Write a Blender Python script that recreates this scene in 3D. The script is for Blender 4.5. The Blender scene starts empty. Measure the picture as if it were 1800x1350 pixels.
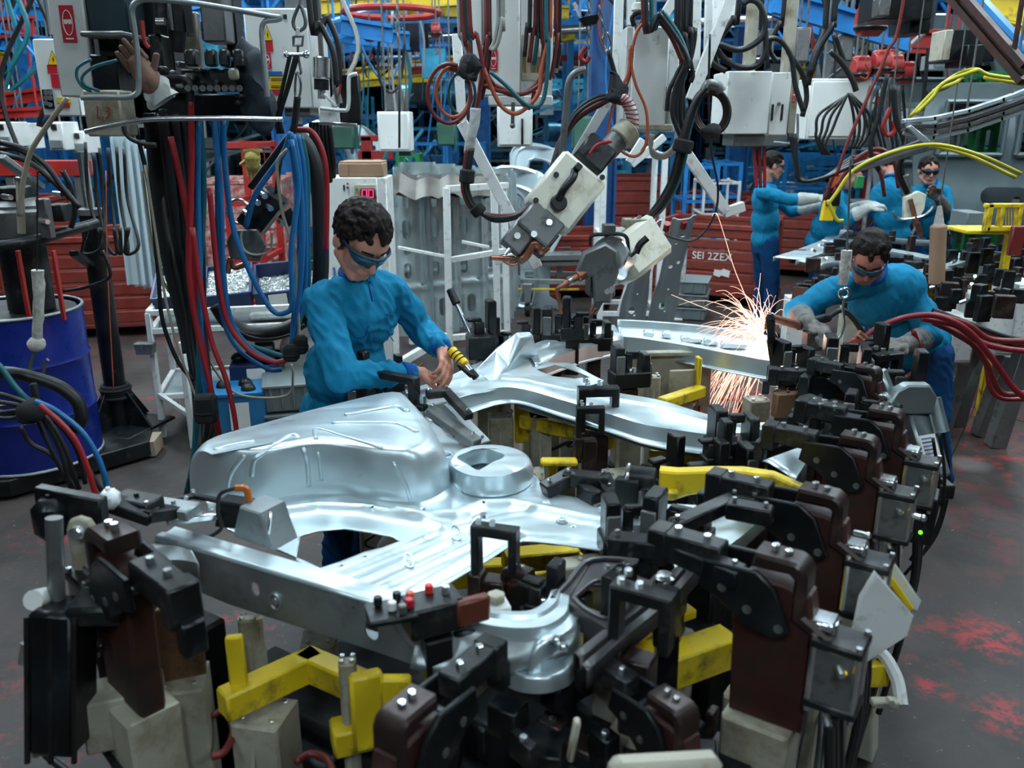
import bpy, math, random
from mathutils import Vector as V, Matrix as M, noise, geometry
from math import sin, cos, pi, radians as R
EX = lambda x: math.exp(min(60.0,max(-60.0,x)))
random.seed(7)
scn = bpy.context.scene
COL = scn.collection
# ---------------------------------------------------------------- camera
FPX, CX, CY, CAMH = 1500.0, 900.0, 675.0, 2.0
PITCH = math.atan(460/FPX)
cd = bpy.data.cameras.new('camera'); cam = bpy.data.objects.new('camera', cd); COL.objects.link(cam)
cam.location = (0,0,CAMH); cam.rotation_euler = (pi/2-PITCH,0,0)
cd.sensor_width = 36; cd.lens = 36*FPX/1800; cd.clip_start = .05; cd.clip_end = 200
cd.dof.use_dof = True; cd.dof.focus_distance = 3.6; cd.dof.aperture_fstop = 3.2
scn.camera = cam
# ---------------------------------------------------------------- world, exposure
w = bpy.data.worlds.new('world'); scn.world = w; w.use_nodes = True
w.node_tree.nodes['Background'].inputs[0].default_value = (.25,.45,.6,1)
w.node_tree.nodes['Background'].inputs[1].default_value = .03
vs = scn.view_settings; vs.view_transform = 'Standard'; vs.look = 'None'; vs.gamma = 1; vs.use_curve_mapping = False
vs.exposure = 0.0
LAMP_POWER = 44; LAMP_COL = (.80,.95,1.0)
# near ceiling lamps and an added fill row: (x, y, z, power factor); built as lamp things further down
LAMPS = [(x, y, 4.6, 1.0) for x in (-4.2,-1.2,1.8,4.8) for y in (3.6,5.6,8.0)] + \
        [(x, y, 4.9, 1.2) for x in (-7,-2.5,2,6.5) for y in (11,15.5,21)] + [(x, -1.6, 4.4, .15) for x in (-2.4,.3,3.0)]  # last row is added behind the camera to brighten the front faces
# ---------------------------------------------------------------- pixel rays -> real places
FW = V((0,cos(PITCH),-sin(PITCH))); UP = V((0,sin(PITCH),cos(PITCH)))
def ray(px,py): return FW + V((1,0,0))*((px-CX)/FPX) + UP*(-(py-CY)/FPX)
def P(px,py,z): d = ray(px,py); return V((0,0,CAMH)) + d*((z-CAMH)/d.z)      # on the level z
def Q(px,py,Y): d = ray(px,py); return V((0,0,CAMH)) + d*(Y/d.y)             # at the distance Y
def zat(px,py,Y): return Q(px,py,Y).z
# ---------------------------------------------------------------- objects
WL = {}
def tag(o,label=None,cat=None,group=None,kind=None):
    if label: o['label'] = label
    if cat: o['category'] = cat
    if group: o['group'] = group
    if kind: o['kind'] = kind
    return o
def thing(name,label,cat,loc,group=None):
    o = bpy.data.objects.new(name,None); COL.objects.link(o); o.empty_display_size = .05
    o.location = loc; WL[o.name] = V(loc)
    return tag(o,label,cat,group)
def frame(axis, up=V((0,0,1))):
    z = axis.normalized()
    if abs(z.dot(up)) > .98: up = V((1,0,0))
    x = up.cross(z).normalized(); y = z.cross(x)
    return M((x,y,z)).transposed()
def rz(a): return M.Rotation(a,3,'Z')
def spline(pts, n=6):
    pts = [V(p) for p in pts]
    if len(pts) < 3: return pts
    out = []; q = [pts[0]*2-pts[1]]+pts+[pts[-1]*2-pts[-2]]
    for i in range(1,len(q)-2):
        a,b,c,d = q[i-1:i+3]
        for k in range(n):
            t = k/n
            out.append(.5*((2*b)+(c-a)*t+(2*a-5*b+4*c-d)*t*t+(3*b-a-3*c+d)*t**3))
    out.append(pts[-1]); return out
class MB:
    def __init__(s): s.v = []; s.f = []
    def add(s,vs,fs):
        n = len(s.v); s.v += [V(x) for x in vs]; s.isl = getattr(s,'isl',[])+[(n,len(s.v),len(s.f),len(s.f)+len(fs))]; s.f += [tuple(i+n for i in f) for f in fs]; return s
    def groups(s):
        """far-apart pieces of one part, each to become an object of its own"""
        if len(s.isl) > 60 or s.isl[0][0] != 0 or s.isl[-1][1] != len(s.v): return [s]
        bb = []
        for a,b,_,_ in s.isl: bb.append(([min(p[i] for p in s.v[a:b]) for i in range(3)],[max(p[i] for p in s.v[a:b]) for i in range(3)]))
        par = list(range(len(bb)))
        def f(i):
            while par[i] != i: i = par[i]
            return i
        for i in range(len(bb)):
            for j in range(i):
                gap = max(max(bb[i][0][k]-bb[j][1][k],bb[j][0][k]-bb[i][1][k],0) for k in range(3)); sz = max(max(x[1][k]-x[0][k] for k in range(3)) for x in (bb[i],bb[j]))
                if gap < max(.3*sz,.004): par[f(i)] = f(j)
        out = {}
        for i in range(len(bb)): out.setdefault(f(i),[]).append(i)
        if len(out) == 1: return [s]
        res = []
        for ids in out.values():
            m = MB(); m.isl = []
            for i in ids:
                a,b,c,d = s.isl[i]; n = len(m.v)-a; m.v += s.v[a:b]; m.f += [tuple(q+n for q in ff) for ff in s.f[c:d]]
            res.append(m)
        return res
    def box(s,c,size,rot=None,bv=.004):
        c = V(c); h = V(size)/2; bv = min(bv, min(h)*.6)
        if rot is None: rot = M.Identity(3)
        elif isinstance(rot,(int,float)): rot = rz(rot)
        vs = []; idx = {}
        for sx in (-1,1):
            for sy in (-1,1):
                for sz in (-1,1):
                    for a in range(3):
                        p = V((sx*h.x,sy*h.y,sz*h.z))
                        for b in range(3):
                            if b != a: p[b] -= (sx,sy,sz)[b]*bv
                        idx[(sx,sy,sz,a)] = len(vs); vs.append(c+rot@p)
        fs = []
        for a in range(3):
            b,d = (a+1)%3,(a+2)%3
            for sg in (-1,1):
                q = []
                for u,w_ in ((-1,-1),(1,-1),(1,1),(-1,1)):
                    k = [0,0,0]; k[a] = sg; k[b] = u; k[d] = w_; q.append(idx[(*k,a)])
                fs.append(q if sg > 0 else q[::-1])
            for u in (-1,1):
                for w_ in (-1,1):
                    k0 = [0,0,0]; k1 = [0,0,0]; k0[a] = -1; k1[a] = 1; k0[b] = k1[b] = u; k0[d] = k1[d] = w_
                    q = [idx[(*k0,b)],idx[(*k1,b)],idx[(*k1,d)],idx[(*k0,d)]]
                    fs.append(q if u*w_ < 0 else q[::-1])
        for sx in (-1,1):
            for sy in (-1,1):
                for sz in (-1,1):
                    q = [idx[(sx,sy,sz,a)] for a in range(3)]
                    fs.append(q if sx*sy*sz > 0 else q[::-1])
        return s.add(vs,fs)
    def bar(s,a,b,w,h=None,up=V((0,0,1)),bv=.003,ext=0):
        a = V(a); b = V(b); h = h or w; d = (b-a).normalized(); a = a-d*ext; b = b+d*ext
        return s.box((a+b)/2,(w,h,(b-a).length),frame(b-a,up),bv)
    def cyl(s,a,b,r,r2=None,n=14,bv=0):
        a = V(a); b = V(b); r2 = r if r2 is None else r2; F = frame(b-a); d = (b-a).normalized()
        st = [(a,r),(b,r2)] if not bv else [(a,r-bv),(a+d*bv,r),(b-d*bv,r2),(b,r2-bv)]
        vs = []; fs = []
        for (c,q) in st:
            for i in range(n):
                t = 2*pi*i/n; vs.append(c+F@V((cos(t)*q,sin(t)*q,0)))
        for k in range(len(st)-1):
            for i in range(n):
                j = (i+1)%n; fs.append((k*n+i,k*n+j,(k+1)*n+j,(k+1)*n+i))
        fs.append(tuple(range(n))[::-1]); fs.append(tuple((len(st)-1)*n+i for i in range(n)))
        return s.add(vs,fs)
    def tube(s,pts,r,n=8,sub=6,r2=None):
        p = spline(pts,sub) if sub else [V(x) for x in pts]
        vs = []; fs = []; t0 = (p[1]-p[0]).normalized(); F = frame(t0); x = F.col[0]
        for k,c in enumerate(p):
            t = (p[min(k+1,len(p)-1)]-p[max(k-1,0)]).normalized()
            x = (x-t*x.dot(t)).normalized(); y = t.cross(x)
            rr = r if r2 is None else r+(r2-r)*k/(len(p)-1)
            for i in range(n):
                a = 2*pi*i/n; vs.append(c+x*cos(a)*rr+y*sin(a)*rr)
        for k in range(len(p)-1):
            for i in range(n):
                j = (i+1)%n; fs.append((k*n+i,k*n+j,(k+1)*n+j,(k+1)*n+i))
        fs.append(tuple(range(n))[::-1]); fs.append(tuple((len(p)-1)*n+i for i in range(n)))
        return s.add(vs,fs)
    def prism(s,pts,th,F=None,o=V((0,0,0)),bv=.003):
        """outline in the local xy plane, from z=0 to z=th; F the 3x3 frame, o the origin"""
        F = F or M.Identity(3); n = len(pts); pts = [V((p[0],p[1])) for p in pts]
        ar = sum(pts[i].x*pts[(i+1)%n].y-pts[(i+1)%n].x*pts[i].y for i in range(n))
        if ar < 0: pts = pts[::-1]
        def inset(d):
            out = []
            for i in range(n):
                a,b,c = pts[i-1],pts[i],pts[(i+1)%n]; e = (b-a).normalized(); g = (c-b).normalized()
                m = V((-e.y-g.y,e.x+g.x)); l = m.length
                if l < 1e-6: out.append(b); continue
                m = m/l; k = d/max(.45,m.dot(V((-e.y,e.x)))); out.append(b+m*k)
            return out
        bv = min(bv,th*.4); ins = inset(bv); vs = []
        for z,pp in ((0,ins),(bv,pts),(th-bv,pts),(th,ins)):
            vs += [V(o)+F@V((p[0],p[1],z)) for p in pp]
        fs = [tuple(range(n))[::-1],tuple(3*n+i for i in range(n))]
        for k in range(3):
            for i in range(n):
                j = (i+1)%n; fs.append((k*n+i,k*n+j,(k+1)*n+j,(k+1)*n+i))
        return s.add(vs,fs)
    def ell(s,c,r,rot=None,n=14,m=9):
        rot = rot or M.Identity(3); c = V(c); r = V(r) if not isinstance(r,(int,float)) else V((r,r,r)); vs = [c+rot@V((0,0,-r.z))]
        for k in range(1,m):
            a = -pi/2+pi*k/m
            for i in range(n):
                t = 2*pi*i/n; vs.append(c+rot@V((cos(a)*cos(t)*r.x,cos(a)*sin(t)*r.y,sin(a)*r.z)))
        vs.append(c+rot@V((0,0,r.z))); fs = []
        for i in range(n):
            j = (i+1)%n; fs.append((0,1+j,1+i)); b = 1+(m-2)*n; fs.append((b+i,b+j,len(vs)-1))
        for k in range(m-2):
            for i in range(n):
                j = (i+1)%n; fs.append((1+k*n+i,1+k*n+j,1+(k+1)*n+j,1+(k+1)*n+i))
        return s.add(vs,fs)
    def cone(s,a,b,ra,rb,n=12):
        """round cone: a limb between two joints"""
        a = V(a); b = V(b); s.ell(a,ra,n=n,m=8); s.ell(b,rb,n=n,m=8)
        return s.cyl(a,b,ra,rb,n=n)
    def bolt(s,c,r,h,ax=V((0,0,1))):
        c = V(c); return s.cyl(c,c+V(ax)*h,r,n=6,bv=r*.15)
    def ring(s,c,Rr,r,F=None,n=24,m=8,sx=1,arc=2*pi):
        F = F or M.Identity(3); c = V(c); full = arc > 6.28
        pts = [c+F@V((cos(arc*i/n)*Rr*sx,sin(arc*i/n)*Rr,0)) for i in range(n+1)]
        return s.tube(pts,r,n=m,sub=0)
    def mesh(s,name):
        me = bpy.data.meshes.new(name); me.from_pydata([tuple(x) for x in s.v],[],s.f); me.validate(); return me
    def build(s,name,mat,parent=None,smooth=38,base=False):
        if parent and len(getattr(s,'isl',[])) > 1:
            gr = s.groups()
            if len(gr) > 1:
                for g in gr[1:]: g.build(name,mat,parent,smooth)
                return gr[0].build(name,mat,parent,smooth)
        c = V((0,0,0))
        if s.v:
            lo = V([min(p[i] for p in s.v) for i in range(3)]); hi = V([max(p[i] for p in s.v) for i in range(3)]); c = (lo+hi)/2
            if not parent: c.z = lo.z
        s.v = [p-c for p in s.v]; me = s.mesh(name)
        return link(name,me,mat,parent,c,smooth)
def link(name,me,mat,parent,c,smooth=38):
    if mat: me.materials.append(mat)
    o = bpy.data.objects.new(name,me); COL.objects.link(o)
    if smooth:
        me.shade_smooth()
        if smooth < 180: me.set_sharp_from_angle(angle=R(smooth))
    WL[o.name] = V(c)
    if parent: o.parent = parent; o.location = V(c)-WL[parent.name]
    else: o.location = c
    return o
def dup(root,loc,rot=0,label=None,scale=1,group=None):
    r = root.copy(); COL.objects.link(r); r.location = loc; r.rotation_euler = (0,0,rot) if isinstance(rot,(int,float)) else rot
    r.scale = (scale,)*3; WL[r.name] = V(loc)
    if label: r['label'] = label
    if group: r['group'] = group
    for ch in list(root.children):
        c = ch.copy(); COL.objects.link(c); c.parent = r
        for g in ch.children:
            d = g.copy(); COL.objects.link(d); d.parent = c
    return r
# ---------------------------------------------------------------- materials
def mat(name,col,rough=.5,metal=0,var=.12,scale=6,dirt=None,dirt_amt=.35,dirt_scale=7,bump=.0,bscale=40,emit=None,es=0,aniso=None,spec=.5,alpha=None,trans=0):
    m = bpy.data.materials.new(name); m.use_nodes = True; nt = m.node_tree; N = nt.nodes; L = nt.links
    b = N['Principled BSDF']; b.inputs['Roughness'].default_value = rough; b.inputs['Metallic'].default_value = metal
    b.inputs['Specular IOR Level'].default_value = spec
    tc = N.new('ShaderNodeTexCoord'); geo = tc.outputs['Object']
    if emit: b.inputs['Emission Color'].default_value = (*emit,1); b.inputs['Emission Strength'].default_value = es
    if trans: b.inputs['Transmission Weight'].default_value = trans
    mp = N.new('ShaderNodeMapping'); L.new(geo,mp.inputs[0])
    if aniso: mp.inputs['Scale'].default_value = aniso
    n1 = N.new('ShaderNodeTexNoise'); n1.inputs['Scale'].default_value = scale; n1.inputs['Detail'].default_value = 5; L.new(mp.outputs[0],n1.inputs['Vector'])
    r1 = N.new('ShaderNodeMapRange'); r1.inputs[1].default_value = .3; r1.inputs[2].default_value = .7; r1.inputs[3].default_value = 1-var; r1.inputs[4].default_value = 1+var
    L.new(n1.outputs[0],r1.inputs[0])
    mx = N.new('ShaderNodeMix'); mx.data_type = 'RGBA'; mx.blend_type = 'MULTIPLY'; mx.inputs[0].default_value = 1; mx.inputs[6].default_value = (*col,1)
    L.new(r1.outputs[0],mx.inputs[7]); out = mx.outputs[2]
    if dirt:
        n2 = N.new('ShaderNodeTexNoise'); n2.inputs['Scale'].default_value = dirt_scale; n2.inputs['Detail'].default_value = 8; n2.inputs['Roughness'].default_value = .65; L.new(geo,n2.inputs['Vector'])
        r2 = N.new('ShaderNodeMapRange'); r2.inputs[1].default_value = .62-dirt_amt*.3; r2.inputs[2].default_value = .72-dirt_amt*.1; r2.inputs[3].default_value = 0; r2.inputs[4].default_value = .9; L.new(n2.outputs[0],r2.inputs[0])
        m2 = N.new('ShaderNodeMix'); m2.data_type = 'RGBA'; L.new(r2.outputs[0],m2.inputs[0]); L.new(out,m2.inputs[6]); m2.inputs[7].default_value = (*dirt,1); out = m2.outputs[2]
    L.new(out,b.inputs['Base Color'])
    rr = N.new('ShaderNodeMapRange'); rr.inputs[1].default_value = .3; rr.inputs[2].default_value = .7; rr.inputs[3].default_value = max(.03,rough-.07); rr.inputs[4].default_value = min(1,rough+.09); L.new(n1.outputs[0],rr.inputs[0]); L.new(rr.outputs[0],b.inputs['Roughness'])
    if bump:
        n3 = N.new('ShaderNodeTexNoise'); n3.inputs['Scale'].default_value = bscale; n3.inputs['Detail'].default_value = 4; L.new(mp.outputs[0],n3.inputs['Vector'])
        bp = N.new('ShaderNodeBump'); bp.inputs['Strength'].default_value = bump; bp.inputs['Distance'].default_value = .01; L.new(n3.outputs[0],bp.inputs['Height']); L.new(bp.outputs[0],b.inputs['Normal'])
    return m
STEEL = mat('pressed steel',(.63,.73,.77),.34,.74,var=.04,scale=5,aniso=(1,4,1))
PALE = mat('pale zinc coated sheet',(.50,.60,.64),.34,.35,var=.05,scale=3)
STEEL2 = mat('dull galvanised steel',(.34,.38,.39),.42,.75,var=.18,scale=6,dirt=(.25,.27,.27),dirt_amt=.3)
DARKST = mat('dark primer steel',(.085,.08,.085),.38,.5,var=.2)
CHROME = mat('bright machined steel',(.75,.78,.8),.22,.95,var=.05)
BLACK = mat('black tool steel',(.0085,.010,.012),.36,.3,var=.35,scale=9,dirt=(.035,.034,.032),dirt_amt=.2,dirt_scale=14,bump=.12)
BLK2 = mat('worn black steel',(.020,.021,.023),.36,.5,var=.4,scale=12,dirt=(.08,.075,.07),dirt_amt=.22,dirt_scale=18,bump=.1)
BROWN = mat('oily brown steel',(.036,.022,.020),.34,.45,var=.4,scale=9,dirt=(.12,.07,.05),dirt_amt=.2,dirt_scale=9,bump=.1)
RUST = mat('dark red primer',(.065,.017,.012),.5,.15,var=.5,scale=8,dirt=(.016,.012,.011),dirt_amt=.75,dirt_scale=7,bump=.1)
RUSTB = mat('rust stained block',(.20,.10,.045),.5,.3,var=.5,scale=14,dirt=(.05,.03,.02),dirt_amt=.7,dirt_scale=14)
YEL = mat('yellow machine paint',(.70,.50,.012),.42,0,var=.12,dirt=(.07,.055,.02),dirt_amt=.35,dirt_scale=9,bump=.05)
CREAM = mat('grimy cream paint',(.38,.36,.29),.5,0,var=.15,dirt=(.13,.09,.04),dirt_amt=.5,dirt_scale=6,bump=.05)
WHITE = mat('white machine paint',(.66,.68,.66),.42,0,var=.06,dirt=(.28,.27,.24),dirt_amt=.05,dirt_scale=9)
WHITE2 = mat('worn white frame paint',(.62,.64,.63),.45,0,var=.08,dirt=(.2,.19,.17),dirt_amt=.2,dirt_scale=14)
IVORY = mat('ivory enamel',(.66,.64,.54),.33,0,var=.06,dirt=(.30,.24,.12),dirt_amt=.3,dirt_scale=6)
REDC = mat('worn red crate paint',(.24,.026,.016),.55,0,var=.3,dirt=(.07,.03,.02),dirt_amt=.5,dirt_scale=6)
REDP = mat('red machine paint',(.33,.016,.013),.45,0,var=.2,dirt=(.12,.02,.02),dirt_amt=.3)
REDW = mat('chipped red paint',(.36,.03,.022),.5,0,var=.2,dirt=(.55,.50,.46),dirt_amt=.75,dirt_scale=16)
BLUEP = mat('blue steel paint',(.012,.13,.36),.4,0,var=.3,dirt=(.01,.05,.12),dirt_amt=.3)
BLUEB = mat('bright blue steel paint',(.012,.18,.48),.4,0,var=.25)
BLUED = mat('dark blue drum paint',(.004,.015,.16),.28,0,var=.15)
BIN = mat('dark blue plastic',(.008,.022,.085),.4,0,var=.1)
PAIL = mat('light blue plastic',(.02,.16,.36),.4,0,var=.1)
GREEN = mat('green machine paint',(.02,.20,.06),.45,0,var=.2)
GRNB = mat('dull green cabinet paint',(.03,.10,.07),.5,0,var=.2)
GREYP = mat('grey plastic',(.13,.16,.165),.5,0,var=.1)
GREYM = mat('grey cast metal',(.17,.175,.175),.42,.6,var=.2,dirt=(.07,.065,.06),dirt_amt=.3,dirt_scale=12,bump=.1)
COPPER = mat('copper',(.42,.17,.11),.36,.85,var=.25,dirt=(.12,.05,.03),dirt_amt=.3,dirt_scale=14)
RUBBER = mat('black rubber hose',(.010,.011,.012),.42,0,var=.3,bump=.05)
HRED = mat('red rubber hose',(.31,.014,.020),.42,0,var=.15)
HDRED = mat('dark red rubber hose',(.15,.018,.016),.45,0,var=.2)
HBLUE = mat('blue rubber hose',(.008,.13,.34),.38,0,var=.15)
HTEAL = mat('teal rubber hose',(.008,.12,.15),.4,0,var=.15)
HORG = mat('orange rubber hose',(.46,.10,.045),.42,0,var=.15)
HGREY = mat('grey rubber hose',(.30,.30,.28),.45,0,var=.15)
HTAN = mat('beige cable',(.34,.30,.22),.5,0,var=.1)
TAPE = mat('white fabric tape wrap',(.50,.48,.44),.7,0,var=.25,scale=30,dirt=(.20,.17,.15),dirt_amt=.4,dirt_scale=20,bump=.5,bscale=60)
CLOTH = mat('black cloth strap',(.010,.011,.013),.9,0,var=.3,bump=.3)
CARD = mat('brown cardboard',(.28,.17,.10),.75,0,var=.1)
SHIRT = mat('blue cotton work shirt',(.006,.185,.345),.82,0,var=.10,scale=18,bump=.25,bscale=22,spec=.2)
CUFF = mat('deep blue ribbed cotton',(.006,.075,.29),.85,0,var=.1,bump=.3,bscale=90,spec=.2)
TROU = mat('navy work trousers',(.004,.045,.14),.85,0,var=.2,scale=14,bump=.35,bscale=14,spec=.2)
SKIN = mat('skin',(.52,.24,.165),.48,0,var=.10,scale=14,spec=.4)
SKINR = mat('flushed skin',(.40,.15,.11),.5,0,var=.12,scale=14,spec=.4)
HAIR = mat('dark brown hair',(.012,.007,.006),.5,0,var=.6,scale=60,aniso=(1,1,.3),bump=.5,bscale=150,spec=.18)
GLOVE = mat('grey leather glove',(.15,.145,.135),.8,0,var=.25,dirt=(.05,.045,.04),dirt_amt=.5,dirt_scale=22,bump=.5,bscale=50)
GLOVL = mat('pale work glove',(.42,.44,.43),.8,0,var=.2,bump=.4,bscale=50)
YGLOV = mat('yellow work glove',(.42,.33,.09),.8,0,var=.2,bump=.4,bscale=50)
SHOE = mat('black leather boot',(.012,.012,.013),.5)
GFRAME = mat('dark blue glasses frame',(.01,.05,.10),.3)
LENS = mat('tinted safety lens',(.10,.30,.42),.12,0,var=.02,trans=.85)
EYEW = mat('eye white',(.7,.7,.68),.2)
SIGNR = mat('red sign print',(.50,.012,.03),.4,0,var=.05)
SIGNY = mat('yellow sign print',(.80,.52,.01),.4,0,var=.05)
SIGNB = mat('blue sign print',(.02,.12,.42),.4,0,var=.05)
SIGNW = mat('white sign print',(.72,.72,.70),.4,0,var=.04)
SIGNK = mat('black sign print',(.015,.015,.015),.4,0,var=.04)
SCREW = mat('zinc screws',(.55,.57,.57),.35,.6,var=.3,scale=40)
GAUZE = mat('aged white plastic wrap',(.45,.46,.46),.3,0,var=.3,scale=20,bump=.6,bscale=45)
LED7 = mat('red display segments',(.3,0,.02),.4,emit=(1,.02,.10),es=5)
LEDG = mat('green indicator light',(.05,.3,.02),.4,emit=(.25,1,.02),es=1.2)
LEDY = mat('yellow indicator light',(.4,.3,.02),.4,emit=(1,.7,.0),es=.7)
GLOW = mat('lit lamp tube',(.8,.9,1),.4,emit=(.72,.90,1.0),es=9)
SPARK = mat('glowing spark',(1,.5,.3),.5,emit=(1,.55,.42),es=1.9)
WOOD = mat('pale grimy wood',(.30,.24,.17),.7,0,var=.25,scale=20,aniso=(6,6,1))
# ================================================================ the hall
RS = (.34,.018,.022)
SPOTS = [(P(1735,1120,0),.20,14,.46,.56,RS,.9),(P(1770,1260,0),.16,14,.47,.56,RS,.8),(P(1640,1210,0),.10,16,.48,.58,RS,.8),(P(1790,775,0),.5,7,.48,.6,(.22,.02,.02),.7),(P(1700,700,0),.6,5,.46,.6,(.10,.012,.014),.7),(P(120,930,0),.30,12,.50,.6,RS,.6),(P(240,600,0),.9,4,.45,.6,(.16,.05,.045),.5),(P(1740,920,0),.7,4,.50,.62,(.15,.02,.024),.5),(P(1700,815,0),.16,3,.2,.4,(.13,.12,.115),.8)]
# red paint stains at their real places on the floor
def floor_mat():
    m = mat('worn shop floor',(.032,.024,.022),.6,0,var=.4,scale=1.3,dirt=(.016,.014,.014),dirt_amt=.55,dirt_scale=1.8,bump=.35,bscale=9,spec=.45)
    nt = m.node_tree; N = nt.nodes; L = nt.links; b = N['Principled BSDF']; src = b.inputs['Base Color'].links[0].from_socket
    tc = N['Texture Coordinate']
    def layer(src,scale,det,lo,hi,col,rough=.7,mask=None,amp=.8):
        n = N.new('ShaderNodeTexNoise'); n.inputs['Scale'].default_value = scale; n.inputs['Detail'].default_value = det; n.inputs['Roughness'].default_value = rough; L.new(tc.outputs['Object'],n.inputs['Vector'])
        r = N.new('ShaderNodeMapRange'); r.inputs[1].default_value = lo; r.inputs[2].default_value = hi; r.inputs[4].default_value = amp; L.new(n.outputs[0],r.inputs[0]); fac = r.outputs[0]
        if mask:
            n2 = N.new('ShaderNodeTexNoise'); n2.inputs['Scale'].default_value = mask[0]; n2.inputs['Detail'].default_value = 2; L.new(tc.outputs['Object'],n2.inputs['Vector'])
            r2 = N.new('ShaderNodeMapRange'); r2.inputs[1].default_value = mask[1]; r2.inputs[2].default_value = mask[2]; L.new(n2.outputs[0],r2.inputs[0])
            mu = N.new('ShaderNodeMath'); mu.operation = 'MULTIPLY'; L.new(fac,mu.inputs[0]); L.new(r2.outputs[0],mu.inputs[1]); fac = mu.outputs[0]
        mx = N.new('ShaderNodeMix'); mx.data_type = 'RGBA'; L.new(fac,mx.inputs[0]); L.new(src,mx.inputs[6]); mx.inputs[7].default_value = (*col,1); return mx.outputs[2]
    s = layer(src,2.2,9,.48,.66,(.060,.046,.042),amp=.6)
    s = layer(s,5,10,.52,.60,(.24,.022,.022),.75,mask=(.45,.53,.60))
    s = layer(s,38,6,.66,.72,(.30,.29,.28),.6,mask=(1.7,.45,.6),amp=.6)
    gp = N.new('ShaderNodeNewGeometry')
    for (c,r,sc,lo,hi,col,amp) in SPOTS:
        vd = N.new('ShaderNodeVectorMath'); vd.operation = 'DISTANCE'; L.new(gp.outputs['Position'],vd.inputs[0]); vd.inputs[1].default_value = (c.x,c.y,0)
        r2 = N.new('ShaderNodeMapRange'); r2.inputs[1].default_value = r*.35; r2.inputs[2].default_value = r; r2.inputs[3].default_value = 1; r2.inputs[4].default_value = 0; L.new(vd.outputs['Value'],r2.inputs[0])
        n = N.new('ShaderNodeTexNoise'); n.inputs['Scale'].default_value = sc; n.inputs['Detail'].default_value = 10; n.inputs['Roughness'].default_value = .75; L.new(gp.outputs['Position'],n.inputs['Vector'])
        r3 = N.new('ShaderNodeMapRange'); r3.inputs[1].default_value = lo; r3.inputs[2].default_value = hi; r3.inputs[4].default_value = amp; L.new(n.outputs[0],r3.inputs[0])
        mu = N.new('ShaderNodeMath'); mu.operation = 'MULTIPLY'; L.new(r2.outputs[0],mu.inputs[0]); L.new(r3.outputs[0],mu.inputs[1])
        mx = N.new('ShaderNodeMix'); mx.data_type = 'RGBA'; L.new(mu.outputs[0],mx.inputs[0]); L.new(s,mx.inputs[6]); mx.inputs[7].default_value = (*col,1); s = mx.outputs[2]
    L.new(s,b.inputs['Base Color']); return m
def slab(name,c,s,m):
    o = MB().box(c,s,bv=0).build(name,m,smooth=0); o['kind'] = 'structure'; return o
FLOORM = floor_mat()
fl = slab('floor',(4,18,-.1),(52,60,.2),FLOORM)
# floor slab joints at the right, real narrow strips of steel plate let into the floor
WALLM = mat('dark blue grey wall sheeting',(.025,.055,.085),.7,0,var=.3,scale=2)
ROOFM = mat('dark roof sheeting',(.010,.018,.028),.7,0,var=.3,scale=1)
slab('wall_back',(4,47.6,4),(52,.2,8.2),WALLM); slab('wall_left',(-21.6,18,4),(.2,60,8.2),WALLM); slab('wall_right',(29.6,18,4),(.2,60,8.2),WALLM)
slab('wall_front',(4,-11.6,4),(52,.2,8.2),WALLM)
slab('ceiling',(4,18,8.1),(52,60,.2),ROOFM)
# lamps
def lamp(x,y,z,pf,proto=[None]):
    if not proto[0]:
        t = thing('ceiling_lamp','white strip lamp hanging from the roof steel out of view, in hall rows plus an added fill row','lamp',(x,y,z),'strip lamps under the roof')
        MB().box((x,y,z+.07),(.62,1.9,.10),bv=.02).build('housing',WHITE,t)
        MB().box((x,y,z+.008),(.54,1.8,.016),bv=.004).build('diffuser',GLOW,t)
        m = MB(); m.cyl((x,y-.7,z+.12),(x,y-.7,7.9),.008,n=6); m.cyl((x,y+.7,z+.12),(x,y+.7,7.9),.008,n=6); m.build('hanger',GREYM,t); proto[0] = t
    else: t = dup(proto[0],(x,y,z))
    ld = bpy.data.lights.new('lamp_light','AREA'); ld.shape = 'RECTANGLE'; ld.size = .5; ld.size_y = 1.75; ld.energy = LAMP_POWER*pf; ld.color = LAMP_COL
    lo = bpy.data.objects.new('lamp_light',ld); COL.objects.link(lo); lo.parent = t; lo.location = (0,0,-.01)
for l in LAMPS: lamp(*l)
# far tube lamps that show as small bright strips
def tubelamp(px,py,Y,w,rot=0,proto=[None]):
    c = Q(px,py,Y); m = MB()
    t = thing('tube_lamp','short bright tube lamp among the far roof steel','lamp',c,'bright tube lamps in the far roof')
    MB().box(c+V((0,0,.06)),(w,.18,.06)).build('housing',WHITE,t); MB().cyl(c-V((w/2-.02,0,0)),c+V((w/2-.02,0,0)),.035,n=8).build('tube',GLOW,t); MB().cyl(c+V((0,0,.08)),V((c.x,c.y,8.0)),.01,n=5).build('hanger',GREYM,t)
for a in ((58,12,14,.9),(1640,28,18,.5),(1664,107,20,.8),(1180,60,22,1.),(905,18,20,1.1),(1200,120,26,1.2),(620,60,24,1.),(700,20,26,1.),(900,178,34,1.2),(1490,122,24,.7),(30,152,22,.8),(560,8,22,1.2),(1100,118,28,1.2),(1010,40,24,1.),(760,110,32,1.4)): tubelamp(*a)
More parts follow.
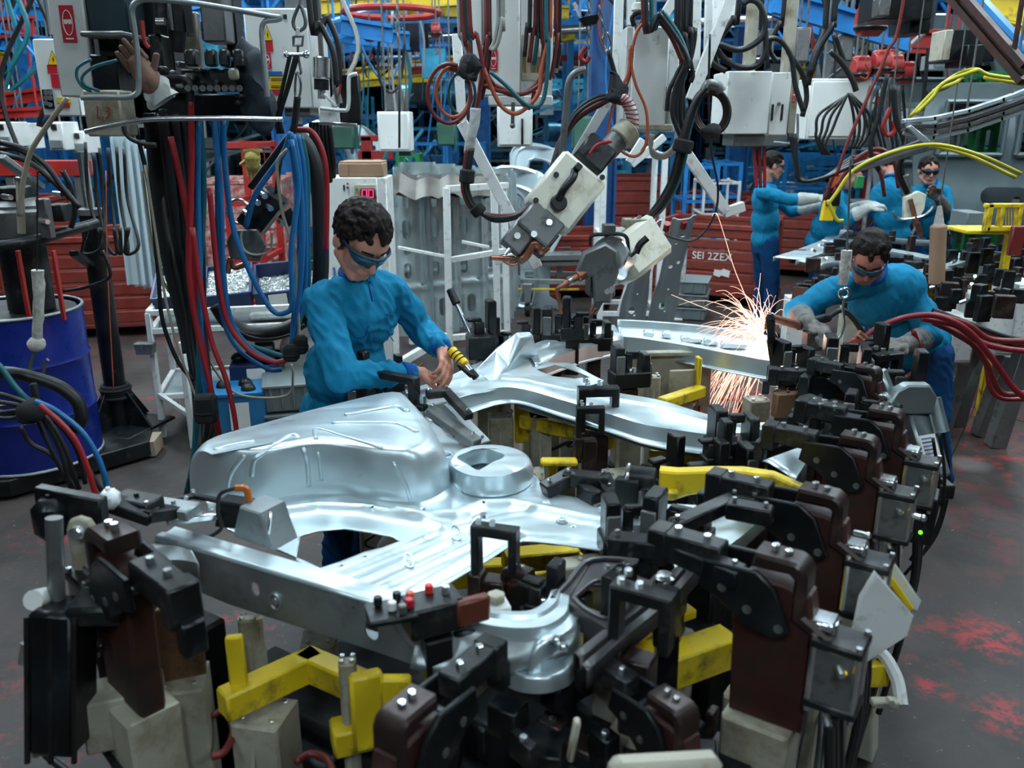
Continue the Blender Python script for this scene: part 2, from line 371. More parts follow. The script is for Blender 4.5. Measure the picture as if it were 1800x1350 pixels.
# ---- roof steel: I beams, lattice trusses, crane rails
def ibeam(m,a,b,h=.26,wd=.16):
    a = V(a); b = V(b); F = V((0,0,1)); up = V((0,0,h/2))
    m.bar(a,b,wd*.12,h,bv=0); m.bar(a+up,b+up,wd,.03,bv=0); m.bar(a-up,b-up,wd,.03,bv=0)
def beam(name,a,b,material,label,h=.26,wd=.16,group=None,cat='beam'):
    m = MB(); ibeam(m,a,b,h,wd)
    for q in (.15,.85): c = V(a).lerp(V(b),q); m.cyl(c,V((c.x,c.y,8.0)),.012,n=5)
    return tag(m.build(name,material,smooth=0),label,cat,group)
GB = 'blue beams under the roof'
k = 0
for i,(y,z) in enumerate(((11.5,4.05),(14.5,4.35),(17.5,4.7),(20.5,4.6),(23.5,5.4),(27,5.2),(31,5.8),(36,6.2),(41,6.4))):
    beam('roof_beam',(-15,y,z),(20,y+.4,z),BLUEB if i%2 else BLUEP,'blue painted beam crossing the hall under the roof',.34,.2,GB)
    t = thing('roof_truss','blue lattice truss spanning the hall below the roof','truss',(0,y+1.2,z-.5),'blue lattice trusses')
    m = MB(); zt = z-.1; zb = z-.75
    m.bar((-15,y+1.2,zt),(20,y+1.2,zt),.09,bv=0); m.bar((-15,y+1.2,zb),(20,y+1.2,zb),.09,bv=0); m.build('chord',BLUEP if i%2 else BLUEB,t,smooth=0)
    m = MB(); x = -15
    while x < 20: m.bar((x,y+1.2,zt),(x+.55,y+1.2,zb),.045,bv=0); m.bar((x+.55,y+1.2,zb),(x+1.1,y+1.2,zt),.045,bv=0); x += 1.1
    m.build('lattice',BLUEB,t,smooth=0)
for i,x in enumerate((-11,-8.2,-6.1,-3.4,-.6,2.6,4.1,6.9,9.9,13,16)):
    z = (4.5,3.9,4.8,4.15,4.6,4.3,4.0,4.7,4.2,4.9,4.4)[i]
    beam('runway_beam',(x,9.5,z),(x+.6,46,z+.3),BLUEP if i%3 else BLUEB,'blue runway beam running away down the hall',.30,.18,'blue runway beams')
GY = 'yellow crane rails'
for (p0,p1,Y0,Y1,h) in (((565,12),(850,-8),10.5,10.2,.14),((640,16),(1000,22),12.5,12.2,.13),((600,135),(880,100),18,17,.22),((870,112),(1000,100),17,17,.2),((600,150),(770,135),20,19,.14),((980,88),(1100,82),16,16,.2),((1000,100),(1090,92),19,19,.2),
    ((1400,20),(1560,52),9.5,9.,.16),((1690,-2),(1810,14),8,7.6,.2),((1470,60),(1540,78),15,15,.2),((1750,45),(1815,60),9,9,.12),((0,100),(80,112),15,15,.14),((30,168),(70,172),13,13,.06),((930,75),(1010,60),13.5,13,.12),((1400,130),(1480,132),15,15,.2)):
    beam('crane_rail',Q(*p0,Y0),Q(*p1,Y1),YEL,'yellow crane rail under the blue roof steel',h,h*.8,GY,'rail')
for (p0,p1,Y0,Y1,h) in (((975,103),(1100,98),14,14,.06),((980,112),(1060,112),15,15,.05),((1555,67),(1680,70),8,8,.12),((1560,85),(1700,88),9,9,.05),((0,50),(60,46),9,9,.16),((0,176),(75,166),9,9,.1),((0,200),(78,196),8.5,8.5,.06),((720,125),(790,118),16,16,.1),((1640,230),(1800,225),13,13,.04),((660,30),(1000,60),16,16,.05)):
    beam('red_rail',Q(*p0,Y0),Q(*p1,Y1),REDP,'thin red rail high under the roof steel',h,h*.7,'red rails overhead','rail')
for (p0,p1,Y0,Y1,h) in (((560,60),(700,15),8,11,.14),((430,40),(720,72),9,9,.14),((480,100),(700,60),9,12,.16),((600,45),(690,60),7.8,7.8,.12),((1360,0),(1600,70),7.5,7.5,.16),((1300,-20),(1500,70),9,9,.18),((1700,-10),(1810,110),6.5,6.,.12),((0,70),(140,90),9,9,.16),((0,20),(120,25),10,10,.14),((330,30),(430,5),9,9,.12),((1380,90),(1560,120),10,10,.1),((1540,170),(1800,150),12,12,.12)):
    beam('monorail_beam',Q(*p0,Y0),Q(*p1,Y1),BLUEB,'bright blue monorail beam above the welding line',h,h*.6,'bright blue monorail beams')
b = beam('dark_rail',Q(1670,-20,4.6),Q(1800,130,4.2),RUST,'dark red slanting rail at the upper right corner',.07,.05,None,'rail')
# overhead services: pipes and cable trays across the far hall, shiny ducts
for i in range(46):
    Y = random.uniform(12,42); z = random.uniform(3.0,5.8) if Y > 20 else random.uniform(3.,4.3); x = random.uniform(-.55,.6)*Y; ln = random.uniform(2,9)
    a = V((x,Y,z)); b_ = a+V((ln,random.uniform(-3,3),random.uniform(-.05,.2)))
    m = MB().cyl(a,b_,random.choice((.04,.06,.1)),n=7); c = (a+b_)/2; m.cyl(c,V((c.x,c.y,8.0)),.01,n=5)
    tag(m.build('service_pipe',random.choice((STEEL2,BLUEB,BLUEB,BLUEP,CHROME)),smooth=60),'straight service pipe among the far roof steel','pipe','service pipes in the far roof')
for (p0,p1,Y,r) in (((700,165),(1010,165),22,.26),((960,200),(1200,190),20,.3),((560,250),(720,262),20,.2),((960,232),(1180,236),15,.16),((1500,196),(1800,190),16,.2)):
    m = MB().cyl(Q(*p0,Y),Q(*p1,Y+.8),r,n=14)
    tag(m.build('air_duct',mat('duct metal',(.10,.30,.42),.3,.7) if 'duct metal' not in bpy.data.materials else bpy.data.materials['duct metal'],smooth=60),'large round blue-grey duct across the far hall','duct','round ducts in the far hall')
# columns
def column(px,Y,wd,col,label,h=6.5):
    x = Q(px,215,Y).x; t = thing('steel_column',label,'column',(x,Y,0))
    m = MB(); m.box((x-wd/2,Y,h/2),(.03,wd*.9,h),bv=0); m.box((x+wd/2,Y,h/2),(.03,wd*.9,h),bv=0); m.box((x,Y,h/2),(wd,.02,h),bv=0); m.build('shaft',col,t,smooth=0)
    m = MB(); m.box((x,Y,.02),(wd*1.6,wd*1.6,.04)); [m.bolt((x+sx*wd*.65,Y+sy*wd*.65,.04),.02,.03) for sx in (-1,1) for sy in (-1,1)]; m.build('base_plate',col,t)
column(1058,11.5,.36,mat('deep blue column paint',(.008,.07,.22),.4,0),'thick deep blue steel column in the middle of the hall')
column(845,17,.34,BLUEP,'blue steel column behind the tan fabricated panels')
column(780,24,.3,BLUEB,'far blue steel column left of the hose coil')
column(1300,15,.3,BLUEP,'blue steel column behind the white welding cabinet')
column(500,13,.3,BLUEP,'blue steel column hidden partly by the warning-sign cabinet')
column(1755,14,.3,BLUEP,'blue steel column at the right behind the car body shells')
column(60,12,.3,BLUEP,'blue steel column at the far left')

# far machinery: blue, grey and white frames crowding the far hall
rnd = random.Random(77)
FM = [mat('far blue steel',(.015,.16,.36),.4,.2,var=.3),mat('far cyan steel',(.05,.36,.55),.35,.4,var=.3),BLUEP,STEEL2,WHITE2,BLUEB,REDP,YEL,GRNB]
PLACED = []
for i in range(58):
    for _ in range(60):
        Y = rnd.uniform(13.5,40); x = rnd.uniform(-.62,.62)*Y
        if all(abs(x-a) > 2.9 or abs(Y-b) > 1.7 for a,b in PLACED): break
    PLACED.append((x,Y)); z0 = 0; h = rnd.uniform(1.2,3.6); w_ = rnd.uniform(.8,2.6); dp = rnd.uniform(.5,1.4); mt = rnd.choice(FM[:4]+FM[:3]+FM)
    nm = ('blue','pale cyan','deep blue','grey','white','bright blue','red','yellow','dull green')[FM.index(mt)]; t = thing('far_machine',nm+' framed machine standing far back in the hall','machine',(x,Y,0),nm+' framed machines far back')
    m = MB(); [m.bar((x+sx*w_/2,Y+sy*dp/2,0),(x+sx*w_/2,Y+sy*dp/2,h),.09,bv=0) for sx in (-1,1) for sy in (-1,1)]
    for k in range(rnd.randint(3,6)): z = h*rnd.uniform(.2,1); m.bar((x-w_/2,Y-dp/2,z),(x+w_/2,Y-dp/2,z),.08,bv=0)
    for k in range(rnd.randint(1,4)): z = h*rnd.uniform(.2,.7); m.bar((x-w_/2,Y-dp/2,z),(x+w_/2,Y-dp/2,z+h*.25),.05,bv=0)
    m.build('machine_frame',mt,t,smooth=0)
    for k in range(rnd.randint(2,5)):
        s = (rnd.uniform(.2,.9),rnd.uniform(.2,.5),rnd.uniform(.15,.7)); MB().box((x+rnd.uniform(-.4,.4)*w_,Y,rnd.uniform(.5,max(.6,h-.3))),s,bv=0).build('housing',rnd.choice(FM[:5]),t,smooth=0)
    m = MB(); 
    for k in range(4): a = V((x+rnd.uniform(-.5,.5)*w_,Y-.3,h*rnd.uniform(.6,1.1))); m.tube([a,a+V((.3,-.1,-.5)),a+V((.7,0,-.1))],.03,n=5,sub=3)
    m.build('pipe_run',rnd.choice((CHROME,FM[1],RUBBER)),t)
# hanging service drops from the roof steel: vertical blue and grey droppers with cross arms
for i in range(44):
    Y = rnd.uniform(11,30); x = rnd.uniform(-.6,.6)*Y; zb = rnd.uniform(2.4,3.4)
    t = thing('service_drop','vertical service dropper hanging from the far roof steel','service drop',(x,Y,zb),'service droppers under the far roof')
    m = MB(); m.bar((x,Y,zb),(x,Y,8.0),.06,bv=0); m.bar((x-.6,Y,zb+.5),(x+.9,Y,zb+.5),.05,bv=0); m.bar((x-.6,Y,zb+.5),(x+.2,Y,zb+1.2),.035,bv=0); m.build('dropper',rnd.choice(FM[:3]+[STEEL2]),t,smooth=0); MB().box((x+.15,Y,zb),(.3,.2,.35),bv=0).build('junction_box',rnd.choice((FM[1],GREYM,WHITE2,BLACK)),t,smooth=0)

for i,(Y,x0,x1) in enumerate(((2.9,-3,1),(3.4,-3,3),(3.9,-3,4),(4.35,-3,5),(5.0,-3,5),(5.5,-2,6),(6.2,-3,7),(7.6,-3,6))):
    m = MB(); m.bar((x0,Y,4.36),(x1,Y,4.36),.07,.09,bv=0)
    for x in (x0+.3,(x0+x1)/2,x1-.3): m.cyl((x,Y,4.4),(x,Y,8.0),.012,n=5)
    tag(m.build('service_rail',BLUEP,smooth=0),'blue service rail out of view above the line, '+('first','second','third','fourth','fifth','sixth','seventh','last')[i]+' from the camera','rail')

for i,(a,b) in enumerate((((1655,700),(1800,742)),((1720,700),(1660,830)),((1440,620),(1810,640)))):
    p,q = P(*a,0),P(*b,0); m = MB().bar(p+V((0,0,.001)),q+V((0,0,.001)),.008,.003,bv=0); o = m.build('trim_%d'%(i+1),mat('dark floor joint',(.006,.005,.005),.9) if i == 0 else bpy.data.materials['dark floor joint'],smooth=0); o['kind'] = 'structure'
# ================================================================ helpers for placed blocks
def rb(x0,y0,x1,y1,Y,dep,m=None,rot=0,bv=.006,z0=None):
    """upright box whose front face spans the given pixels at distance Y, going dep further back"""
    a = Q(x0,(y0+y1)/2,Y); b = Q(x1,(y0+y1)/2,Y); xm = (x0+x1)/2
    zt = zat(xm,y0,Y); zb = zat(xm,y1,Y) if z0 is None else z0
    c = V(((a.x+b.x)/2,Y+dep/2,(zt+zb)/2)); m = m or MB()
    m.box(c,((b.x-a.x),dep,zt-zb),rot,bv); return m
def one(name,m,material,label,cat,group=None,kind=None,smooth=38):
    return tag(m.build(name,material,smooth=smooth),label,cat,group,kind)
def plate(outline,holes,th,grid,hf=None,F=None,o=None):
    """sheet with real holes: outline and holes in the local xy plane; hf gives the local height; both faces and the rim"""
    vs = []; es = []; fs = []
    def loop(pts):
        n = len(vs); 
        for p in pts: vs.append(V((p[0],p[1])))
        es.extend([(n+i,n+(i+1)%len(pts)) for i in range(len(pts))]); fs.append(list(range(n,n+len(pts))))
    def dens(pts):
        out = []
        for i in range(len(pts)):
            a = V((pts[i][0],pts[i][1])); b = V((pts[(i+1)%len(pts)][0],pts[(i+1)%len(pts)][1])); k = max(1,int((b-a).length/grid)) if hf else 1
            for j in range(k): out.append(a.lerp(b,j/k))
        return out
    loop(dens(outline)); [loop(dens(h)) for h in holes]
    if hf:
        x0 = min(p[0] for p in outline); x1 = max(p[0] for p in outline); y0 = min(p[1] for p in outline); y1 = max(p[1] for p in outline)
        nx = int((x1-x0)/grid); ny = int((y1-y0)/grid)
        for i in range(1,nx):
            for j in range(1,ny): vs.append(V((x0+(x1-x0)*(i+.13*(j%2))/nx,y0+(y1-y0)*j/ny)))
    r = geometry.delaunay_2d_cdt(vs,es,fs,2,1e-5)
    v2,e2,f2 = r[0],r[1],r[2]; n = len(v2); F = F or M.Identity(3); o = V(o or (0,0,0)); hf2 = hf or (lambda x,y:0)
    top = [o+F@V((p.x,p.y,hf2(p.x,p.y))) for p in v2]; bot = [o+F@V((p.x,p.y,hf2(p.x,p.y)-th)) for p in v2]
    cnt = {}
    for f in f2:
        for i in range(len(f)):
            a,b = f[i],f[(i+1)%len(f)]; cnt[(a,b)] = 1
    faces = [tuple(f) for f in f2]+[tuple(i+n for i in f)[::-1] for f in f2]
    for (a,b) in cnt:
        if (b,a) not in cnt: faces.append((b,a,a+n,b+n))
    m = MB(); used = {i for f in faces for i in f}; mp = {}; 
    for i in sorted(used): mp[i] = len(m.v); m.v.append(top[i] if i < n else bot[i-n])
    m.f = [tuple(mp[i] for i in f) for f in faces]; return m
def slot(cx,cy,w,h,n=5):
    """rounded slot outline"""
    r = min(w,h)/2; out = []
    for qx,qy,a0 in ((1,1,0),(-1,1,90),(-1,-1,180),(1,-1,270)):
        for i in range(n):
            a = R(a0+90*i/(n-1)); out.append((cx+qx*(w/2-r)+cos(a)*r,cy+qy*(h/2-r)+sin(a)*r))
    res = []
    for p in out:
        if not res or (abs(p[0]-res[-1][0])+abs(p[1]-res[-1][1])) > 1e-4: res.append(p)
    if abs(res[0][0]-res[-1][0])+abs(res[0][1]-res[-1][1]) < 1e-4: res.pop()
    return res
def wobble(m,amp,sc):
    for p in m.v: p += noise.noise_vector(p*sc)*amp
    return m
def decal(parent,name,material,F,o,pts,z=.002,th=.0015):
    return MB().prism(pts,th,F,V(o)+F@V((0,0,z)),bv=0).build(name,material,parent,smooth=0)
def rectp(x0,y0,x1,y1): return [(x0,y0),(x1,y0),(x1,y1),(x0,y1)]
def txt(s,size,material,F,o,parent,name='lettering',shear=0):
    cu = bpy.data.curves.new('t','FONT'); cu.body = s; cu.size = size; cu.align_x = 'CENTER'; cu.align_y = 'CENTER'; cu.extrude = .0008; cu.shear = shear
    to = bpy.data.objects.new('t',cu); COL.objects.link(to); dg = bpy.context.evaluated_depsgraph_get(); me = bpy.data.meshes.new_from_object(to.evaluated_get(dg)); bpy.data.objects.remove(to)
    m = MB(); m.v = [V(o)+F@v.co for v in me.vertices]; m.f = [tuple(p.vertices) for p in me.polygons]; bpy.data.meshes.remove(me)
    return m.build(name,material,parent,smooth=0)
FRONT = M(((1,0,0),(0,0,-1),(0,1,0)))      # local x right, y up, z towards the camera (-Y)
# ================================================================ steel crates
def crate(name,c,w,d,h,rot,label,material=REDC,text=None,nb=6):
    t = thing(name,label,'crate',c,None); F = rz(rot); c = V(c)
    m = MB()
    for sx in (-1,1):
        for sy in (-1,1): m.box(c+F@V((sx*w/2,sy*d/2,h/2+.03)),(.07,.07,h+.06),rot); m.box(c+F@V((sx*w/2,sy*d/2,.04)),(.13,.13,.08),rot)
    m.build('corner_post',material,t)
    m = MB()
    for sy in (-1,1): m.box(c+F@V((0,sy*d/2,h)),(w,.06,.05),rot)
    for sx in (-1,1): m.box(c+F@V((sx*w/2,0,h)),(.06,d,.05),rot)
    m.build('rim',material,t); MB().box(c+F@V((0,0,.11)),(w,d,.03),rot).build('floor_panel',material,t)
    for sy in (-1,1):
        for i in range(nb):
            hh = (h-.14)/nb; z = .13+hh*(i+.5)
            MB().box(c+F@V((0,sy*(d/2-.005),z)),(w-.07,.035,hh*.86),rot,.014).build('wall_slat',material,t)
    for sx in (-1,1):
        for i in range(nb):
            hh = (h-.14)/nb; z = .13+hh*(i+.5)
            MB().box(c+F@V((sx*(w/2-.005),0,z)),(.035,d-.07,hh*.86),rot,.014).build('wall_slat',material,t)
    if text:
        FF = F@FRONT; o = c+F@V((.1,-d/2-.024,h*.62)); txt(text,.12,SIGNW,FF,o,t,'stencil'); decal(t,'paint_patch',SIGNW,FF,c+F@V((.22,-d/2-.022,h*.42)),[(-.09,-.03),(-.02,-.05),(.0,-.03),(.09,-.045),(.10,.03),(.02,.05),(0,.03),(-.08,.035)])
    return t
crate('steel_crate',P(1252,520,0),1.25,.95,.88,-.5,'red slatted steel crate with white stencil nearest the sparks','REDC' and REDC,'SEI 2ZEX')
crate('steel_crate',P(1385,505,0)+V((.3,1.3,0)),1.2,1.0,.9,-.45,'red slatted steel crate behind the man with outstretched arms')
crate('steel_crate',P(1075,520,0)+V((-.25,.3,0)),1.05,.9,.72,.15,'red slatted crate behind the lower welding gun')
crate('steel_crate',P(1130,470,0)+V((-.2,1.2,0)),1.3,1.0,1.2,.1,'taller red crate at the back between the two welding guns')
crate('steel_crate',P(178,575,0),1.3,1.0,.95,.25,'red slatted crate behind the black post at the left')
crate('steel_crate',P(60,560,0)+V((-.6,.5,0)),1.3,1.0,1.2,.1,'red slatted crate at the far left behind the drum pump')
crate('steel_crate',P(440,500,0)+V((0,.3,0)),.9,.9,1.3,.1,'red crate with chipped paint behind the hanging black gun',REDW)
crate('steel_crate',P(1320,470,0)+V((0,1.6,0)),1.3,1.0,.9,-.4,'red crate farthest back in the right-hand row')
def tote(c,w,d,h,rot,label,material,n=3):
    t = thing('stacked_tote',label,'plastic crate',c,None); c = V(c); F = rz(rot)
    for i in range(n):
        z = h*(i+.5); MB().box(c+F@V((0,0,z)),(w,d,h*.93),rot,.01).build('tote_body',material,t)
        m = MB(); m.box(c+F@V((0,0,z+h*.4)),(w+.03,d+.03,h*.1),rot)
        for k in range(5): m.box(c+F@V((-w/2+w*(k+.5)/5,-d/2-.006,z)),(.015,.012,h*.7),rot,.002)
        m.build('rim',material,t)
    return t
tote(P(1200,555,0),.5,.45,.14,-.3,'low stack of dark grey plastic totes beside the red crates',GREYP)
# green cabinet leg with glass panel beside the tall pressed panel
t = thing('green_post','bright green steel post with a clear guard beside the upright panel','post',P(1172,560,0)); c = P(1172,560,0)
MB().box(c+V((0,0,.35)),(.09,.09,.7)).build('post',mat('bright green post paint',(.01,.30,.05),.4),t); MB().box(c+V((.05,-.06,.5)),(.22,.012,.5)).build('guard',GAUZE,t); MB().box(c+V((0,0,.01)),(.3,.2,.02)).build('foot_plate',SIGNW,t)
# ================================================================ racked body panels in the centre
def pillar_panel(c,w,h,lean,yaw,label,material=STEEL2,seed=0,group=None):
    t = thing('stamped_panel',label,'panel',c,group); rnd = random.Random(seed)
    F = rz(yaw)@M.Rotation(-lean,3,'X')@FRONT
    out = [(-w*.50,0),(w*.50,0),(w*.52,h*.22),(w*.46,h*.45),(w*.44,h*.72),(w*.52,h*.93),(w*.45,h),(-w*.40,h*1.0),(-w*.5,h*.9),(-w*.44,h*.6),(-w*.5,h*.3)]
    holes = []
    for (fx,fy,fw,fh) in ((.02,.86,.16,.10),(.0,.68,.18,.12),(.0,.54,.14,.045),(.0,.42,.16,.10),(.15,.17,.2,.12),(-.22,.2,.12,.06),(.3,.80,.06,.02),(-.3,.48,.05,.018),(.32,.33,.07,.025),(-.1,.07,.1,.035)):
        holes.append(slot(fx*w,fy*h,fw*w,max(fh*h,fw*w) if fh > .04 else fw*w,4))
    def hf(x,y):
        u = x/w; e = 0
        e += .035*max(0,1-abs(abs(u)-.42)/.07)+.018*(1/(1+EX((abs(u)-.24)*60)))
        for (fx,fy) in ((0,.86),(0,.68),(0,.42),(.15,.17),(-.22,.2)):
            d = math.hypot((x-fx*w),(y-fy*h)*.55); e += .016*EX(-(d/(.13*w))**2)
        if y < h*.33: e += .05*(1-y/(h*.33))*math.cos(u*9)**2
        e += .02*EX(-((y-h*.31)/.03)**2); return e
    plate(out,holes,.004,.022,hf,F,V(c)).build('pressing',material,t,smooth=60)
    m = MB()
    for sx in (-1,1): m.bar(V(c)+F@V((sx*w*.5,h*.02,-.03)),V(c)+F@V((sx*w*.46,h*.97,-.03)),.008,.07,F.col[0])
    m.build('side_flange',material,t); return t
RACKST = mat('oiled grey pressed steel',(.36,.43,.44),.32,.5,var=.12)
GPN = 'racked pressed panels behind the dark-haired worker'
for i,(px,py,w,lab) in enumerate(((722,612,.40,'pressed steel panel with oval holes, leftmost in the white rack'),(768,610,.42,'second pressed steel panel from the left in the white rack'),(816,606,.42,'pressed steel panel with oval holes behind the white rack upright'),(862,602,.40,'pressed steel panel at the right end of the white rack'))):
    pillar_panel(P(px,py,0)+V((0,.1*i,.12)),w,1.42,.06,.18,lab,RACKST,i,GPN)
for i in range(5):
    pillar_panel(P(735+i*34,598,0)+V((0,.35+.08*i,.14)),.40,1.5-.02*i,.05,.16,'pressed steel panel packed behind the front row in the rack',RACKST,9,'panels packed behind in the white rack')
m = MB(); TAN = mat('brownish oiled sheet',(.13,.12,.11),.35,.6,var=.3)
t = thing('cover_sheet','crumpled brownish sheets over the top of the racked panels','sheet',Q(790,330,7.6))
for i in range(4):
    a = Q(690+i*8,322,7.3+i*.2); b = Q(880-i*4,322,7.5+i*.2); mm = MB(); n = 14
    for j in range(n+1):
        p = a.lerp(b,j/n); wv = .012*sin(j*1.9+i)+.05*noise.noise(V((j*.45,i*2,0))); mm.v += [p+V((0,-.12,wv-.10)),p+V((0,0,.05+wv)),p+V((0,.25,.06+wv*.6))]
    for j in range(n):
        for q in (0,1): mm.f.append((j*3+q,j*3+3+q,j*3+4+q,j*3+1+q))
    mm.build('folded_sheet',TAN,t,smooth=25)
t = thing('panel_rack','white square-tube rack frame holding the pressed panels','rack',P(800,625,0)); m = MB()
YR = 6.9
for (a,b,wd) in ((Q(785,330,YR),Q(790,600,YR),.055),(Q(885,330,YR+.3),Q(893,585,YR+.3),.055),(Q(868,330,6.4),Q(878,600,6.4),.05)):
    MB().bar(a,V((b.x,b.y,0.02)),wd).build('upright',WHITE2,t)
for (a,b,wd) in ((Q(785,332,YR),Q(892,326,YR+.3),.05),(Q(785,458,YR),Q(893,440,YR+.3),.045),(Q(700,435,7.),Q(788,452,YR),.025),(Q(785,590,YR),Q(700,640,6.6),.06),(Q(720,600,YR),Q(893,585,YR+.3),.05),(Q(812,425,YR),Q(860,435,YR),.025)):
    MB().bar(a,b,wd).build('rail',WHITE2,t)
# tall blue-silver double panel standing right of centre
def rail_panel(c,top,w,label):
    t = thing('upright_panel',label,'panel',c); c = V(c); ax = (V(top)-c); L_ = ax.length; y = ax.normalized(); x = V((1,.25,0)); x = (x-y*x.dot(y)).normalized(); F = M((x,y,x.cross(y))).transposed()
    def outl(s): return [(s*w-.5*w,-.02),(s*w+.42*w,0),(s*w+.44*w,L_*.3),(s*w+.34*w,L_*.5),(s*w+.36*w,L_),(s*w-.34*w,L_),(s*w-.34*w,L_*.45),(s*w-.46*w,L_*.25)]
    for s in (-.5,.5):
        hs = [slot(s*w+dx*w,fy*L_,q,q*r_,4) for (dx,fy,q,r_) in ((0,.05,.03,1),(.0,.17,.025,1),(-.1,.22,.06,1.5),(.0,.37,.02,1),(.12,.62,.035,1),(-.1,.59,.04,1),(.05,.86,.05,.6),(-.1,.8,.02,1))]
        hf = lambda x,y,s=s: .03*(1/(1+EX((abs(x-s*w)-.22*w)*200)))+(.06*(1-y/(L_*.3)) if y < L_*.3 else 0)
        plate(outl(s),hs,.004,.02,hf,F,c).build('pressing',PALE,t,smooth=60)
    m = MB(); [m.cyl(c+F@V((sx*w*.25,L_*.93,.03)),c+F@V((sx*w*.25,L_*.985,.03)),.028,n=10) for sx in (-2,0,2)]; m.build('red_cap',REDP,t)
    return t
rail_panel(P(1128,575,0)+V((-.02,-.3,.1)),Q(1172,385,7.3),.30,'tall pale blue-silver double panel standing upright behind the welding guns')
# chrome-like door ring panels hung in a row
def ring_panel(px,py,Y,s,yaw,lab,proto={}):
    c = Q(px,py,Y)
    if 'p' in proto: return dup(proto['p'],c,yaw,lab,s)
    t = thing('door_ring',lab,'panel',c,'bright door ring pressings'); F = FRONT
    out = [(-.32,0),(.30,0),(.34,.15),(.24,.22),(.26,.55),(.36,.75),(.34,1.0),(.12,1.16),(-.22,1.2),(-.36,1.08),(-.32,.7),(-.40,.3)]
    holes = [[(-.2,.15),(.12,.15),(.14,.55),(.22,.75),(.18,.92),(.05,1.02),(-.18,1.03),(-.22,.7),(-.26,.35)],slot(.28,.1,.05,.05,4),slot(-.3,.55,.03,.1,4),slot(.28,.88,.05,.08,4)]
    def hf(x,y): return .10*math.cos((y-.5)*2.1)+.03*math.sin(x*14)
    m = plate(out,holes,.006,.03,hf,F,c); m.build('pressing',PALE,t,smooth=60)
    m = MB(); m.tube([c+F@V(p) for p in ((-.2,.15,.11),(.12,.15,.11),(.14,.55,.12),(.22,.75,.1),(.18,.92,.09),(.05,1.02,.07),(-.18,1.03,.06),(-.22,.7,.11),(-.26,.35,.12),(-.2,.15,.11))],.018,n=6,sub=3); m.build('hole_flange',STEEL,t)
    m = MB(); m.tube([c+F@V(p) for p in ((-.36,.02,.09),(-.38,.3,.1),(-.3,.7,.1),(-.34,1.06,.05),(-.2,1.18,.03),(.12,1.14,.03),(.34,.98,.06))],.022,n=6,sub=3); m.build('outer_flange',STEEL,t)
    proto['p'] = t; WL[t.name] = V(c); t.rotation_euler = (0,0,yaw); t.scale = (s,)*3; return t
for i,(px,py,Y,s,yaw) in enumerate(((925,560,9.6,1.42,-.5),(905,555,9.9,1.42,-.55),(880,515,10.4,1.25,-.6),(862,505,10.8,1.2,-.65),(958,440,10.6,1.05,-.3),(948,430,11,1.05,-.3),(620,400,12,1.2,.3),(600,395,12.4,1.2,.35),(585,395,12.8,1.2,.4))):
    ring_panel(px,py,Y,s,yaw,('bright pressed door ring left of the upper welding gun' if i < 6 else 'bright pressed door ring behind the control cabinet'))
for o in list(COL.objects):
    if o.name.startswith('door_ring') and 'control cabinet' in o['label']: o['group'] = 'door rings behind the control cabinet'
# hanging silver channel stack at left
t = thing('channel_stack','bundle of long shiny silver channels standing behind the hanging hoses','panel',P(255,530,0))
for i in range(6):
    a = Q(212+i*13,238+i*8,7.0+.1*i); b = Q(242+i*14,500+i*3,7.0+.1*i); F = frame(b-a,V((0,1,0)))
    pf = [(-.06,-.0),(.06,0),(.06,.05),(.05,.05),(.05,.012),(.02,.012),(.02,.03),(-.02,.03),(-.02,.012),(-.05,.012),(-.05,.05),(-.06,.05)]
    MB().prism([(p[0]*1.1,p[1]) for p in pf],(b-a).length,F@M.Rotation(pi,3,'Z'),a).build('channel',PALE,t,smooth=0)
# ================================================================ racks and cages
def rackframe(name,x0,x1,ytop,ybot,Y,dep,material,label,cat='rack',wd=.05,shelves=3,mesh=False,group=None,zb=0):
    a = Q(x0,300,Y).x; b = Q(x1,300,Y).x; zt = zat((x0+x1)/2,ytop,Y); t = thing(name,label,cat,((a+b)/2,Y,zb),group)
    for x in (a,b):
        for y in (Y,Y+dep): MB().bar((x,y,zb),(x,y,zt),wd,bv=0).build('upright',material,t,smooth=0)
    for i in range(shelves+1):
        z = zb+.12+(zt-zb-.15)*i/shelves
        for y in (Y,Y+dep): MB().bar((a,y,z),(b,y,z),wd*.8,bv=0).build('rail',material,t,smooth=0)
        m = MB(); m.bar((a,Y,z),(a,Y+dep,z),wd*.8,bv=0); m.bar((b,Y,z),(b,Y+dep,z),wd*.8,bv=0); m.build('side_rail',material,t,smooth=0)
    m = MB(); n = 3
    for i in range(n): xa = a+(b-a)*i/n; m.bar((xa,Y,zb+.15),(xa+(b-a)/n,Y,zb+.15+(zt-zb-.2)/shelves),wd*.6,bv=0)
    m.build('brace',material,t,smooth=0)
    if mesh:
        m = MB(); k = int((b-a)/.09)
        for i in range(k): x = a+(b-a)*i/k; m.bar((x,Y+dep,zb+.1),(x,Y+dep,zt),.008,bv=0)
        o = m.build('wire_mesh',material,t,smooth=0); o['kind'] = 'stuff'
    return t
rackframe('blue_rack',1206,1262,290,390,11.5,.8,BLUEB,'bright blue cage rack behind the white slanting brace',mesh=True)
rackframe('blue_rack',1262,1302,285,388,12.2,.9,BLUEB,'bright blue cage rack next to the arm-stretching man',mesh=True)
rackframe('blue_rack',722,782,250,300,13,.8,BLUEB,'blue cage rack behind the brown sheets, left one',mesh=True,wd=.04)
rackframe('blue_rack',786,850,250,300,13,.8,BLUEB,'blue cage rack behind the brown sheets, right one',mesh=True,wd=.04)
rackframe('blue_rack',1380,1480,270,400,13,.9,BLUEB,'blue cage rack behind the man reaching with white gloves',mesh=True)
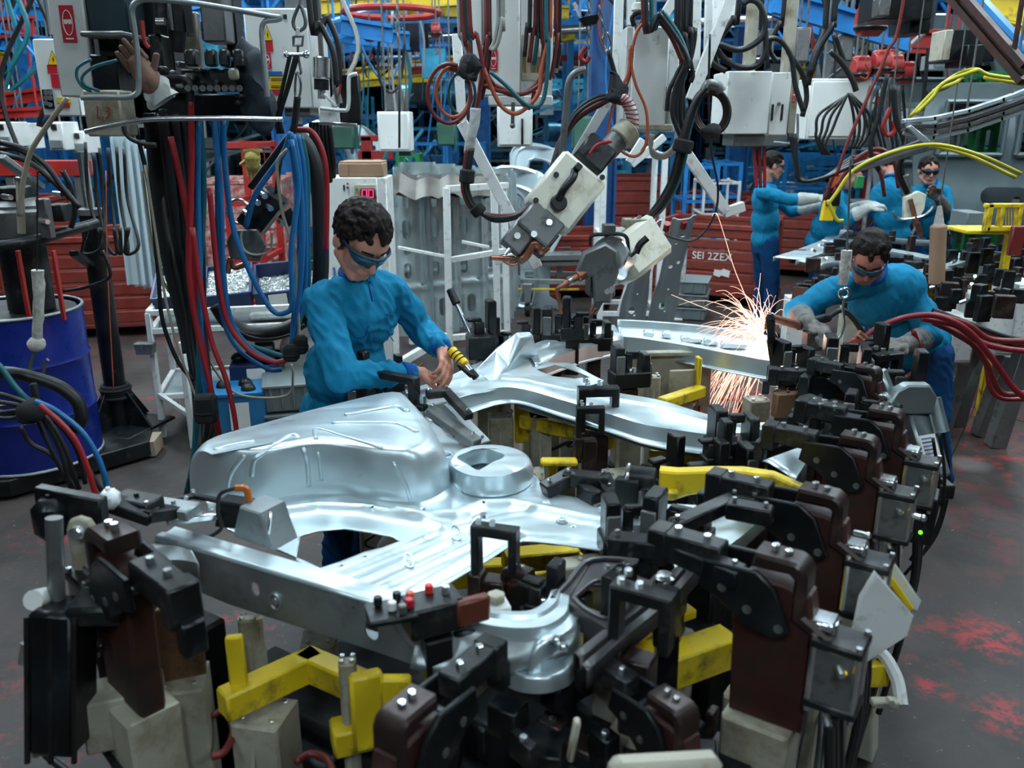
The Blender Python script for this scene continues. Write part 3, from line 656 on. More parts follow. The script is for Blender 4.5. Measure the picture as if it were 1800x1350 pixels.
rackframe('white_rack',1240,1302,318,392,11.0,.6,WHITE2,'white tube rack in front of the blue cages',wd=.03)
rackframe('white_rack',1062,1168,268,400,8.6,.6,WHITE2,'white tube stand between the two hanging welding guns',wd=.055,shelves=2)
rackframe('white_rack',1530,1640,160,330,12.5,.7,WHITE2,'white tube rack far behind the spring balancers',wd=.04)
rackframe('red_rack',395,450,250,480,8.6,.7,REDP,'red frame cage behind the hanging black gun',mesh=True,wd=.06)
rackframe('green_gantry',1716,1738,125,360,10.6,.5,GREEN,'tall green gantry at the right of the glasses-wearing man',wd=.07,shelves=4)
rackframe('green_gantry',1736,1768,260,360,11.4,.4,GREEN,'lower green gantry section behind the yellow arm',wd=.06,shelves=2)
rackframe('green_rack',700,735,270,300,12,.5,GREEN,'small green frame by the brown sheets',wd=.05,shelves=1)
for (x0,x1,yt,yb,Y,lab) in ((960,1020,250,390,13.5,'blue rack behind the bright door rings'),(560,640,255,330,15,'far blue rack behind the cardboard box'),(20,120,235,330,12,'blue rack far behind at the left edge'),(1500,1600,255,330,15,'blue rack far behind the blurred bending man')):
    rackframe('blue_rack',x0,x1,yt,yb,Y,.8,BLUEP,lab,mesh=True)
# red machine frame at left
t = thing('red_gantry','red steel gantry beam on posts at the left behind the pump','frame',Q(70,300,7.2))
m = rb(-80,282,150,310,7.2,.12); m.build('beam',REDP,t)
for px in (20,140): m = MB(); p = Q(px,310,7.25); m.bar((p.x,7.25,0),(p.x,7.25,p.z),.07); m.build('post',GREYM,t)
t = thing('red_gantry','narrow red steel post frame between the cabinets left of the cardboard box','frame',Q(640,270,11)); 
m = rb(630,265,690,280,11,.15); m.build('beam',REDP,t); m = rb(636,240,654,330,11,.12,z0=0); m.build('post',REDP,t); m = rb(628,238,662,248,11,.2); m.build('cap',REDP,t)
# wide grey car body side shells far right
BODY = mat('grey primed car body',(.10,.13,.14),.4,.2,var=.06)
def shell(px,py,Y,s,yaw,lab):
    c = Q(px,py,Y); t = thing('body_shell',lab,'car body',c,None); F = rz(yaw)@FRONT
    out = [(-1.2,0),(1.3,0),(1.35,.5),(1.2,.75),(.95,1.35),(.6,1.5),(-.9,1.55),(-1.2,1.4),(-1.3,.8)]
    holes = [[(-1.05,.8),(-.4,.8),(-.4,1.36),(-1.02,1.36)],[(-.25,.8),(.35,.8),(.33,1.36),(-.25,1.36)],[(.5,.8),(1.02,.8),(.8,1.3),(.5,1.36)],slot(-.3,.35,.5,.2,4),slot(.6,.3,.12,.12,4)]
    plate([(x*s,y*s) for x,y in out],[[(x*s,y*s) for x,y in h] for h in holes],.03,.12,lambda x,y:.12*math.cos(y*1.0/s)+.02*sin(y*9),F,c).build('side_panel',BODY,t,smooth=50)
    for h in holes[:3]: MB().tube([c+F@V((x*s,y*s,.12)) for x,y in h+h[:1]],.03,n=6,sub=0).build('window_frame',BODY,t)
    m = MB(); m.box(c+F@V((0,1.53*s,-.5)),(2.0*s,1.0,.05),yaw); m.build('roof',BODY,t); return t
shell(1590,255,12,1.05,.05,'grey car body side with window openings behind the red balancers')
shell(1690,390,9.5,.8,-.1,'grey car body shell behind the man in dark glasses')
shell(1800,400,8.8,.9,-.2,'grey car body shell at the right edge behind the yellow bracket')
# ================================================================ cabinets standing or hanging far back
def cabinet(x0,y0,x1,y1,Y,dep,material,label,name='control_cabinet',cat='cabinet',hang=True,doors=1,rot=0,extra=None,side=None):
    c = Q((x0+x1)/2,y1,Y); t = thing(name,label,cat,c); rb(x0,y0,x1,y1,Y,dep,rot=rot).build('housing',material,t)
    wx = (x1-x0); wy = y1-y0; e = .05
    for i in range(doors):
        a = x0+wx*(i+e)/doors; b = x0+wx*(i+1-e)/doors
        d = rb(a,y0+wy*.05,b,y1-wy*.05,Y-.012,.012,rot=rot,bv=.003).build('door',material,t)
    if hang:
        for fx in (.25,.75):
            p = Q(x0+wx*fx,y0,Y+dep/2); MB().cyl(p,V((p.x,p.y,max(p.z+.3,4.36))),.009,n=6).build('hanger_tube',GREYM,t)
    return t
cabinet(664,196,720,266,7.6,.3,WHITE,'small white hanging cabinet with a grimy lower edge left of the hose coil')
cabinet(676,158,712,196,8.4,.3,GREYM,'grey hanging unit just above the small white cabinet')
cabinet(700,224,722,274,7.9,.2,GRNB,'dull green box hanging beside the small white cabinet')
cabinet(768,216,800,256,9.2,.3,GRNB,'dull green hanging box right of the hose coil')
cabinet(578,222,622,262,9.5,.3,GRNB,'dull green box behind the black hose bundle')
cabinet(1008,205,1040,262,9.5,.3,GRNB,'dull green box at the foot of the blue column')
cabinet(874,186,936,258,6.2,.3,WHITE,'white box with a black slot hanging below the hose-covered cabinet')
m = rb(916,208,920,254,6.17,.02); one('black_slot_cover',m,BLACK,'narrow black slot cover on the hanging white box','cover')
cabinet(1420,138,1528,245,6.4,.35,WHITE,'white welding cabinet behind the looped cables, right of the larger one')
for i,(x0,y0,x1,y1,Y,lab) in enumerate(((-10,214,20,258,8,'white control box at the far left edge'),(30,216,48,262,8.4,'narrow white control box at the far left'),(84,214,112,264,8,'white control box under the leaning cabinet, left one'),(126,230,150,270,8.2,'white control box under the leaning cabinet, right one'),(1640,96,1700,122,10,'pale box far at the upper right'))):
    c = cabinet(x0,y0,x1,y1,Y,.3,WHITE,lab); m = rb(x0+3,y1-18,x1-3,y1-3,Y-.03,.02); m.build('vent',GREYP,c)
    m = rb(x0+4,y0+4,x1-(x1-x0)*.5,y0+14,Y-.03,.02); m.build('control_plate',BLACK,c)
for i,(x0,y0,x1,y1,Y,mt,lab) in enumerate(((300,250,330,300,11,GREYM,'grey machine head far behind the hoses'),(560,180,600,222,12,GREYM,'grey unit far behind the black hose'),(1080,230,1110,262,10,GRNB,'green unit right of the blue column'),(1462,90,1500,138,8,GREYM,'grey unit above the cabinet with looped cables'),(1340,50,1362,96,7.5,GREYM,'grey hoist body over the large white welding box'),(1400,48,1424,110,7,GREYM,'grey perforated hoist column left of the red balancers'),(1478,60,1500,108,7.5,GREYM,'second grey hoist column left of the red balancers'))):
    cabinet(x0,y0,x1,y1,Y,.2,mt,lab,'hoist_unit','machine')
# red cable clutter: vertical hoses far back
rnd = random.Random(5)
for i in range(70):
    px = rnd.choice([rnd.uniform(0,90),rnd.uniform(560,830),rnd.uniform(1380,1700),rnd.uniform(560,830),rnd.uniform(1060,1100)]); Y = rnd.uniform(7,14); y0 = -15; y1 = rnd.uniform(100,300)
    a = Q(px,y0,Y); b = Q(px+rnd.uniform(-25,25),y1,Y); mid = (a+b)/2+V((rnd.uniform(-.3,.3),0,0)); pts = [a,mid,b]
    if rnd.random() < .5: pts.append(b+V((rnd.uniform(.15,.4),0,.25)))
    m = MB().tube(pts,rnd.choice((.010,.014,.02)),n=5,sub=5)
    tag(m.build('far_cable',rnd.choice((RUBBER,RUBBER,RUBBER,BLUEB,HTEAL,HDRED,HGREY)),smooth=60),'thin cable hanging down from the far roof steel','cable','far hanging cables')

t = thing('transport_cart','low silver cart frame on black casters below the upper welding gun','cart',P(1000,560,0)); c = P(1000,555,0)
for (dx,dy) in ((-.45,0),(.28,-.1),(.45,.4),(-.4,.5)): MB().prism([(-.05,0),(.05,0),(.03,-.2),(-.03,-.2)],.08,FRONT,c+V((dx,dy,.36)),.006).build('leg',STEEL2,t); MB().cyl(c+V((dx-.03,dy,.07)),c+V((dx+.03,dy,.07)),.07,n=16,bv=.01).build('wheel',RUBBER,t)
for (a,b) in (((-.5,0),(.5,-.12)),((-.5,.5),(.5,.4)),((-.5,0),(-.5,.5)),((.5,-.12),(.5,.4))): MB().bar(c+V((*a,.38)),c+V((*b,.38)),.05).build('rail',STEEL2,t)
MB().box(c+V((-.1,.2,.62)),(.5,.3,.06),.1).build('grey_plate',GREYM,t); MB().box(c+V((-.1,.2,.55)),(.4,.25,.05),.1).build('grey_plate',GREYM,t); MB().bar(c+V((-.1,.2,.38)),c+V((-.1,.2,.6)),.06).build('support',GREYM,t); MB().bar(c+V((-.55,-.05,.30)),c+V((.1,-.05,.30)),.02).build('yellow_strip',YEL,t)
# ================================================================ hoses and hanging equipment
def pp(pts,Y=None): return [Q(p[0],p[1],p[2] if len(p) > 2 else Y) for p in pts]
def hose(pts,rpx,m,label,Y=3.5,group=None,name='hose',cat='hose',n=8,sub=6,r2=None):
    q = pp(pts,Y)
    if pts[0][1] < 0 and pts[0][0] > 0: q = [V((q[0].x+(q[0].x-q[1].x)*.4,q[0].y,4.36))]+q
    r = rpx*q[len(q)//2].y/FPX
    o = MB().tube(q,r,n=n,sub=sub,r2=None if r2 is None else r2*q[-1].y/FPX).build(name,m,smooth=180); return tag(o,label,cat,group)
def coil(cx,cy,rx,ry,Y,rpx,m,label,turns=1.15,a0=1.2,tail=None,dY=.03):
    pts = [(cx+rx*(1-.05*t)*cos(a0+t*2*pi),cy-ry*(1-.05*t)*sin(a0+t*2*pi),Y+dY*t) for t in [i/18 for i in range(int(18*turns)+1)]]
    return hose(pts+(tail or []),rpx,m,label,Y,name='coiled_hose',sub=2)
def sticker(t,x0,y0,x1,y1,Y,material,name='sticker',pts=None,off=.004):
    a = Q((x0+x1)/2,(y0+y1)/2,Y-off); w = (x1-x0)*a.y/FPX; h = (y1-y0)*a.y/FPX
    pts = [(px*w,py*h) for px,py in (pts or [(-.5,-.5),(.5,-.5),(.5,.5),(-.5,.5)])]
    return MB().prism(pts,.0015,FRONT,a,bv=0).build(name,material,t,smooth=0)
def goggles(t,x0,y0,x1,y1,Y,off=.004):
    sticker(t,x0,y0,x1,y1,Y,SIGNR,'safety_sign',off=off); a = Q((x0+x1)/2,(y0+y1)/2,Y-off-.002); w = (x1-x0)*a.y/FPX; h = (y1-y0)*a.y/FPX
    m = MB(); ring = [(a+V((cos(k)*w*.34,-.001,sin(k)*h*.34+h*.03))) for k in [i*2*pi/16 for i in range(17)]]; m.tube(ring,w*.028,n=5,sub=0); m.build('head_outline',SIGNW,t)
    m = MB(); g = [(-.26,.10),(.26,.10),(.24,-.02),(.06,-.03),(0,.03),(-.06,-.03),(-.24,-.02)]; m.prism([(x*w*1.1,y*h+.02*h) for x,y in g],.001,FRONT,a,bv=0); m.build('goggles_symbol',SIGNW,t)
    m = MB(); m.prism([(-.28*w,-.42*h),(.28*w,-.42*h),(.28*w,-.38*h),(-.28*w,-.38*h)],.001,FRONT,a,bv=0); m.build('sign_line',SIGNW,t)
def warn(t,x0,y0,x1,y1,Y,off=.004):
    sticker(t,x0,y0,x1,y1,Y,SIGNK,'triangle_border',[(-.5,-.5),(.5,-.5),(0,.5)],off); sticker(t,x0+1.2,y0+2.2,x1-1.2,y1-.8,Y,SIGNY,'warning_triangle',[(-.5,-.5),(.5,-.5),(0,.5)],off+.002)
    sticker(t,x0+(x1-x0)*.38,y0+(y1-y0)*.4,x1-(x1-x0)*.36,y1-(y1-y0)*.12,Y,SIGNK,'bolt_symbol',[(.3,.5),(-.3,.0),(.05,.02),(-.2,-.5),(.4,.1),(.05,.08)],off+.004)
def toroof(t,px,py,Y,r=.012,mt=GREYM,name='hanger_rod'):
    p = Q(px,py,Y); MB().cyl(p,V((p.x,p.y,max(4.36,p.z+.4))),r,n=8).build(name,mt,t)
def chain(p0,p1,mt=GREYM,label='chain',r=.0035,ln=.03):
    t = thing('lifting_chain',label,'chain',p1); a = V(p0); b = V(p1); d = (b-a); n = int(d.length/(ln*.78)); dd = d.normalized(); F = frame(V((0,1,0)) if abs(dd.z) > .5 else V((1,0,0)),dd)
    m = MB()
    for i in range(n):
        c = a+dd*(i+.5)*(d.length/n); X = V((1,0,0)) if i%2 else V((0,1,0)); pts = [c+X*(cos(q)*ln*.28)+dd*(sin(q)*ln*.5) for q in [k*2*pi/10 for k in range(11)]]; m.tube(pts,r,n=5,sub=0)
    m.build('chain_links',mt,t); return t
# ---------------------------------------------------------------- left hanging station
t = thing('leaning_cabinet','white narrow cabinet with a red goggles sign at the upper left','cabinet',Q(130,170,3.4)); rb(90,-60,152,170,3.4,.32,rot=.0).build('housing',WHITE,t); goggles(t,108,14,131,70,3.4)
m = rb(152,-60,158,120,3.38,.3); m.build('black_edge',BLACK,t); toroof(t,120,-50,3.5)
t = thing('warning_cabinet','white cabinet with a yellow triangle, partly behind the goggles-sign cabinet','cabinet',Q(95,204,4.4)); rb(66,68,134,204,4.4,.3).build('housing',WHITE,t); warn(t,83,90,103,113,4.4); sticker(t,84,115,100,128,4.4,SIGNR); sticker(t,91,132,110,153,4.4,SIGNR); sticker(t,101,172,124,180,4.4,SIGNY); sticker(t,104,181,122,189,4.4,SIGNR)
rb(75,157,93,191,4.39,.01).build('switch_panel',BLACK,t); [MB().cyl(Q(a,b,4.385),Q(a,b,4.36),.012,n=8).build('switch',GREYM,t) for a,b in ((81,163),(88,163),(81,172),(88,172),(81,181),(88,184))]; toroof(t,90,60,4.5)
t = thing('hanging_valve_station','dark hanging valve station with levers, gauge and manifold at the upper left','valve station',Q(260,200,3.1))
rb(152,-40,222,56,3.25,.2).build('tank',mat('dark teal tank',(.02,.045,.055),.35,.4),t); rb(139,54,216,64,3.1,.28).build('flange_plate',GREYM,t); rb(172,64,208,98,3.2,.15).build('motor_block',BLK2,t); rb(160,95,206,165,3.25,.18).build('pump_block',BLACK,t)
rb(148,158,213,240,3.0,.12).build('junction_plate',CREAM,t); Z = SIGNR
for pts in ([(187,188),(192,190),(191,195),(187,196),(192,198),(190,206),(186,208)],[(171,186),(172,208),(176,206)],[(181,205),(182,208)]):
    MB().tube([Q(a,b,2.985) for a,b in pts],.0022,n=5,sub=3).build('red_scribble',HRED,t)
hp = [(143,172),(180,171),(222,171),(240,165),(244,150),(242,100),(236,50),(232,18),(240,4),(262,-1),(330,4),(400,15),(478,29),(493,31),(486,35),(468,37),(461,46),(461,70),(466,125),(470,170)]
MB().tube(pp(hp,2.85),.0085,n=10,sub=4).build('handle_tube',STEEL2,t); MB().tube(pp([(150,232),(190,223),(240,213),(285,209),(400,208),(497,210)],2.8),.0075,n=10).build('handle_tube',CHROME,t)
rb(238,-40,300,135,3.4,.2).build('housing',BLACK,t); MB().cyl(Q(282,-20,3.15),Q(282,60,3.15),.022,n=12).build('pipe',BLK2,t); MB().cyl(Q(275,38,3.1),Q(290,38,3.1),.012).build('collar',CHROME,t)
m = MB(); m.tube(pp([(249,36),(251,55),(255,75),(262,84)],3.05),.008,n=8,r2=.0075); m.build('red_lever',REDP,t)
rb(262,60,285,130,3.15,.1).build('valve_body',BLK2,t); rb(320,20,350,132,3.3,.04).build('cream_plate',CREAM,t); rb(300,-40,322,60,3.15,.09).build('filter_head',BLACK,t); MB().cyl(Q(312,55,3.12),Q(312,92,3.12),.030,.024,n=12).build('filter_bowl',BLACK,t)
rb(350,-60,392,74,3.2,.12).build('grey_cover',GREYM,t); rb(392,-60,412,100,3.3,.1).build('back_plate',BLACK,t)
for i,x in enumerate((333,366,390,414)): rb(x-9,86,x+9,116,3.05,.06,rot=.1*i).build('valve_head',BLK2,t)
rb(318,120,424,160,3.1,.1).build('manifold',BLACK,t); [MB().cyl(Q(x,155,3.08),Q(x,155,3.02),.011,n=8).build('port',GREYM,t) for x in range(330,424,13)]; rb(400,120,418,140,3.05,.02).build('lug_plate',CREAM,t)
m = MB(); c = Q(301,163,3.0); m.cyl(c,c+V((0,-.03,0)),.018,n=16,bv=.003); m.build('gauge_case',CHROME,t); MB().cyl(c+V((0,-.031,0)),c+V((0,-.033,0)),.014,n=16).build('gauge_dial',SIGNW,t); MB().bar(c+V((-.008,-.036,-.006)),c+V((.006,-.036,.006)),.002).build('needle',SIGNR,t)
m = MB(); m.tube(pp([(285,140),(318,138),(332,145),(334,165),(334,178)],3.05),.014,n=10); m.build('elbow_pipe',BLK2,t); rb(240,135,320,165,3.2,.12).build('lower_block',BLK2,t)
rb(270,165,430,205,3.25,.1).build('lower_frame',BLACK,t); toroof(t,300,-40,3.4,.03,BLACK); toroof(t,200,-40,3.3,.02,BLACK)
rnd = random.Random(11)
for i in range(22):
    x = rnd.uniform(240,420); y = rnd.uniform(100,200); rb(x,y,x+rnd.uniform(5,16),y+rnd.uniform(5,14),3.05,.04,rot=rnd.uniform(-.3,.3)).build('fitting',rnd.choice((BLACK,BLK2,GREYM,STEEL2)),t)
for pts in ([(160,104),(138,118),(135,135),(145,152),(160,160)],[(205,106),(165,118),(145,135),(150,150),(175,160)]): hose(pts,2.6,HTEAL,'thin teal air hose looping at the side of the goggles-sign cabinet' if pts[0][0] < 170 else 'second teal air hose looping under the valve station',3.0)
hose([(118,172),(80,225),(55,265),(45,300),(38,340),(35,380)],4.5,HTAN,'beige conduit from the leaning cabinet down to the drum pump',3.6)
hose([(215,215),(225,240),(250,252),(275,255)],4,RUBBER,'short black hose below the valve station',3.0)
# work gloves pushed onto the station: brown hand, pale cuff
def glove_obj(name,label,p0,p1,Y,mt,cuffm,w=.045,fold=1):
    t = thing(name,label,'glove',p1); a = V(p0); b = V(p1); d = (b-a).normalized(); s = d.cross(V((0,1,0))).normalized(); m = MB()
    m.cone(a,a.lerp(b,.5),w*.8,w,n=10)
    for i in range(4): q = a+s*(w*.75*(i-1.5)/1.5); m.cone(q,q-d*(.05+.01*(i%3))+V((0,-.02*fold,0)),w*.26,w*.2,n=8)
    m.cone(a.lerp(b,.3)+s*w*.8,a.lerp(b,.1)+s*w*1.5,w*.3,w*.24,n=8); wobble(m,.006,14); m.build('glove_hand',mt,t)
    m = MB(); k = 10; st = []
    for j in range(7):
        c = a.lerp(b,.5+.5*j/6); r = w*(1+.25*j/6)
        for i in range(k): q = 2*pi*i/k; st.append(c+s*cos(q)*r*(1+.2*sin(3*q+j))+V((0,1,0))*sin(q)*r*.55)
    m.v = st; m.f = [(j*k+i,j*k+(i+1)%k,(j+1)*k+(i+1)%k,(j+1)*k+i) for j in range(6) for i in range(k)]; m.build('cuff',cuffm,t); return t
LEATH = mat('brown leather',(.15,.075,.05),.7,0,var=.3,bump=.3)
glove_obj('hung_glove','brown leather glove with a pale cuff hanging on the valve station',Q(243,112,2.93),Q(289,178,2.93),2.95,LEATH,GLOVL,.042)
glove_obj('hung_glove','yellow glove hanging behind the long hoses',Q(445,292,4.6),Q(442,262,4.6),4.6,YGLOV,YGLOV,.04,0)
m = MB(); c = Q(446,150,3.15); m.ell(c,(.050,.05,.12),n=16,m=14); m.ell(c+V((.02,0,-.08)),(.055,.05,.09),n=16,m=12); m.ell(c+V((-.02,0,.06)),(.035,.04,.09)); wobble(m,.03,16); one('cloth_bag',m,mat('dark blue cloth',(.008,.016,.028),.8,bump=.4,bscale=20),'dark blue cloth bag slung on the right of the valve station','bag')
# thick black bundle under the station
for i,(a,b,c_,d,e) in enumerate(((285,300,318,335,352),(305,318,332,345,358),(322,330,340,350,364),(298,306,322,338,350),(340,345,352,356,366),(275,285,305,330,346),(312,322,338,352,370),(330,338,346,352,360))):
    hose([(a,200,3.2+.03*i),(b,320,3.25+.03*i),(c_,450,3.3),(d,580,3.3),(e,690,3.25),(e+2,760,3.2),(350-i*2,850,3.1)],9 if i < 6 else 6,RUBBER,'thick black cable in the bundle under the valve station',group='thick black cables under the valve station')
hose([(300,240),(320,330),(338,430),(345,520),(362,640),(380,735),(390,790)],5.5,HRED,'bright red hose, leftmost of the long drooping red hoses',3.1)
hose([(335,172),(337,260),(335,370),(332,470),(345,570),(372,690),(385,760)],5.5,HRED,'bright red hose falling straight from the pipe elbow of the valve station',3.05)
hose([(338,400),(352,500),(372,600),(395,660),(410,720),(420,790)],5,HRED,'bright red hose that passes outside the black strap at the floor bundle',3.0)
hose([(368,330),(376,420),(385,500),(402,570),(440,618),(480,636),(502,634)],5,HRED,'bright red hose curving right to the black strap by the worker back',3.1)
hose([(350,205),(348,330),(352,480),(354,600),(362,700),(368,730)],5,HBLUE,'blue hose hanging straight into the strapped bundle',3.08)
hose([(352,210),(358,350),(350,500),(350,640),(345,750),(340,810),(328,868)],5.5,HTEAL,'teal hose running down to the floor behind the hump',3.12)
hose([(375,205),(388,340),(392,470),(405,560),(440,612),(490,640)],5,HBLUE,'blue hose curving right beside the red one to the strap',3.15)
hose([(392,205),(396,300),(410,400),(440,480),(478,545),(505,548),(514,528),(512,440),(524,330),(512,245)],5,HBLUE,'blue hose making a long U loop in front of the screw bins',3.2)
hose([(386,205),(382,330),(385,470),(392,560),(420,615),(470,648),(495,650)],4.5,HBLUE,'second blue hose curving right under the red one',3.2)
hose([(400,205),(384,280),(388,380),(380,470),(395,560),(425,600),(500,627)],4.5,HTEAL,'teal hose among the hoses curving to the worker back',3.22)
for i,(dx,mt) in enumerate(((0,HBLUE),(8,HBLUE),(-7,HBLUE),(14,HTEAL))): hose([(515+dx,236),(526+dx,300),(532+dx*.6,400),(528+dx,500),(520+dx*.5,560),(513,605)],5,mt,'blue hose falling from the sling to the black strap',3.3+.03*i,'blue hoses falling from the sling')
hose([(512,232),(495,275),(450,340),(432,400)],5,HBLUE,'dark blue hose reaching the hanging black gun, upper',3.35); hose([(508,240),(470,290),(440,330)],6,RUBBER,'black hose reaching the hanging black gun',3.4)
hose([(505,262),(488,285),(490,330),(498,380),(520,450),(522,520),(527,600)],3,HTAN,'beige cable snaking down beside the blue hoses',3.3)
hose([(520,228),(548,232),(568,270),(574,320),(574,400),(572,440)],5,HRED,'dark red hose arching over the thick black hose',3.42)
hose([(522,236),(545,270),(560,330),(564,420),(562,500),(545,550),(505,578),(450,588),(405,570),(380,535)],14,RUBBER,'very thick black hose hanging in a deep U behind the worker back',3.55,n=14)
hose([(400,560),(430,588),(470,596),(510,588),(535,570)],2.5,RUBBER,'thin black cable under the thick black hose',3.5)
hose([(235,210),(262,330),(278,480),(285,560),(310,630),(340,670)],4,RUBBER,'black cable farthest left of the long hose curtain',3.2)
hose([(255,290),(275,420),(290,520),(310,600),(330,660),(345,700)],2.5,HTAN,'thin beige cable hanging beside the black one at the left of the curtain',3.15)
hose([(250,300),(268,430),(290,500),(330,560),(360,620),(400,680),(440,698),(505,695),(515,660),(512,640)],2.4,HTAN,'thin beige cable drooping low across the grey crate',3.4)
for i,(x,y,w_,h_,Y) in enumerate(((362,718,20,27,2.98),(512,620,14,16,3.08),(528,606,13,17,3.1))):
    c = Q(x,y,Y); s = Y/FPX; m = MB().box(c,(w_*2*s,w_*1.6*s,h_*2*s),.1,.012); m.ring(c+V((0,0,-h_*.2*s)),w_*1.02*s,.004,n=16); one('cable_strap',m,CLOTH,('wide black strap round the hose bundle left of the grey crate','round black strap joining red and blue hoses by the worker back','black strap nearest the worker back')[i],'strap')
for i,(a,b,c_,d) in enumerate(((292,300,318,338),(318,322,330,345),(270,282,300,330))): hose([(a,200,3.38),(b,320,3.4),(c_,450,3.4),(d,575,3.38),(d+8,620,3.36)],17,CLOTH,'wide black cloth-wrapped duct in the dark bundle under the valve station',group='wide black ducts under the valve station',n=14)
# lifting tackle above the hose sling
t = thing('sling_tackle','steel snap hook and shackle above the hose sling beside the warning cabinet','lifting hook',Q(520,95,3.4)); c = lambda a,b: Q(a,b,3.4)
m = MB(); m.tube([c(526,8),c(517,30),c(516,44),c(524,54),c(535,48),c(537,36),c(532,18),c(527,8)],.007,n=8); m.build('snap_hook',GREYM,t)
MB().bar(c(524,48),c(524,64),.016,bv=.003).build('tag_plate',SIGNW,t); m = MB(); m.tube([c(516,64),c(516,80),c(531,80),c(533,64),c(516,64)],.006,n=6,sub=0); m.build('shackle',GREYM,t); m = MB(); m.cyl(c(502,96),c(536,96),.008); m.ell(c(538,96),.014); m.ell(c(504,96),.012); m.build('cross_bar',CHROME,t)
m = MB(); m.tube([c(524,78),c(524,95),c(527,115),c(529,128),c(523,130)],.005,n=6); m.build('link',GREYM,t); m = MB(); m.tube([c(521,128),c(519,150),c(520,170),c(526,170),c(529,150),c(525,130),c(521,128)],.005,n=6); m.build('carabiner',CHROME,t); toroof(t,528,8,3.4,.006)
for i,(p0,p1) in enumerate(((510,485),(520,492),(524,492))): hose([(p0,96),((p0+p1)/2,150),(p1,205),(p1+5,235)],3.5,CLOTH,'black sling strap from the cross bar, '+('left','middle','right')[i]+' one',3.4,name='sling_strap',cat='strap')
hose([(523,170),(520,200),(516,225),(508,245)],6,CLOTH,'black strap below the carabiner gathering the blue hoses',3.4,name='sling_strap',cat='strap')
# white warning box C
t = thing('warning_box','large white hanging box with yellow triangle and coloured labels','cabinet',Q(500,190,4.2)); rb(434,14,545,190,4.2,.42).build('housing',WHITE,t); warn(t,462,46,478,70,4.2); sticker(t,459,74,479,89,4.2,SIGNR); goggles(t,461,94,476,119,4.2); sticker(t,473,126,496,134,4.2,SIGNB); sticker(t,474,134,501,146,4.2,SIGNY); sticker(t,474,147,502,157,4.2,SIGNY,); sticker(t,475,158,496,166,4.2,SIGNR)
for y in (137,140,150,153): sticker(t,477,y,499,y+1,4.2,SIGNK,'print_line',off=.007)
sticker(t,498,26,504,33,4.2,SIGNK,'black_patch'); m = rb(500,-10,542,16,4.3,.2); m.build('top_bracket',GREYM,t); rb(500,186,545,205,4.25,.3).build('bottom_plate',GREYM,t); toroof(t,520,-10,4.35,.03)
t = thing('filter_unit','metal filter cup with a pale bracket and black side plates right of the warning box','filter',Q(575,160,4.2)); c = Q(564,120,4.15); s = 4.2/FPX
MB().cyl(Q(565,138,4.15),Q(565,100,4.15),.042,n=16,bv=.005).build('metal_cup',CHROME,t); MB().cyl(Q(565,158,4.15),Q(565,139,4.15),.034,n=14).build('black_bowl',BLACK,t); MB().cyl(Q(565,174,4.15),Q(565,158,4.15),.018,n=12).build('outlet',CHROME,t)
rb(560,188,594,218,4.1,.05).build('white_bracket',WHITE2,t); m = MB(); m.tube(pp([(563,190),(600,194),(612,188),(613,140),(618,132),(628,130)],4.05),.009,n=8); m.build('guard_tube',WHITE2,t); rb(596,130,632,220,4.25,.05).build('side_plate',BLACK,t); MB().bar(Q(570,165,4.1),Q(592,188,4.1),.03,.012).build('brace',WHITE2,t)
MB().bar(Q(560,216,4.05),Q(628,220,4.05),.016).build('lower_tube',CHROME,t); m = MB(); m.tube(pp([(598,148),(597,160),(594,166)],4.05),.006,n=6); m.build('red_lever',REDP,t); MB().cyl(Q(590,155,4.1),Q(597,182,4.1),.016).build('valve',GREYM,t); toroof(t,565,100,4.2,.012)
hose([(542,-10),(562,40),(585,90),(592,150)],5,RUBBER,'thick black hose beside the filter cup, inner one',4.1); hose([(550,-10),(575,30),(592,70),(597,110),(595,150)],5,RUBBER,'thick black hose beside the filter cup, outer one',4.2)
for i in range(6): hose([(548+i*6,215,4.4),(550+i*7,280,4.4),(556+i*6,350-8*i,4.5)],5,RUBBER,'black hose hanging from the filter unit behind the worker head',group='black hoses under the filter unit')
# hanging black welding gun, left
t = thing('welding_gun','dark hanging welding gun with a grey plate and copper arm at the left','welding gun',Q(450,410,3.7))
gd = (Q(425,430,3.6)-Q(485,345,3.6)).normalized()
MB().bar(Q(486,340,3.62),Q(440,400,3.62),.13,.11,bv=.01).build('housing',BLACK,t); MB().prism([(-.07,-.05),(.05,-.06),(.08,.0),(.05,.07),(-.05,.07),(-.08,.02)],.03,FRONT,Q(436,432,3.55),.005).build('grey_plate',GREYM,t)
m = MB(); m.tube(pp([(430,465),(412,470),(405,455),(400,480)],3.6),.012,n=8); m.build('copper_arm',COPPER,t); m = MB(); m.tube(pp([(425,405),(424,420),(430,440),(450,448),(475,440),(478,410)],3.5),.005,n=6); m.build('grey_cable',HGREY,t)
[MB().cyl(Q(a,b,3.55),Q(a+6,b+5,3.5),.012,n=8).build('fitting',CHROME,t) for a,b in ((448,352),(470,362),(492,388),(430,372),(460,340))]; MB().cyl(Q(498,390,3.6),Q(520,375,3.6),.03,n=12).build('grip',BLACK,t)
m = MB(); m.ring(Q(420,372,3.65),.05,.006,frame(V((0,1,0)))); m.build('guard_ring',CHROME,t)
hose([(486,340),(490,300),(498,260),(508,240)],4,RUBBER,'black hose holding the hanging dark welding gun',3.6)
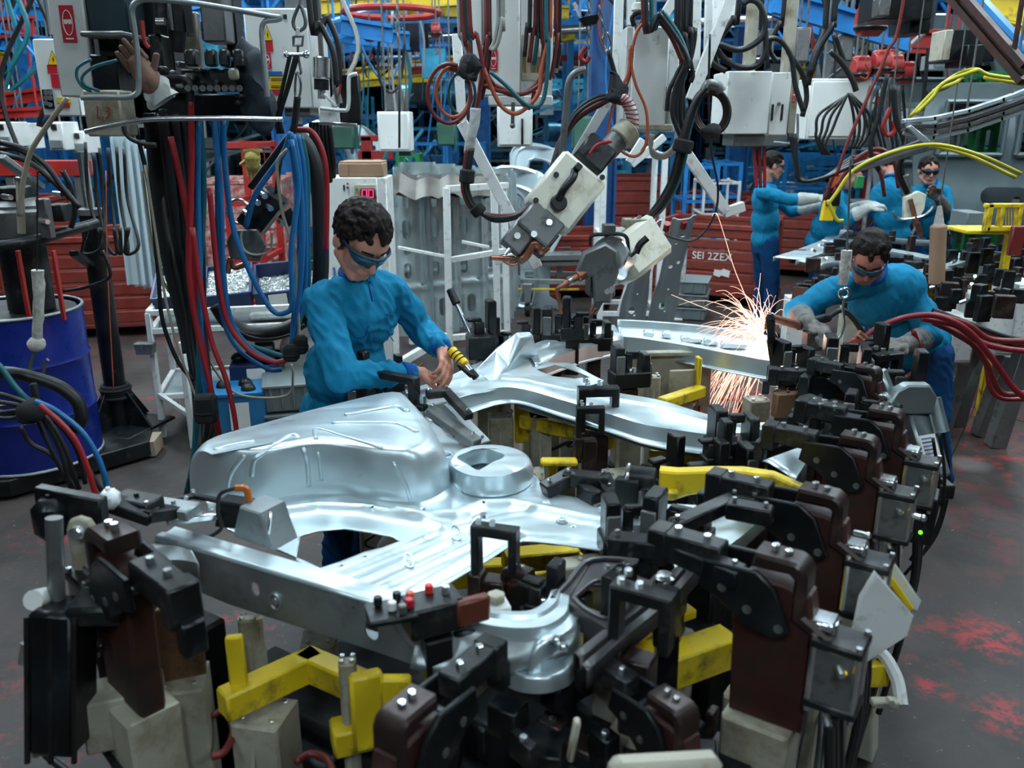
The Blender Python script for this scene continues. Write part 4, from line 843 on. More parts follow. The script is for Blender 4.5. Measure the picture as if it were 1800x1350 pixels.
# ---------------------------------------------------------------- floor items left: pump, drum, post
pc = P(40,795,.12); t = thing('drum_platform','low black steel platform under the blue drum','platform',(pc.x,pc.y,0))
q = [P(-60,760,.12),P(-60,850,.12),P(15,845,.12),P(262,775,.12),P(268,755,.12),P(205,715,.12),P(100,700,.12)]; MB().prism([(p.x,p.y) for p in q],.10,None,(0,0,.02),.006).build('platform_plate',BLACK,t)
MB().bar(P(258,790,.06)-V((0,0,.0)),P(272,772,.06),.10,.10).build('wood_block',WOOD,t)
dr = .37; dc = V((P(32,700,.5).x,4.72,0)); dc.x = Q(30,640,4.7).x
t = thing('blue_drum','dark blue steel drum under the pump at the left edge','drum',(dc.x,dc.y,.12)); n = 40
m = MB(); prof = [(0,.125),(dr,.125),(dr,.40),(dr+.008,.42),(dr,.44),(dr,.70),(dr+.008,.72),(dr,.74),(dr,1.0)]; 
for (r_,z) in prof[1:]:
    for i in range(n): a = 2*pi*i/n; m.v.append(dc+V((cos(a)*r_,sin(a)*r_,z)))
for j in range(len(prof)-2):
    for i in range(n): k = (i+1)%n; m.f.append((j*n+i,j*n+k,(j+1)*n+k,(j+1)*n+i))
m.f.append(tuple(range(n))[::-1]); m.build('shell',BLUED,t); m = MB(); m.ring(dc+V((0,0,1.0)),dr,.009,n=40); m.ring(dc+V((0,0,.13)),dr,.009,n=40); m.build('rim',STEEL2,t)
t = thing('drum_pump','grey domed pump head on red rods standing inside the blue drum','pump',dc+V((0,0,.3))); 
m = MB(); m.cyl(dc+V((0,0,.97)),dc+V((0,0,.99)),dr-.03,n=30); m.build('follower_plate',BLACK,t)
top = Q(25,350,dc.y); m = MB(); m.cyl(V((top.x,dc.y,top.z-.22)),V((top.x,dc.y,top.z-.03)),.17,n=24,bv=.03); m.ell((top.x,dc.y,top.z-.04),(.16,.16,.06)); m.build('pump_head',GREYM,t)
MB().cyl(V((top.x,dc.y,1.0)),V((top.x,dc.y,top.z-.2)),.12,n=20).build('pump_tube',BLK2,t)
for px in (38,100): p = Q(px,480,dc.y-.22); MB().bar((p.x,p.y,.98),(p.x,p.y,p.z+.12),.028,.018).build('red_rod',REDP,t)
zr = zat(60,432,dc.y-.3); m = MB(); m.tube([V((dc.x-.45,dc.y-.22,zr)),V((dc.x,dc.y-.38,zr)),V((dc.x+.28,dc.y-.30,zr+.01)),V((dc.x+.40,dc.y-.05,zr+.04)),V((dc.x+.46,dc.y+.2,zr+.06))],.028,n=12); m.build('guard_ring',BLK2,t)
rb(-20,330,30,352,4.6,.2).build('top_block',BLK2,t); m = rb(66,350,84,420,4.5,.06); m.build('side_tube',GREYM,t); rb(80,360,110,390,4.6,.12).build('valve_block',BLK2,t); [MB().cyl(Q(a,b,4.5),Q(a+14,b+2,4.45),.014,n=8).build('fitting',CHROME,t) for a,b in ((5,345),(70,388),(95,340),(30,315))]
MB().bar(Q(0,275,4.3),Q(72,330,4.5),.06,.03,bv=.005).build('angle_bar',STEEL2,t); m = MB(); m.tube(pp([(35,315),(36,360),(38,410)],4.5),.02,n=8); m.build('conduit',HTAN,t)
t = thing('lift_post','black steel pump post with gussets on a thick base at the left','post',P(210,790,.1)); b0 = P(212,745,.12); tp = Q(152,372,b0.y)
MB().cyl((b0.x,b0.y,.12),(b0.x,b0.y,tp.z),.066,n=20,bv=.004).build('column',BLACK,t); MB().cyl((b0.x,b0.y,tp.z-.02),(b0.x,b0.y,tp.z+.02),.075,n=20,bv=.004).build('cap_collar',GREYM,t); MB().cyl((b0.x,b0.y,tp.z),(b0.x,b0.y,tp.z+.35),.03,n=14).build('piston_rod',CHROME,t)
for a in (0,pi/2,pi,-pi/2): MB().prism([(0.05,0),(.26,0),(.06,.28),(.05,.28)],.015,rz(a-.3)@FRONT,(b0.x,b0.y,.122),.002).build('gusset',BLACK,t)
MB().box((b0.x,b0.y,.115),(.5,.45,.02),-.3).build('foot_plate',BLACK,t); c = Q(185,690,b0.y-.04); m = MB(); [m.ring(V((b0.x,b0.y,c.z+k*.018)),.082+.006*sin(k*2),.013,n=16,m=6) for k in (-2,-1,0,1,2)]; m.build('wrapped_tape',CLOTH,t)
MB().bar(Q(130,445,4.8),Q(165,470,b0.y),.05,.03).build('bracket',BLACK,t)
hose([(180,440),(192,470),(190,490),(150,505),(110,512)],3,RUBBER,'black hose from the drum follower round the lift post',4.6); hose([(186,300),(188,440),(193,560),(200,690)],1,HORG,'thin orange cord hanging beside the lift post',4.7)
for i,(x,y) in enumerate(((175,260),(190,260),(205,258),(165,270),(218,262),(150,250))): hose([(x,y,5.2),(x+6,350,5.2),(x+14+i*3,430,5.1),(x+30-i*7,445,5.1),(x+25-i*4,400,5.1)],3,RUBBER,'black cable loop hanging behind the lift post',group='black cable loops behind the lift post')
for i,(p) in enumerate(([(0,250),(40,262),(80,290),(110,330),(140,365)],[(0,270),(50,285),(95,320),(125,350)],[(0,262),(30,262),(60,280),(90,320)],[(110,300),(125,330),(132,370),(125,400)])): hose(p,5,RUBBER,'black hose draped over the drum pump',4.4+.05*i,'black hoses over the drum pump')
# lower-left hose bundle with hook
t = thing('taped_hanger','dirty white taped rope with a ball and double hook before the blue drum','hanger',Q(65,640,2.7)); m = MB(); m.tube(pp([(66,475),(68,500),(68,540),(66,575),(65,595)],2.7),.019,n=10,r2=.015); m.ell(Q(64,605,2.7),(.028,.028,.026)); wobble(m,.003,40); m.build('tape_wrap',TAPE,t)
MB().cyl(Q(65,480,2.7),Q(66,300,2.7),.0025,n=6).build('cord',RUBBER,t); m = MB(); m.tube(pp([(62,615),(54,640),(52,655),(62,664),(74,660),(78,640),(84,632)],2.7),.006,n=8); m.build('hook',GREYM,t)
hose([(-20,655),(20,656),(60,664),(105,680),(135,705),(143,735),(132,755)],12,RUBBER,'thick black hose curling before the blue drum',2.6,n=14)
hose([(-15,635),(0,644),(25,678),(50,704),(62,712)],5.5,HTEAL,'teal hose entering the strapped hub at the left',2.5); hose([(62,706),(95,720),(140,755),(165,790),(182,830),(190,872)],5.5,HBLUE,'bright blue hose leaving the strapped hub towards the jig corner',2.4)
hose([(70,712),(105,742),(130,770),(145,800),(158,835),(168,870)],5.5,HRED,'bright red hose leaving the strapped hub towards the jig corner',2.35); hose([(-15,716),(15,713),(38,714)],3,HTAN,'beige cable entering the strapped hub at the left',2.5)
for i,(p) in enumerate(([(-15,690),(20,698),(60,715),(90,745),(115,790),(135,850)],[(-15,705),(30,712),(65,725),(100,775),(125,860)],[(-15,728),(30,722),(60,720),(90,760),(110,800),(140,860)],[(-15,735),(25,735),(60,722),(110,752),(150,815),(180,865)],[(-15,722),(30,728),(60,728),(80,770),(115,840)],[(35,750),(55,780),(90,800),(120,840),(135,862)],[(60,715),(100,735),(135,790),(150,850)])): hose(p,4.5,RUBBER,'black hose gathered in the strapped hub at the left',2.45+.02*i,'black hoses gathered at the left hub')
m = MB(); m.ell(Q(56,722,2.45),(.045,.04,.035)); m.ell(Q(50,730,2.45),(.035,.03,.03)); wobble(m,.006,20); m.box(Q(61,690,2.5),(.02,.02,.06)); one('cable_strap',m,CLOTH,'black strap hub gathering the hoses before the blue drum','strap')
# ---------------------------------------------------------------- cart with screw bins
t = thing('bin_cart','white steel cart holding the screw bins','cart',P(420,780,0)); zc = .86
A = P(258,530,zc); B = P(548,520,zc); Cc = P(340,580,zc); 
fl_ = V((Q(283,600,5.3).x,5.3,0)); X = V((1,.22,0)).normalized(); Yv = V((-.22,1,0)).normalized(); W_,D_ = 1.05,.62
o0 = V((fl_.x-.02,5.25,0))
o0 = P(288,768,0); 
def cp(a,b,z): return o0+X*a+Yv*b+V((0,0,z))
for a,b in ((0,0),(W_,0),(0,D_),(W_,D_),(.22,-.25)): MB().bar(cp(a,b,0),cp(a,b,.84 if b >= 0 else .7),.035,bv=.003).build('leg',WHITE2,t)
for z,inc in ((.84,0),(.72,0),(.28,0)):
    for (p,q) in (((0,0),(W_,0)),((W_,0),(W_,D_)),((W_,D_),(0,D_)),((0,D_),(0,0))): MB().bar(cp(*p,z),cp(*q,z),.035,bv=.003).build('rail',WHITE2,t)
MB().box(cp(W_/2,D_/2,.70),(W_,D_,.012),math.atan2(X.y,X.x)).build('shelf',STEEL2,t); MB().box(cp(W_/2,D_/2,.27),(W_,D_,.012),math.atan2(X.y,X.x)).build('shelf',STEEL2,t)
MB().bar(cp(0,0,.3),cp(.22,-.25,.22),.03).build('strut',WHITE2,t); c = cp(-.03,-.05,.62); m = MB(); m.prism([(-.05,-.03),(.05,-.03),(.06,.04),(-.06,.04)],.07,FRONT,c+V((0,.03,0))); m.build('small_cup',GREYM,t)
ca = math.atan2(X.y,X.x)
def bin_(cx,cy,w,d,h,label,fillh,z=.86,seed=0):
    c = cp(cx,cy,z); t = thing('screw_bin',label,'plastic bin',c,None); F = rz(ca); th = .008; m = MB()
    m.box(c+V((0,0,th/2)),(w,d,th),ca,.001)
    for sx in (-1,1): m.box(c+F@V((sx*(w/2-th/2),0,h/2)),(th,d,h),ca,.002)
    for sy in (-1,1): m.box(c+F@V((0,sy*(d/2-th/2),h/2)),(w,th,h),ca,.002)
    m.build('bin_body',BIN,t); m = MB()
    for sx in (-1,1): m.box(c+F@V((sx*w/2,0,h)),(.018,d+.018,.014),ca,.003)
    for sy in (-1,1): m.box(c+F@V((0,sy*d/2,h)),(w+.018,.018,.014),ca,.003)
    m.build('rim',BIN,t); t.rotation_euler = (.36,0,0); m = MB(); rnd = random.Random(seed)
    m.box(c+V((0,0,fillh/2)),(w-.02,d-.02,fillh),ca,.001)
    for i in range(360):
        p = c+F@V((rnd.uniform(-w/2+.02,w/2-.02),rnd.uniform(-d/2+.02,d/2-.02),fillh+rnd.uniform(0,.012))); v = V((rnd.uniform(-1,1),rnd.uniform(-1,1),rnd.uniform(-.3,.5))).normalized()*.012; m.cyl(p-v,p+v,.0042,n=5); 
    tag(m.build('loose_screws',SCREW,t),kind='stuff'); return t
bin_(.16,.36,.30,.40,.13,'dark blue bin of zinc screws at the left end of the white cart',.08,seed=1); bin_(.48,.36,.30,.40,.13,'dark blue bin heaped with zinc screws, second on the white cart',.105,seed=2)
b3 = bin_(.78,.38,.26,.40,.13,'dark blue bin with few screws and a white card, third on the white cart',.03,seed=3); MB().prism(rectp(-.06,-.05,.06,.05),.002,rz(ca)@FRONT,cp(.80,.17,.93),bv=0).build('white_card',SIGNW,b3,smooth=0); bin_(1.06,.42,.26,.40,.13,'dark blue bin half full of screws at the right end of the white cart',.06,seed=4)
tote(cp(.86,-.02,0),.36,.50,.20,.25,'grey ribbed plastic crates stacked on the floor beside the white cart',GREYP,2); 
t = thing('blue_pail','light blue square pail with a pale label behind the hoses','pail',cp(.52,-.15,0)); c = cp(.50,-.12,0); m = MB(); m.prism([(-.15,0),(.15,0),(.17,.34),(-.17,.34)],.28,rz(ca)@FRONT,c+V((0,.14,0)),.01); m.build('pail_body',PAIL,t); MB().box(c+V((0,0,.34)),(.37,.31,.025),ca).build('rim',PAIL,t); MB().prism(rectp(-.06,-.09,.06,.09),.002,rz(ca)@FRONT,c+V((.06,-.15,.2)),bv=0).build('pale_label',SIGNW,t,smooth=0)
m = MB(); [m.ell(c+V((x,y,.35)),.05,n=10,m=6) for x,y in ((-.08,0),(.05,.05),(.1,-.06))]; m.build('scrap',BLACK,t)
bx = thing('lower_bin','dark blue plastic bin with black parts on the lower shelf of the cart','plastic bin',cp(.62,.25,.3)); m = MB(); m.box(cp(.62,.25,.37),(.34,.4,.14),ca); m.build('bin_body',BIN,bx); MB().box(cp(.62,.05,.38),(.12,.005,.08),ca,.001).build('card',SIGNW,bx); m = MB(); [m.ell(cp(.5+.08*i,.2+.05*(i%2),.46),(.05,.05,.04)) for i in range(4)]; m.build('black_part',BLACK,bx)
m = MB(); m.box(cp(.95,.3,.42),(.34,.3,.26),ca,.03); wobble(m,.01,9); one('wrapped_parcel',m,mat('clear wrapped parcel',(.34,.33,.30),.3,var=.2,bump=.4),'plastic-wrapped pale parcel on the lower shelf of the cart','parcel')
m = MB(); m.box(cp(.75,.25,.76),(.30,.25,.06),ca,.02); wobble(m,.008,14); one('plastic_bag',m,GAUZE,'crumpled clear plastic bag on the middle shelf of the cart','bag')
m = MB(); m.cyl(cp(.62,.1,.52),cp(.75,.1,.52),.07,n=16,bv=.01); one('cable_reel',m,BLACK,'round black part on the lower shelf of the cart','reel')
# ---------------------------------------------------------------- counter cabinet with display and cardboard box
t = thing('counter_cabinet','pale control cabinet with a red 00 display behind the worker head','cabinet',Q(625,560,6.0)); rb(574,312,668,560,6.0,.35,z0=.0).build('housing',WHITE,t); rb(664,312,684,560,6.02,.33,z0=0).build('side_frame',WHITE2,t)
rb(622,324,662,352,5.985,.02).build('display_panel',CREAM,t); rb(633,331,660,350,5.975,.02).build('display_window',SIGNK,t); fy = 5.968
def seg7(x,y,w,h):
    for (a,b,c_,d) in ((x,y,x+w,y),(x,y+h,x+w,y+h),(x,y,x,y+h/2),(x,y+h/2,x,y+h),(x+w,y,x+w,y+h/2),(x+w,y+h/2,x+w,y+h)): MB().bar(Q(a,b,fy),Q(c_,d,fy),.0055,.003,bv=0).build('digit_segment',LED7,t,smooth=0)
seg7(636.5,334,8,13); seg7(648,334,8,13); MB().cyl(Q(627,333,5.98),Q(627,333,5.96),.010).build('green_button',GREEN,t); MB().cyl(Q(627,344,5.98),Q(627,344,5.96),.008).build('yellow_button',SIGNY,t); MB().cyl(Q(611,323,5.99),Q(611,323,5.965),.008).build('red_button',SIGNR,t); MB().cyl(Q(611,330,5.99),Q(611,330,5.97),.008).build('black_button',SIGNK,t); rb(603,325,606,335,5.99,.01).build('scribble_mark',SIGNK,t)
t = thing('cardboard_box','brown cardboard box lying on top of the counter cabinet','box',Q(634,312,6.1)); rb(594,287,672,311,6.02,.28,rot=.03).build('carton',CARD,t); MB().bar(Q(613,288,6.005),Q(613,310,6.005),.004,.002).build('fold_line',SIGNK,t); m = rb(596,284,670,287,6.03,.28); m.build('flap',CARD,t)
# ---------------------------------------------------------------- centre: hose-covered box D
t = thing('hose_cabinet','tall white hanging cabinet covered by red and teal hoses','cabinet',Q(890,190,4.5)); c = Q(870,75,4.6)
s = 4.6/FPX; rb(826,-60,914,168,4.6,.30).build('housing',WHITE,t); rb(914,-60,972,180,4.75,.2).build('side_box',WHITE2,t); rb(916,60,950,142,4.62,.08).build('port_plate',CREAM,t); goggles(t,861,88,874,122,4.6); rb(858,168,972,186,4.6,.25).build('bottom_shelf',WHITE2,t); rb(846,-30,850,150,4.59,.01).build('door_seam',GREYM,t); m = MB(); m.cyl(Q(902,180,4.6),Q(901,218,4.6),.010); m.ell(Q(901,221,4.6),.014); m.build('plumb_rod',GREYM,t)
m = MB(); [m.cyl(Q(a,128,4.5),Q(a,100,4.5),.014,n=8) for a in (921,937,948,976)]; m.build('hose_fitting',mat('brass fitting',(.32,.26,.14),.35,.8),t); toroof(t,870,-50,4.7,.03)
D = ((([(824,-10),(838,60),(848,120),(842,170),(836,200)],HDRED),([(812,-10),(824,80),(826,115)],HDRED),([(806,-10),(812,60),(822,100),(828,118)],HGREY),([(818,-10),(826,60),(828,110)],HTEAL),([(857,-10),(858,60),(852,120),(842,170)],HDRED),([(860,-10),(862,70),(856,130),(846,175)],RUBBER),([(855,-10),(850,90),(844,150),(838,185)],HDRED),
 ([(884,-10),(884,30),(875,75),(864,90)],HGREY),([(876,-10),(877,30),(870,70),(862,88)],HGREY),([(932,-10),(927,40),(922,100)],RUBBER),([(942,-10),(937,50),(930,110)],HDRED),([(944,-10),(945,60),(938,115)],HTEAL),([(946,-10),(956,60),(952,110),(950,130)],HDRED),([(955,-10),(962,60),(955,120),(940,150),(905,168),(870,150),(848,118),(828,112)],HDRED),
 ([(960,-10),(964,70),(962,130),(955,175),(940,188),(920,180),(890,150),(862,126)],HTEAL),([(968,-10),(965,60),(952,120),(948,160),(930,185),(905,200),(880,185),(862,150),(850,120)],HORG),([(978,-10),(980,60),(972,120),(965,140)],HDRED),([(984,-10),(984,80),(978,120)],RUBBER),([(950,-10),(962,90),(955,140),(920,165),(880,160),(850,150)],HDRED),([(940,160),(930,190),(905,168),(870,150)],HDRED)))
for i,(p,mt) in enumerate(D): hose(p,3.6,mt,{HDRED:'dark red hose draped over the hose-covered cabinet',HGREY:'grey hose draped over the hose-covered cabinet',HTEAL:'teal hose draped over the hose-covered cabinet',RUBBER:'black hose draped over the hose-covered cabinet',HORG:'orange hose looping below the hose-covered cabinet'}[mt],4.25+.012*(i%7),{HDRED:'dark red hoses on the cabinet',HGREY:'grey hoses on the cabinet',HTEAL:'teal hoses on the cabinet',RUBBER:'black hoses on the cabinet'}.get(mt))
coil(790,165,39,53,4.2,3.4,HDRED,'dark red hose coil left of the hose-covered cabinet',tail=[(828,125,4.2)]); coil(797,162,31,45,4.22,3.2,HORG,'orange hose coil inside the dark red one',tail=[(830,130,4.2)]); coil(812,165,24,38,4.25,2.6,HTEAL,'small teal hose coil inside the orange one',tail=[(828,130,4.2)])
m = MB(); m.ell(Q(826,112,4.2),(.045,.04,.05)); m.ell(Q(832,122,4.18),(.035,.03,.05)); m.ell(Q(818,124,4.18),(.03,.03,.03)); wobble(m,.022,30); one('cable_strap',m,CLOTH,'black cloth strap binding the coils left of the hose-covered cabinet','strap')
hose([(836,190),(834,215),(828,240),(824,270)],9,GAUZE,'clear crumpled plastic sleeve under the bound coils',4.1,name='plastic_sleeve',cat='sleeve'); 
for i,(dx,mt) in enumerate(((0,RUBBER),(5,RUBBER),(-4,HDRED),(3,HTEAL))): hose([(826+dx,260),(820+dx,300),(818+dx,335),(835+dx,368),(870,383+dx),(915,376+dx*.6),(945,345+dx),(968,300+dx),(985,250+dx),(1015,205+dx),(1055,180+dx),(1085,168)],3.6,mt,'black hose sweeping from the plastic sleeve up to the tied junction, '+('lowest','inner','dark red','teal')[i]+' strand',4.0+.03*i)
for i,(dx,mt) in enumerate(((0,RUBBER),(7,HDRED),(-6,RUBBER))): hose([(1088,172),(1050,176+dx),(1010,205+dx),(985,260+dx),(965,310+dx),(950,345)],3.2,mt,('upper black hose','middle dark red hose','upper thin black hose')[i]+' arching left from the tied junction to the upper welding gun',3.9+.02*i)
m = MB(); m.cyl(Q(820,322,4.0),Q(822,298,4.0),.035,n=12,bv=.006); one('cable_strap',m,CLOTH,'black tape sleeve on the hoses under the plastic sleeve','strap'); m = MB(); m.cyl(Q(834,362,4.0),Q(846,376,4.0),.035,n=12,bv=.006); one('cable_strap',m,CLOTH,'black tape sleeve at the bottom of the hose sweep','strap')
# balancer hook + long steel tube carrying the upper gun
chain(Q(1035,-10,3.95),Q(1035,85,3.95),GREYM,'dark chain above the red hook'); t = thing('red_hook','red swivel hook holding the bent steel tube','hook',Q(1030,105,3.95)); m = MB(); m.tube(pp([(1030,82),(1022,95),(1022,104),(1030,109),(1036,100)],3.95),.010,n=8); m.build('hook',REDP,t); MB().cyl(Q(1038,45,3.95),Q(1036,30,3.95),.028,.05,n=12).build('bell',BLACK,t)
hose([(1030,122),(1012,128),(1000,145),(995,190),(988,270),(978,330),(972,360)],5.8,GREYM,'long bent steel tube carrying the upper welding gun',3.8,name='support_tube',cat='tube',n=12)
chain(Q(1053,10,3.9),Q(1062,58,3.9),GREYM,'chain above the oval snap link'); t = thing('snap_link','oval steel snap link above the tied junction','snap link',Q(1066,90,3.9)); m = MB(); m.tube(pp([(1062,60),(1060,72),(1064,88),(1072,88),(1074,76),(1068,60),(1062,60)],3.9),.006,n=8); m.build('link',CHROME,t)
hose([(1070,92),(1078,120),(1090,160)],4,CLOTH,'black webbing from the oval snap link to the tied junction',3.9,name='sling_strap',cat='strap'); m = MB(); m.cone(Q(1080,130,3.9),Q(1086,165,3.9),.02,.045); m.ell(Q(1083,172,3.88),(.045,.035,.025)); wobble(m,.016,32); one('tied_junction',m,CLOTH,'black tied junction where the hoses turn, above the white cabinet brace','strap')
# upper welding gun
def gun_frame(p0,p1): 
    z = (V(p1)-V(p0)).normalized(); n = V((.15,-1,.25)); n = (n-z*n.dot(z)).normalized(); x = n.cross(z); return M((x,n,z)).transposed()
t = thing('welding_gun','upper white welding gun with a black pistol grip, hanging from the bent tube','welding gun',Q(980,350,3.75)); a = Q(1030,292,3.8); b = Q(945,400,3.7); F = gun_frame(a,b); L1 = (b-a).length
MB().box(a.lerp(b,.45),(.235,.13,L1*.80),F,.016).build('housing',IVORY,t); c = a.lerp(b,.45)+F@V((0,.068,0))
MB().tube([c+F@V((-.03,.02,-.08)),c+F@V((-.02,.055,-.04)),c+F@V((-.02,.055,.02)),c+F@V((-.01,.03,.06))],.017,n=10).build('pistol_grip',BLACK,t); MB().cyl(c+F@V((.0,0,.07)),c+F@V((0,.035,.07)),.036,n=14,bv=.005).build('knob',BLACK,t); MB().box(c+F@V((-.03,.05,-.09)),(.03,.03,.03),F).build('grip_end',BLACK,t)
[MB().cyl(c+F@V((x,-.002,z)),c+F@V((x,.006,z)),.012,n=10).build('bolt_hole',BLACK,t) for x,z in ((-.08,-.02),(-.08,.12),(.08,-.14))]
MB().box(b+F@V((.0,.01,-.01)),(.17,.12,.13),F,.01).build('mechanism',GREYM,t); MB().box(b+F@V((-.04,0,.08)),(.10,.09,.14),F,.008).build('gear_cover',GREYM,t); [MB().cyl(b+F@V((x,.07,z)),b+F@V((x,.085,z)),.014,n=10).build('pin',CHROME,t) for x,z in ((.02,-.03),(.0,.05),(-.05,.1))]; MB().box(b+F@V((.07,-.02,.03)),(.05,.08,.12),F).build('side_plate',BLK2,t)
MB().bar(Q(930,412,3.68),Q(895,438,3.65),.022,bv=.004).build('upper_arm',BLK2,t); MB().cyl(Q(898,436,3.65),Q(888,448,3.64),.012,.006,n=10).build('upper_tip',CHROME,t)
m = MB(); m.tube(pp([(962,432),(952,440),(948,432),(938,428),(925,448),(912,458)],3.66),.022,n=10); m.build('lower_arm',COPPER,t); MB().cyl(Q(915,456,3.65),Q(898,463,3.64),.016,n=10).build('clamp_ring',GREYM,t); MB().cyl(Q(905,455,3.64),Q(862,453,3.6),.012,.010,n=12,bv=.002).build('electrode',COPPER,t); m = MB(); m.tube(pp([(912,452),(908,464),(894,464),(884,456)],3.62),.006,n=8); m.build('cooling_tube',COPPER,t)
MB().cyl(Q(1055,278,3.85),Q(1098,232,3.9),.048,n=16,bv=.006).build('swivel_joint',GREYM,t); MB().cyl(Q(1088,245,3.88),Q(1108,225,3.9),.058,n=16,bv=.006).build('swivel_collar',CREAM,t); MB().box(Q(1045,272,3.82),(.14,.10,.12),F,.01).build('cable_block',BLK2,t); hose([(1036,272),(1050,255),(1075,248)],3,HRED,'short red hose at the top of the upper welding gun',3.7)
t = thing('taped_cable','cable wrapped in white and red tape arching to the upper welding gun','cable',Q(1108,230,3.9)); pts = spline(pp([(1090,172),(1102,180),(1110,198),(1112,218),(1108,232)],3.88),8); MB().tube(pts,.026,n=12,sub=0).build('tape_wrap',GAUZE,t); [MB().ring(pts[i],.027,.0035,frame(pts[min(i+1,len(pts)-1)]-pts[i-1])@M.Rotation(.3,3,'X'),n=16,m=5).build('red_band',HRED,t) for i in range(2,len(pts)-2,3)]
# lower welding gun
t = thing('welding_gun','lower white welding gun with a round joint and a bent copper electrode','welding gun',Q(1080,470,3.7)); a = Q(1142,420,3.85); b = Q(1078,470,3.7); F = gun_frame(a,b)
MB().box(a.lerp(b,.40),(.20,.16,.27),F,.022).build('housing',IVORY,t); MB().cyl(Q(1098,462,3.78),Q(1070,448,3.62),.085,n=28,bv=.006).build('round_joint',CHROME,t); MB().prism([(-.10,-.04),(-.07,.05),(.02,.09),(.07,.06),(.08,-.03),(.05,-.16),(-.02,-.16),(-.03,-.05)],.07,FRONT,Q(1052,462,3.62),.008).build('yoke',GREYM,t)
MB().cyl(Q(1070,506,3.6),Q(1070,506,3.55),.028,n=16,bv=.004).build('pivot',CHROME,t); MB().box(Q(1055,500,3.62),(.11,.10,.10),.2,.01).build('lower_block',BLK2,t); MB().bar(Q(1060,515,3.62),Q(1042,550,3.62),.05,.03).build('leaf_arm',GREYM,t); MB().cyl(Q(1048,540,3.6),Q(1038,552,3.6),.014,.008).build('lower_tip',COPPER,t)
MB().cyl(Q(1036,475,3.58),Q(1015,487,3.56),.024,n=14,bv=.003).build('electrode_holder',COPPER,t); MB().cyl(Q(1018,485,3.56),Q(992,500,3.54),.015,n=12).build('electrode_sleeve',COPPER,t); MB().cyl(Q(1005,492,3.55),Q(998,496,3.54),.019,n=12).build('steel_ring',CHROME,t); m = MB(); m.tube(pp([(994,499),(980,508),(980,518),(984,535),(986,552)],3.53),.010,n=10,r2=.007); m.build('electrode',COPPER,t)
m = MB(); m.tube(pp([(1038,432),(1040,415),(1060,412),(1098,414),(1105,440),(1108,450),(1130,430)],3.62),.008,n=8); m.build('guard_bar',BLK2,t); MB().box(Q(1070,404,3.68),(.05,.06,.05),.1).build('top_lug',GREYM,t); MB().tube(pp([(1118,445),(1125,430),(1138,418)],3.6),.015,n=8).build('grip',BLACK,t); MB().box(Q(1115,392,3.82),(.10,.08,.04),.1).build('hose_plate',CREAM,t)
[MB().cyl(Q(a_,b_,3.8),Q(a_+8,b_-10,3.82),.010,n=8).build('hose_fitting',CHROME,t) for a_,b_ in ((1105,395),(1118,390),(1128,398),(1125,410))]
for i,(dx,mt) in enumerate(((0,RUBBER),(6,RUBBER),(-5,RUBBER),(10,HTEAL),(3,HTEAL),(-3,HDRED))): hose([(1112+i*4,400-i),(1150+dx,372),(1180+dx,325),(1196+dx,270),(1205+dx*.7,230),(1222+dx*.5,180),(1243,152)],3.6,mt,{RUBBER:'black hose from the lower welding gun up to the coil hanger',HTEAL:'teal hose from the lower welding gun up to the coil hanger',HDRED:'dark red hose from the lower welding gun up to the coil hanger'}[mt],3.9+.02*i,{RUBBER:'black hoses to the coil hanger',HTEAL:'teal hoses to the coil hanger'}.get(mt))
for i in range(4): coil(1250,196,34-i*3,42-i*3,4.0+.02*i,3.4,(RUBBER,RUBBER,HDRED,RUBBER)[i],('outermost black hose ring','second black hose ring','dark red hose ring','innermost black hose ring')[i]+' of the coil left of the large welding box',a0=1.6)
m = MB(); m.tube(pp([(1238,160),(1246,148),(1262,152),(1268,162)],3.95),.022,n=10); one('coil_hanger',m,GREYM,'grey saddle holding the black hose coil left of the large welding box','hanger'); m = MB(); m.ell(Q(1248,232,3.95),(.05,.04,.035)); wobble(m,.01,20); one('cable_strap',m,CLOTH,'black strap at the bottom of the hose coil','strap'); m = MB(); m.cyl(Q(1198,268,3.9),Q(1204,245,3.9),.045,n=12,bv=.008); one('cable_strap',m,CLOTH,'black tape sleeve on the hoses left of the coil','strap')
hose([(1248,60),(1246,160),(1250,260),(1262,330),(1255,380),(1225,420),(1190,420),(1150,405)],2,RUBBER,'thin black cable looping low in front of the red crates',4.3)
# box E
t = thing('tall_cabinet','tall white hanging cabinet between the two vertical hose bundles','cabinet',Q(1150,225,4.3)); rb(1098,46,1112,218,4.35,.3).build('left_post',WHITE2,t); rb(1112,46,1174,222,4.3,.34).build('housing',WHITE,t); rb(1174,60,1192,232,4.4,.2).build('side_plate',WHITE2,t); rb(1108,218,1184,230,4.3,.3).build('bottom_plate',CREAM,t); m = MB(); [m.tube(pp([(1115,46),(1112,30),(1125,22),(1145,26),(1155,46)],4.25+k*.05),.012,n=8) for k in (0,1)]; m.build('top_hose',BLK2,t); MB().cyl(Q(1128,22,4.3),Q(1130,6,4.3),.05,n=14,bv=.006).build('cap_unit',WHITE,t); [rb(x,150+i*9,x+9,196,4.3,.08).build('valve',GREYM,t) for i,x in enumerate((1164,1176,1186))]; toroof(t,1140,40,4.4,.03)
hose([(1135,35),(1118,60),(1110,110),(1118,150),(1135,190),(1138,235),(1130,265),(1112,275),(1088,262),(1070,240),(1072,210),(1085,165),(1104,130),(1108,80)],2.6,HORG,'thin orange hose winding over the front of the tall cabinet',4.1); hose([(1128,34),(1115,70),(1108,130),(1092,170)],2,HDRED,'thin dark red hose at the left of the tall cabinet',4.15)
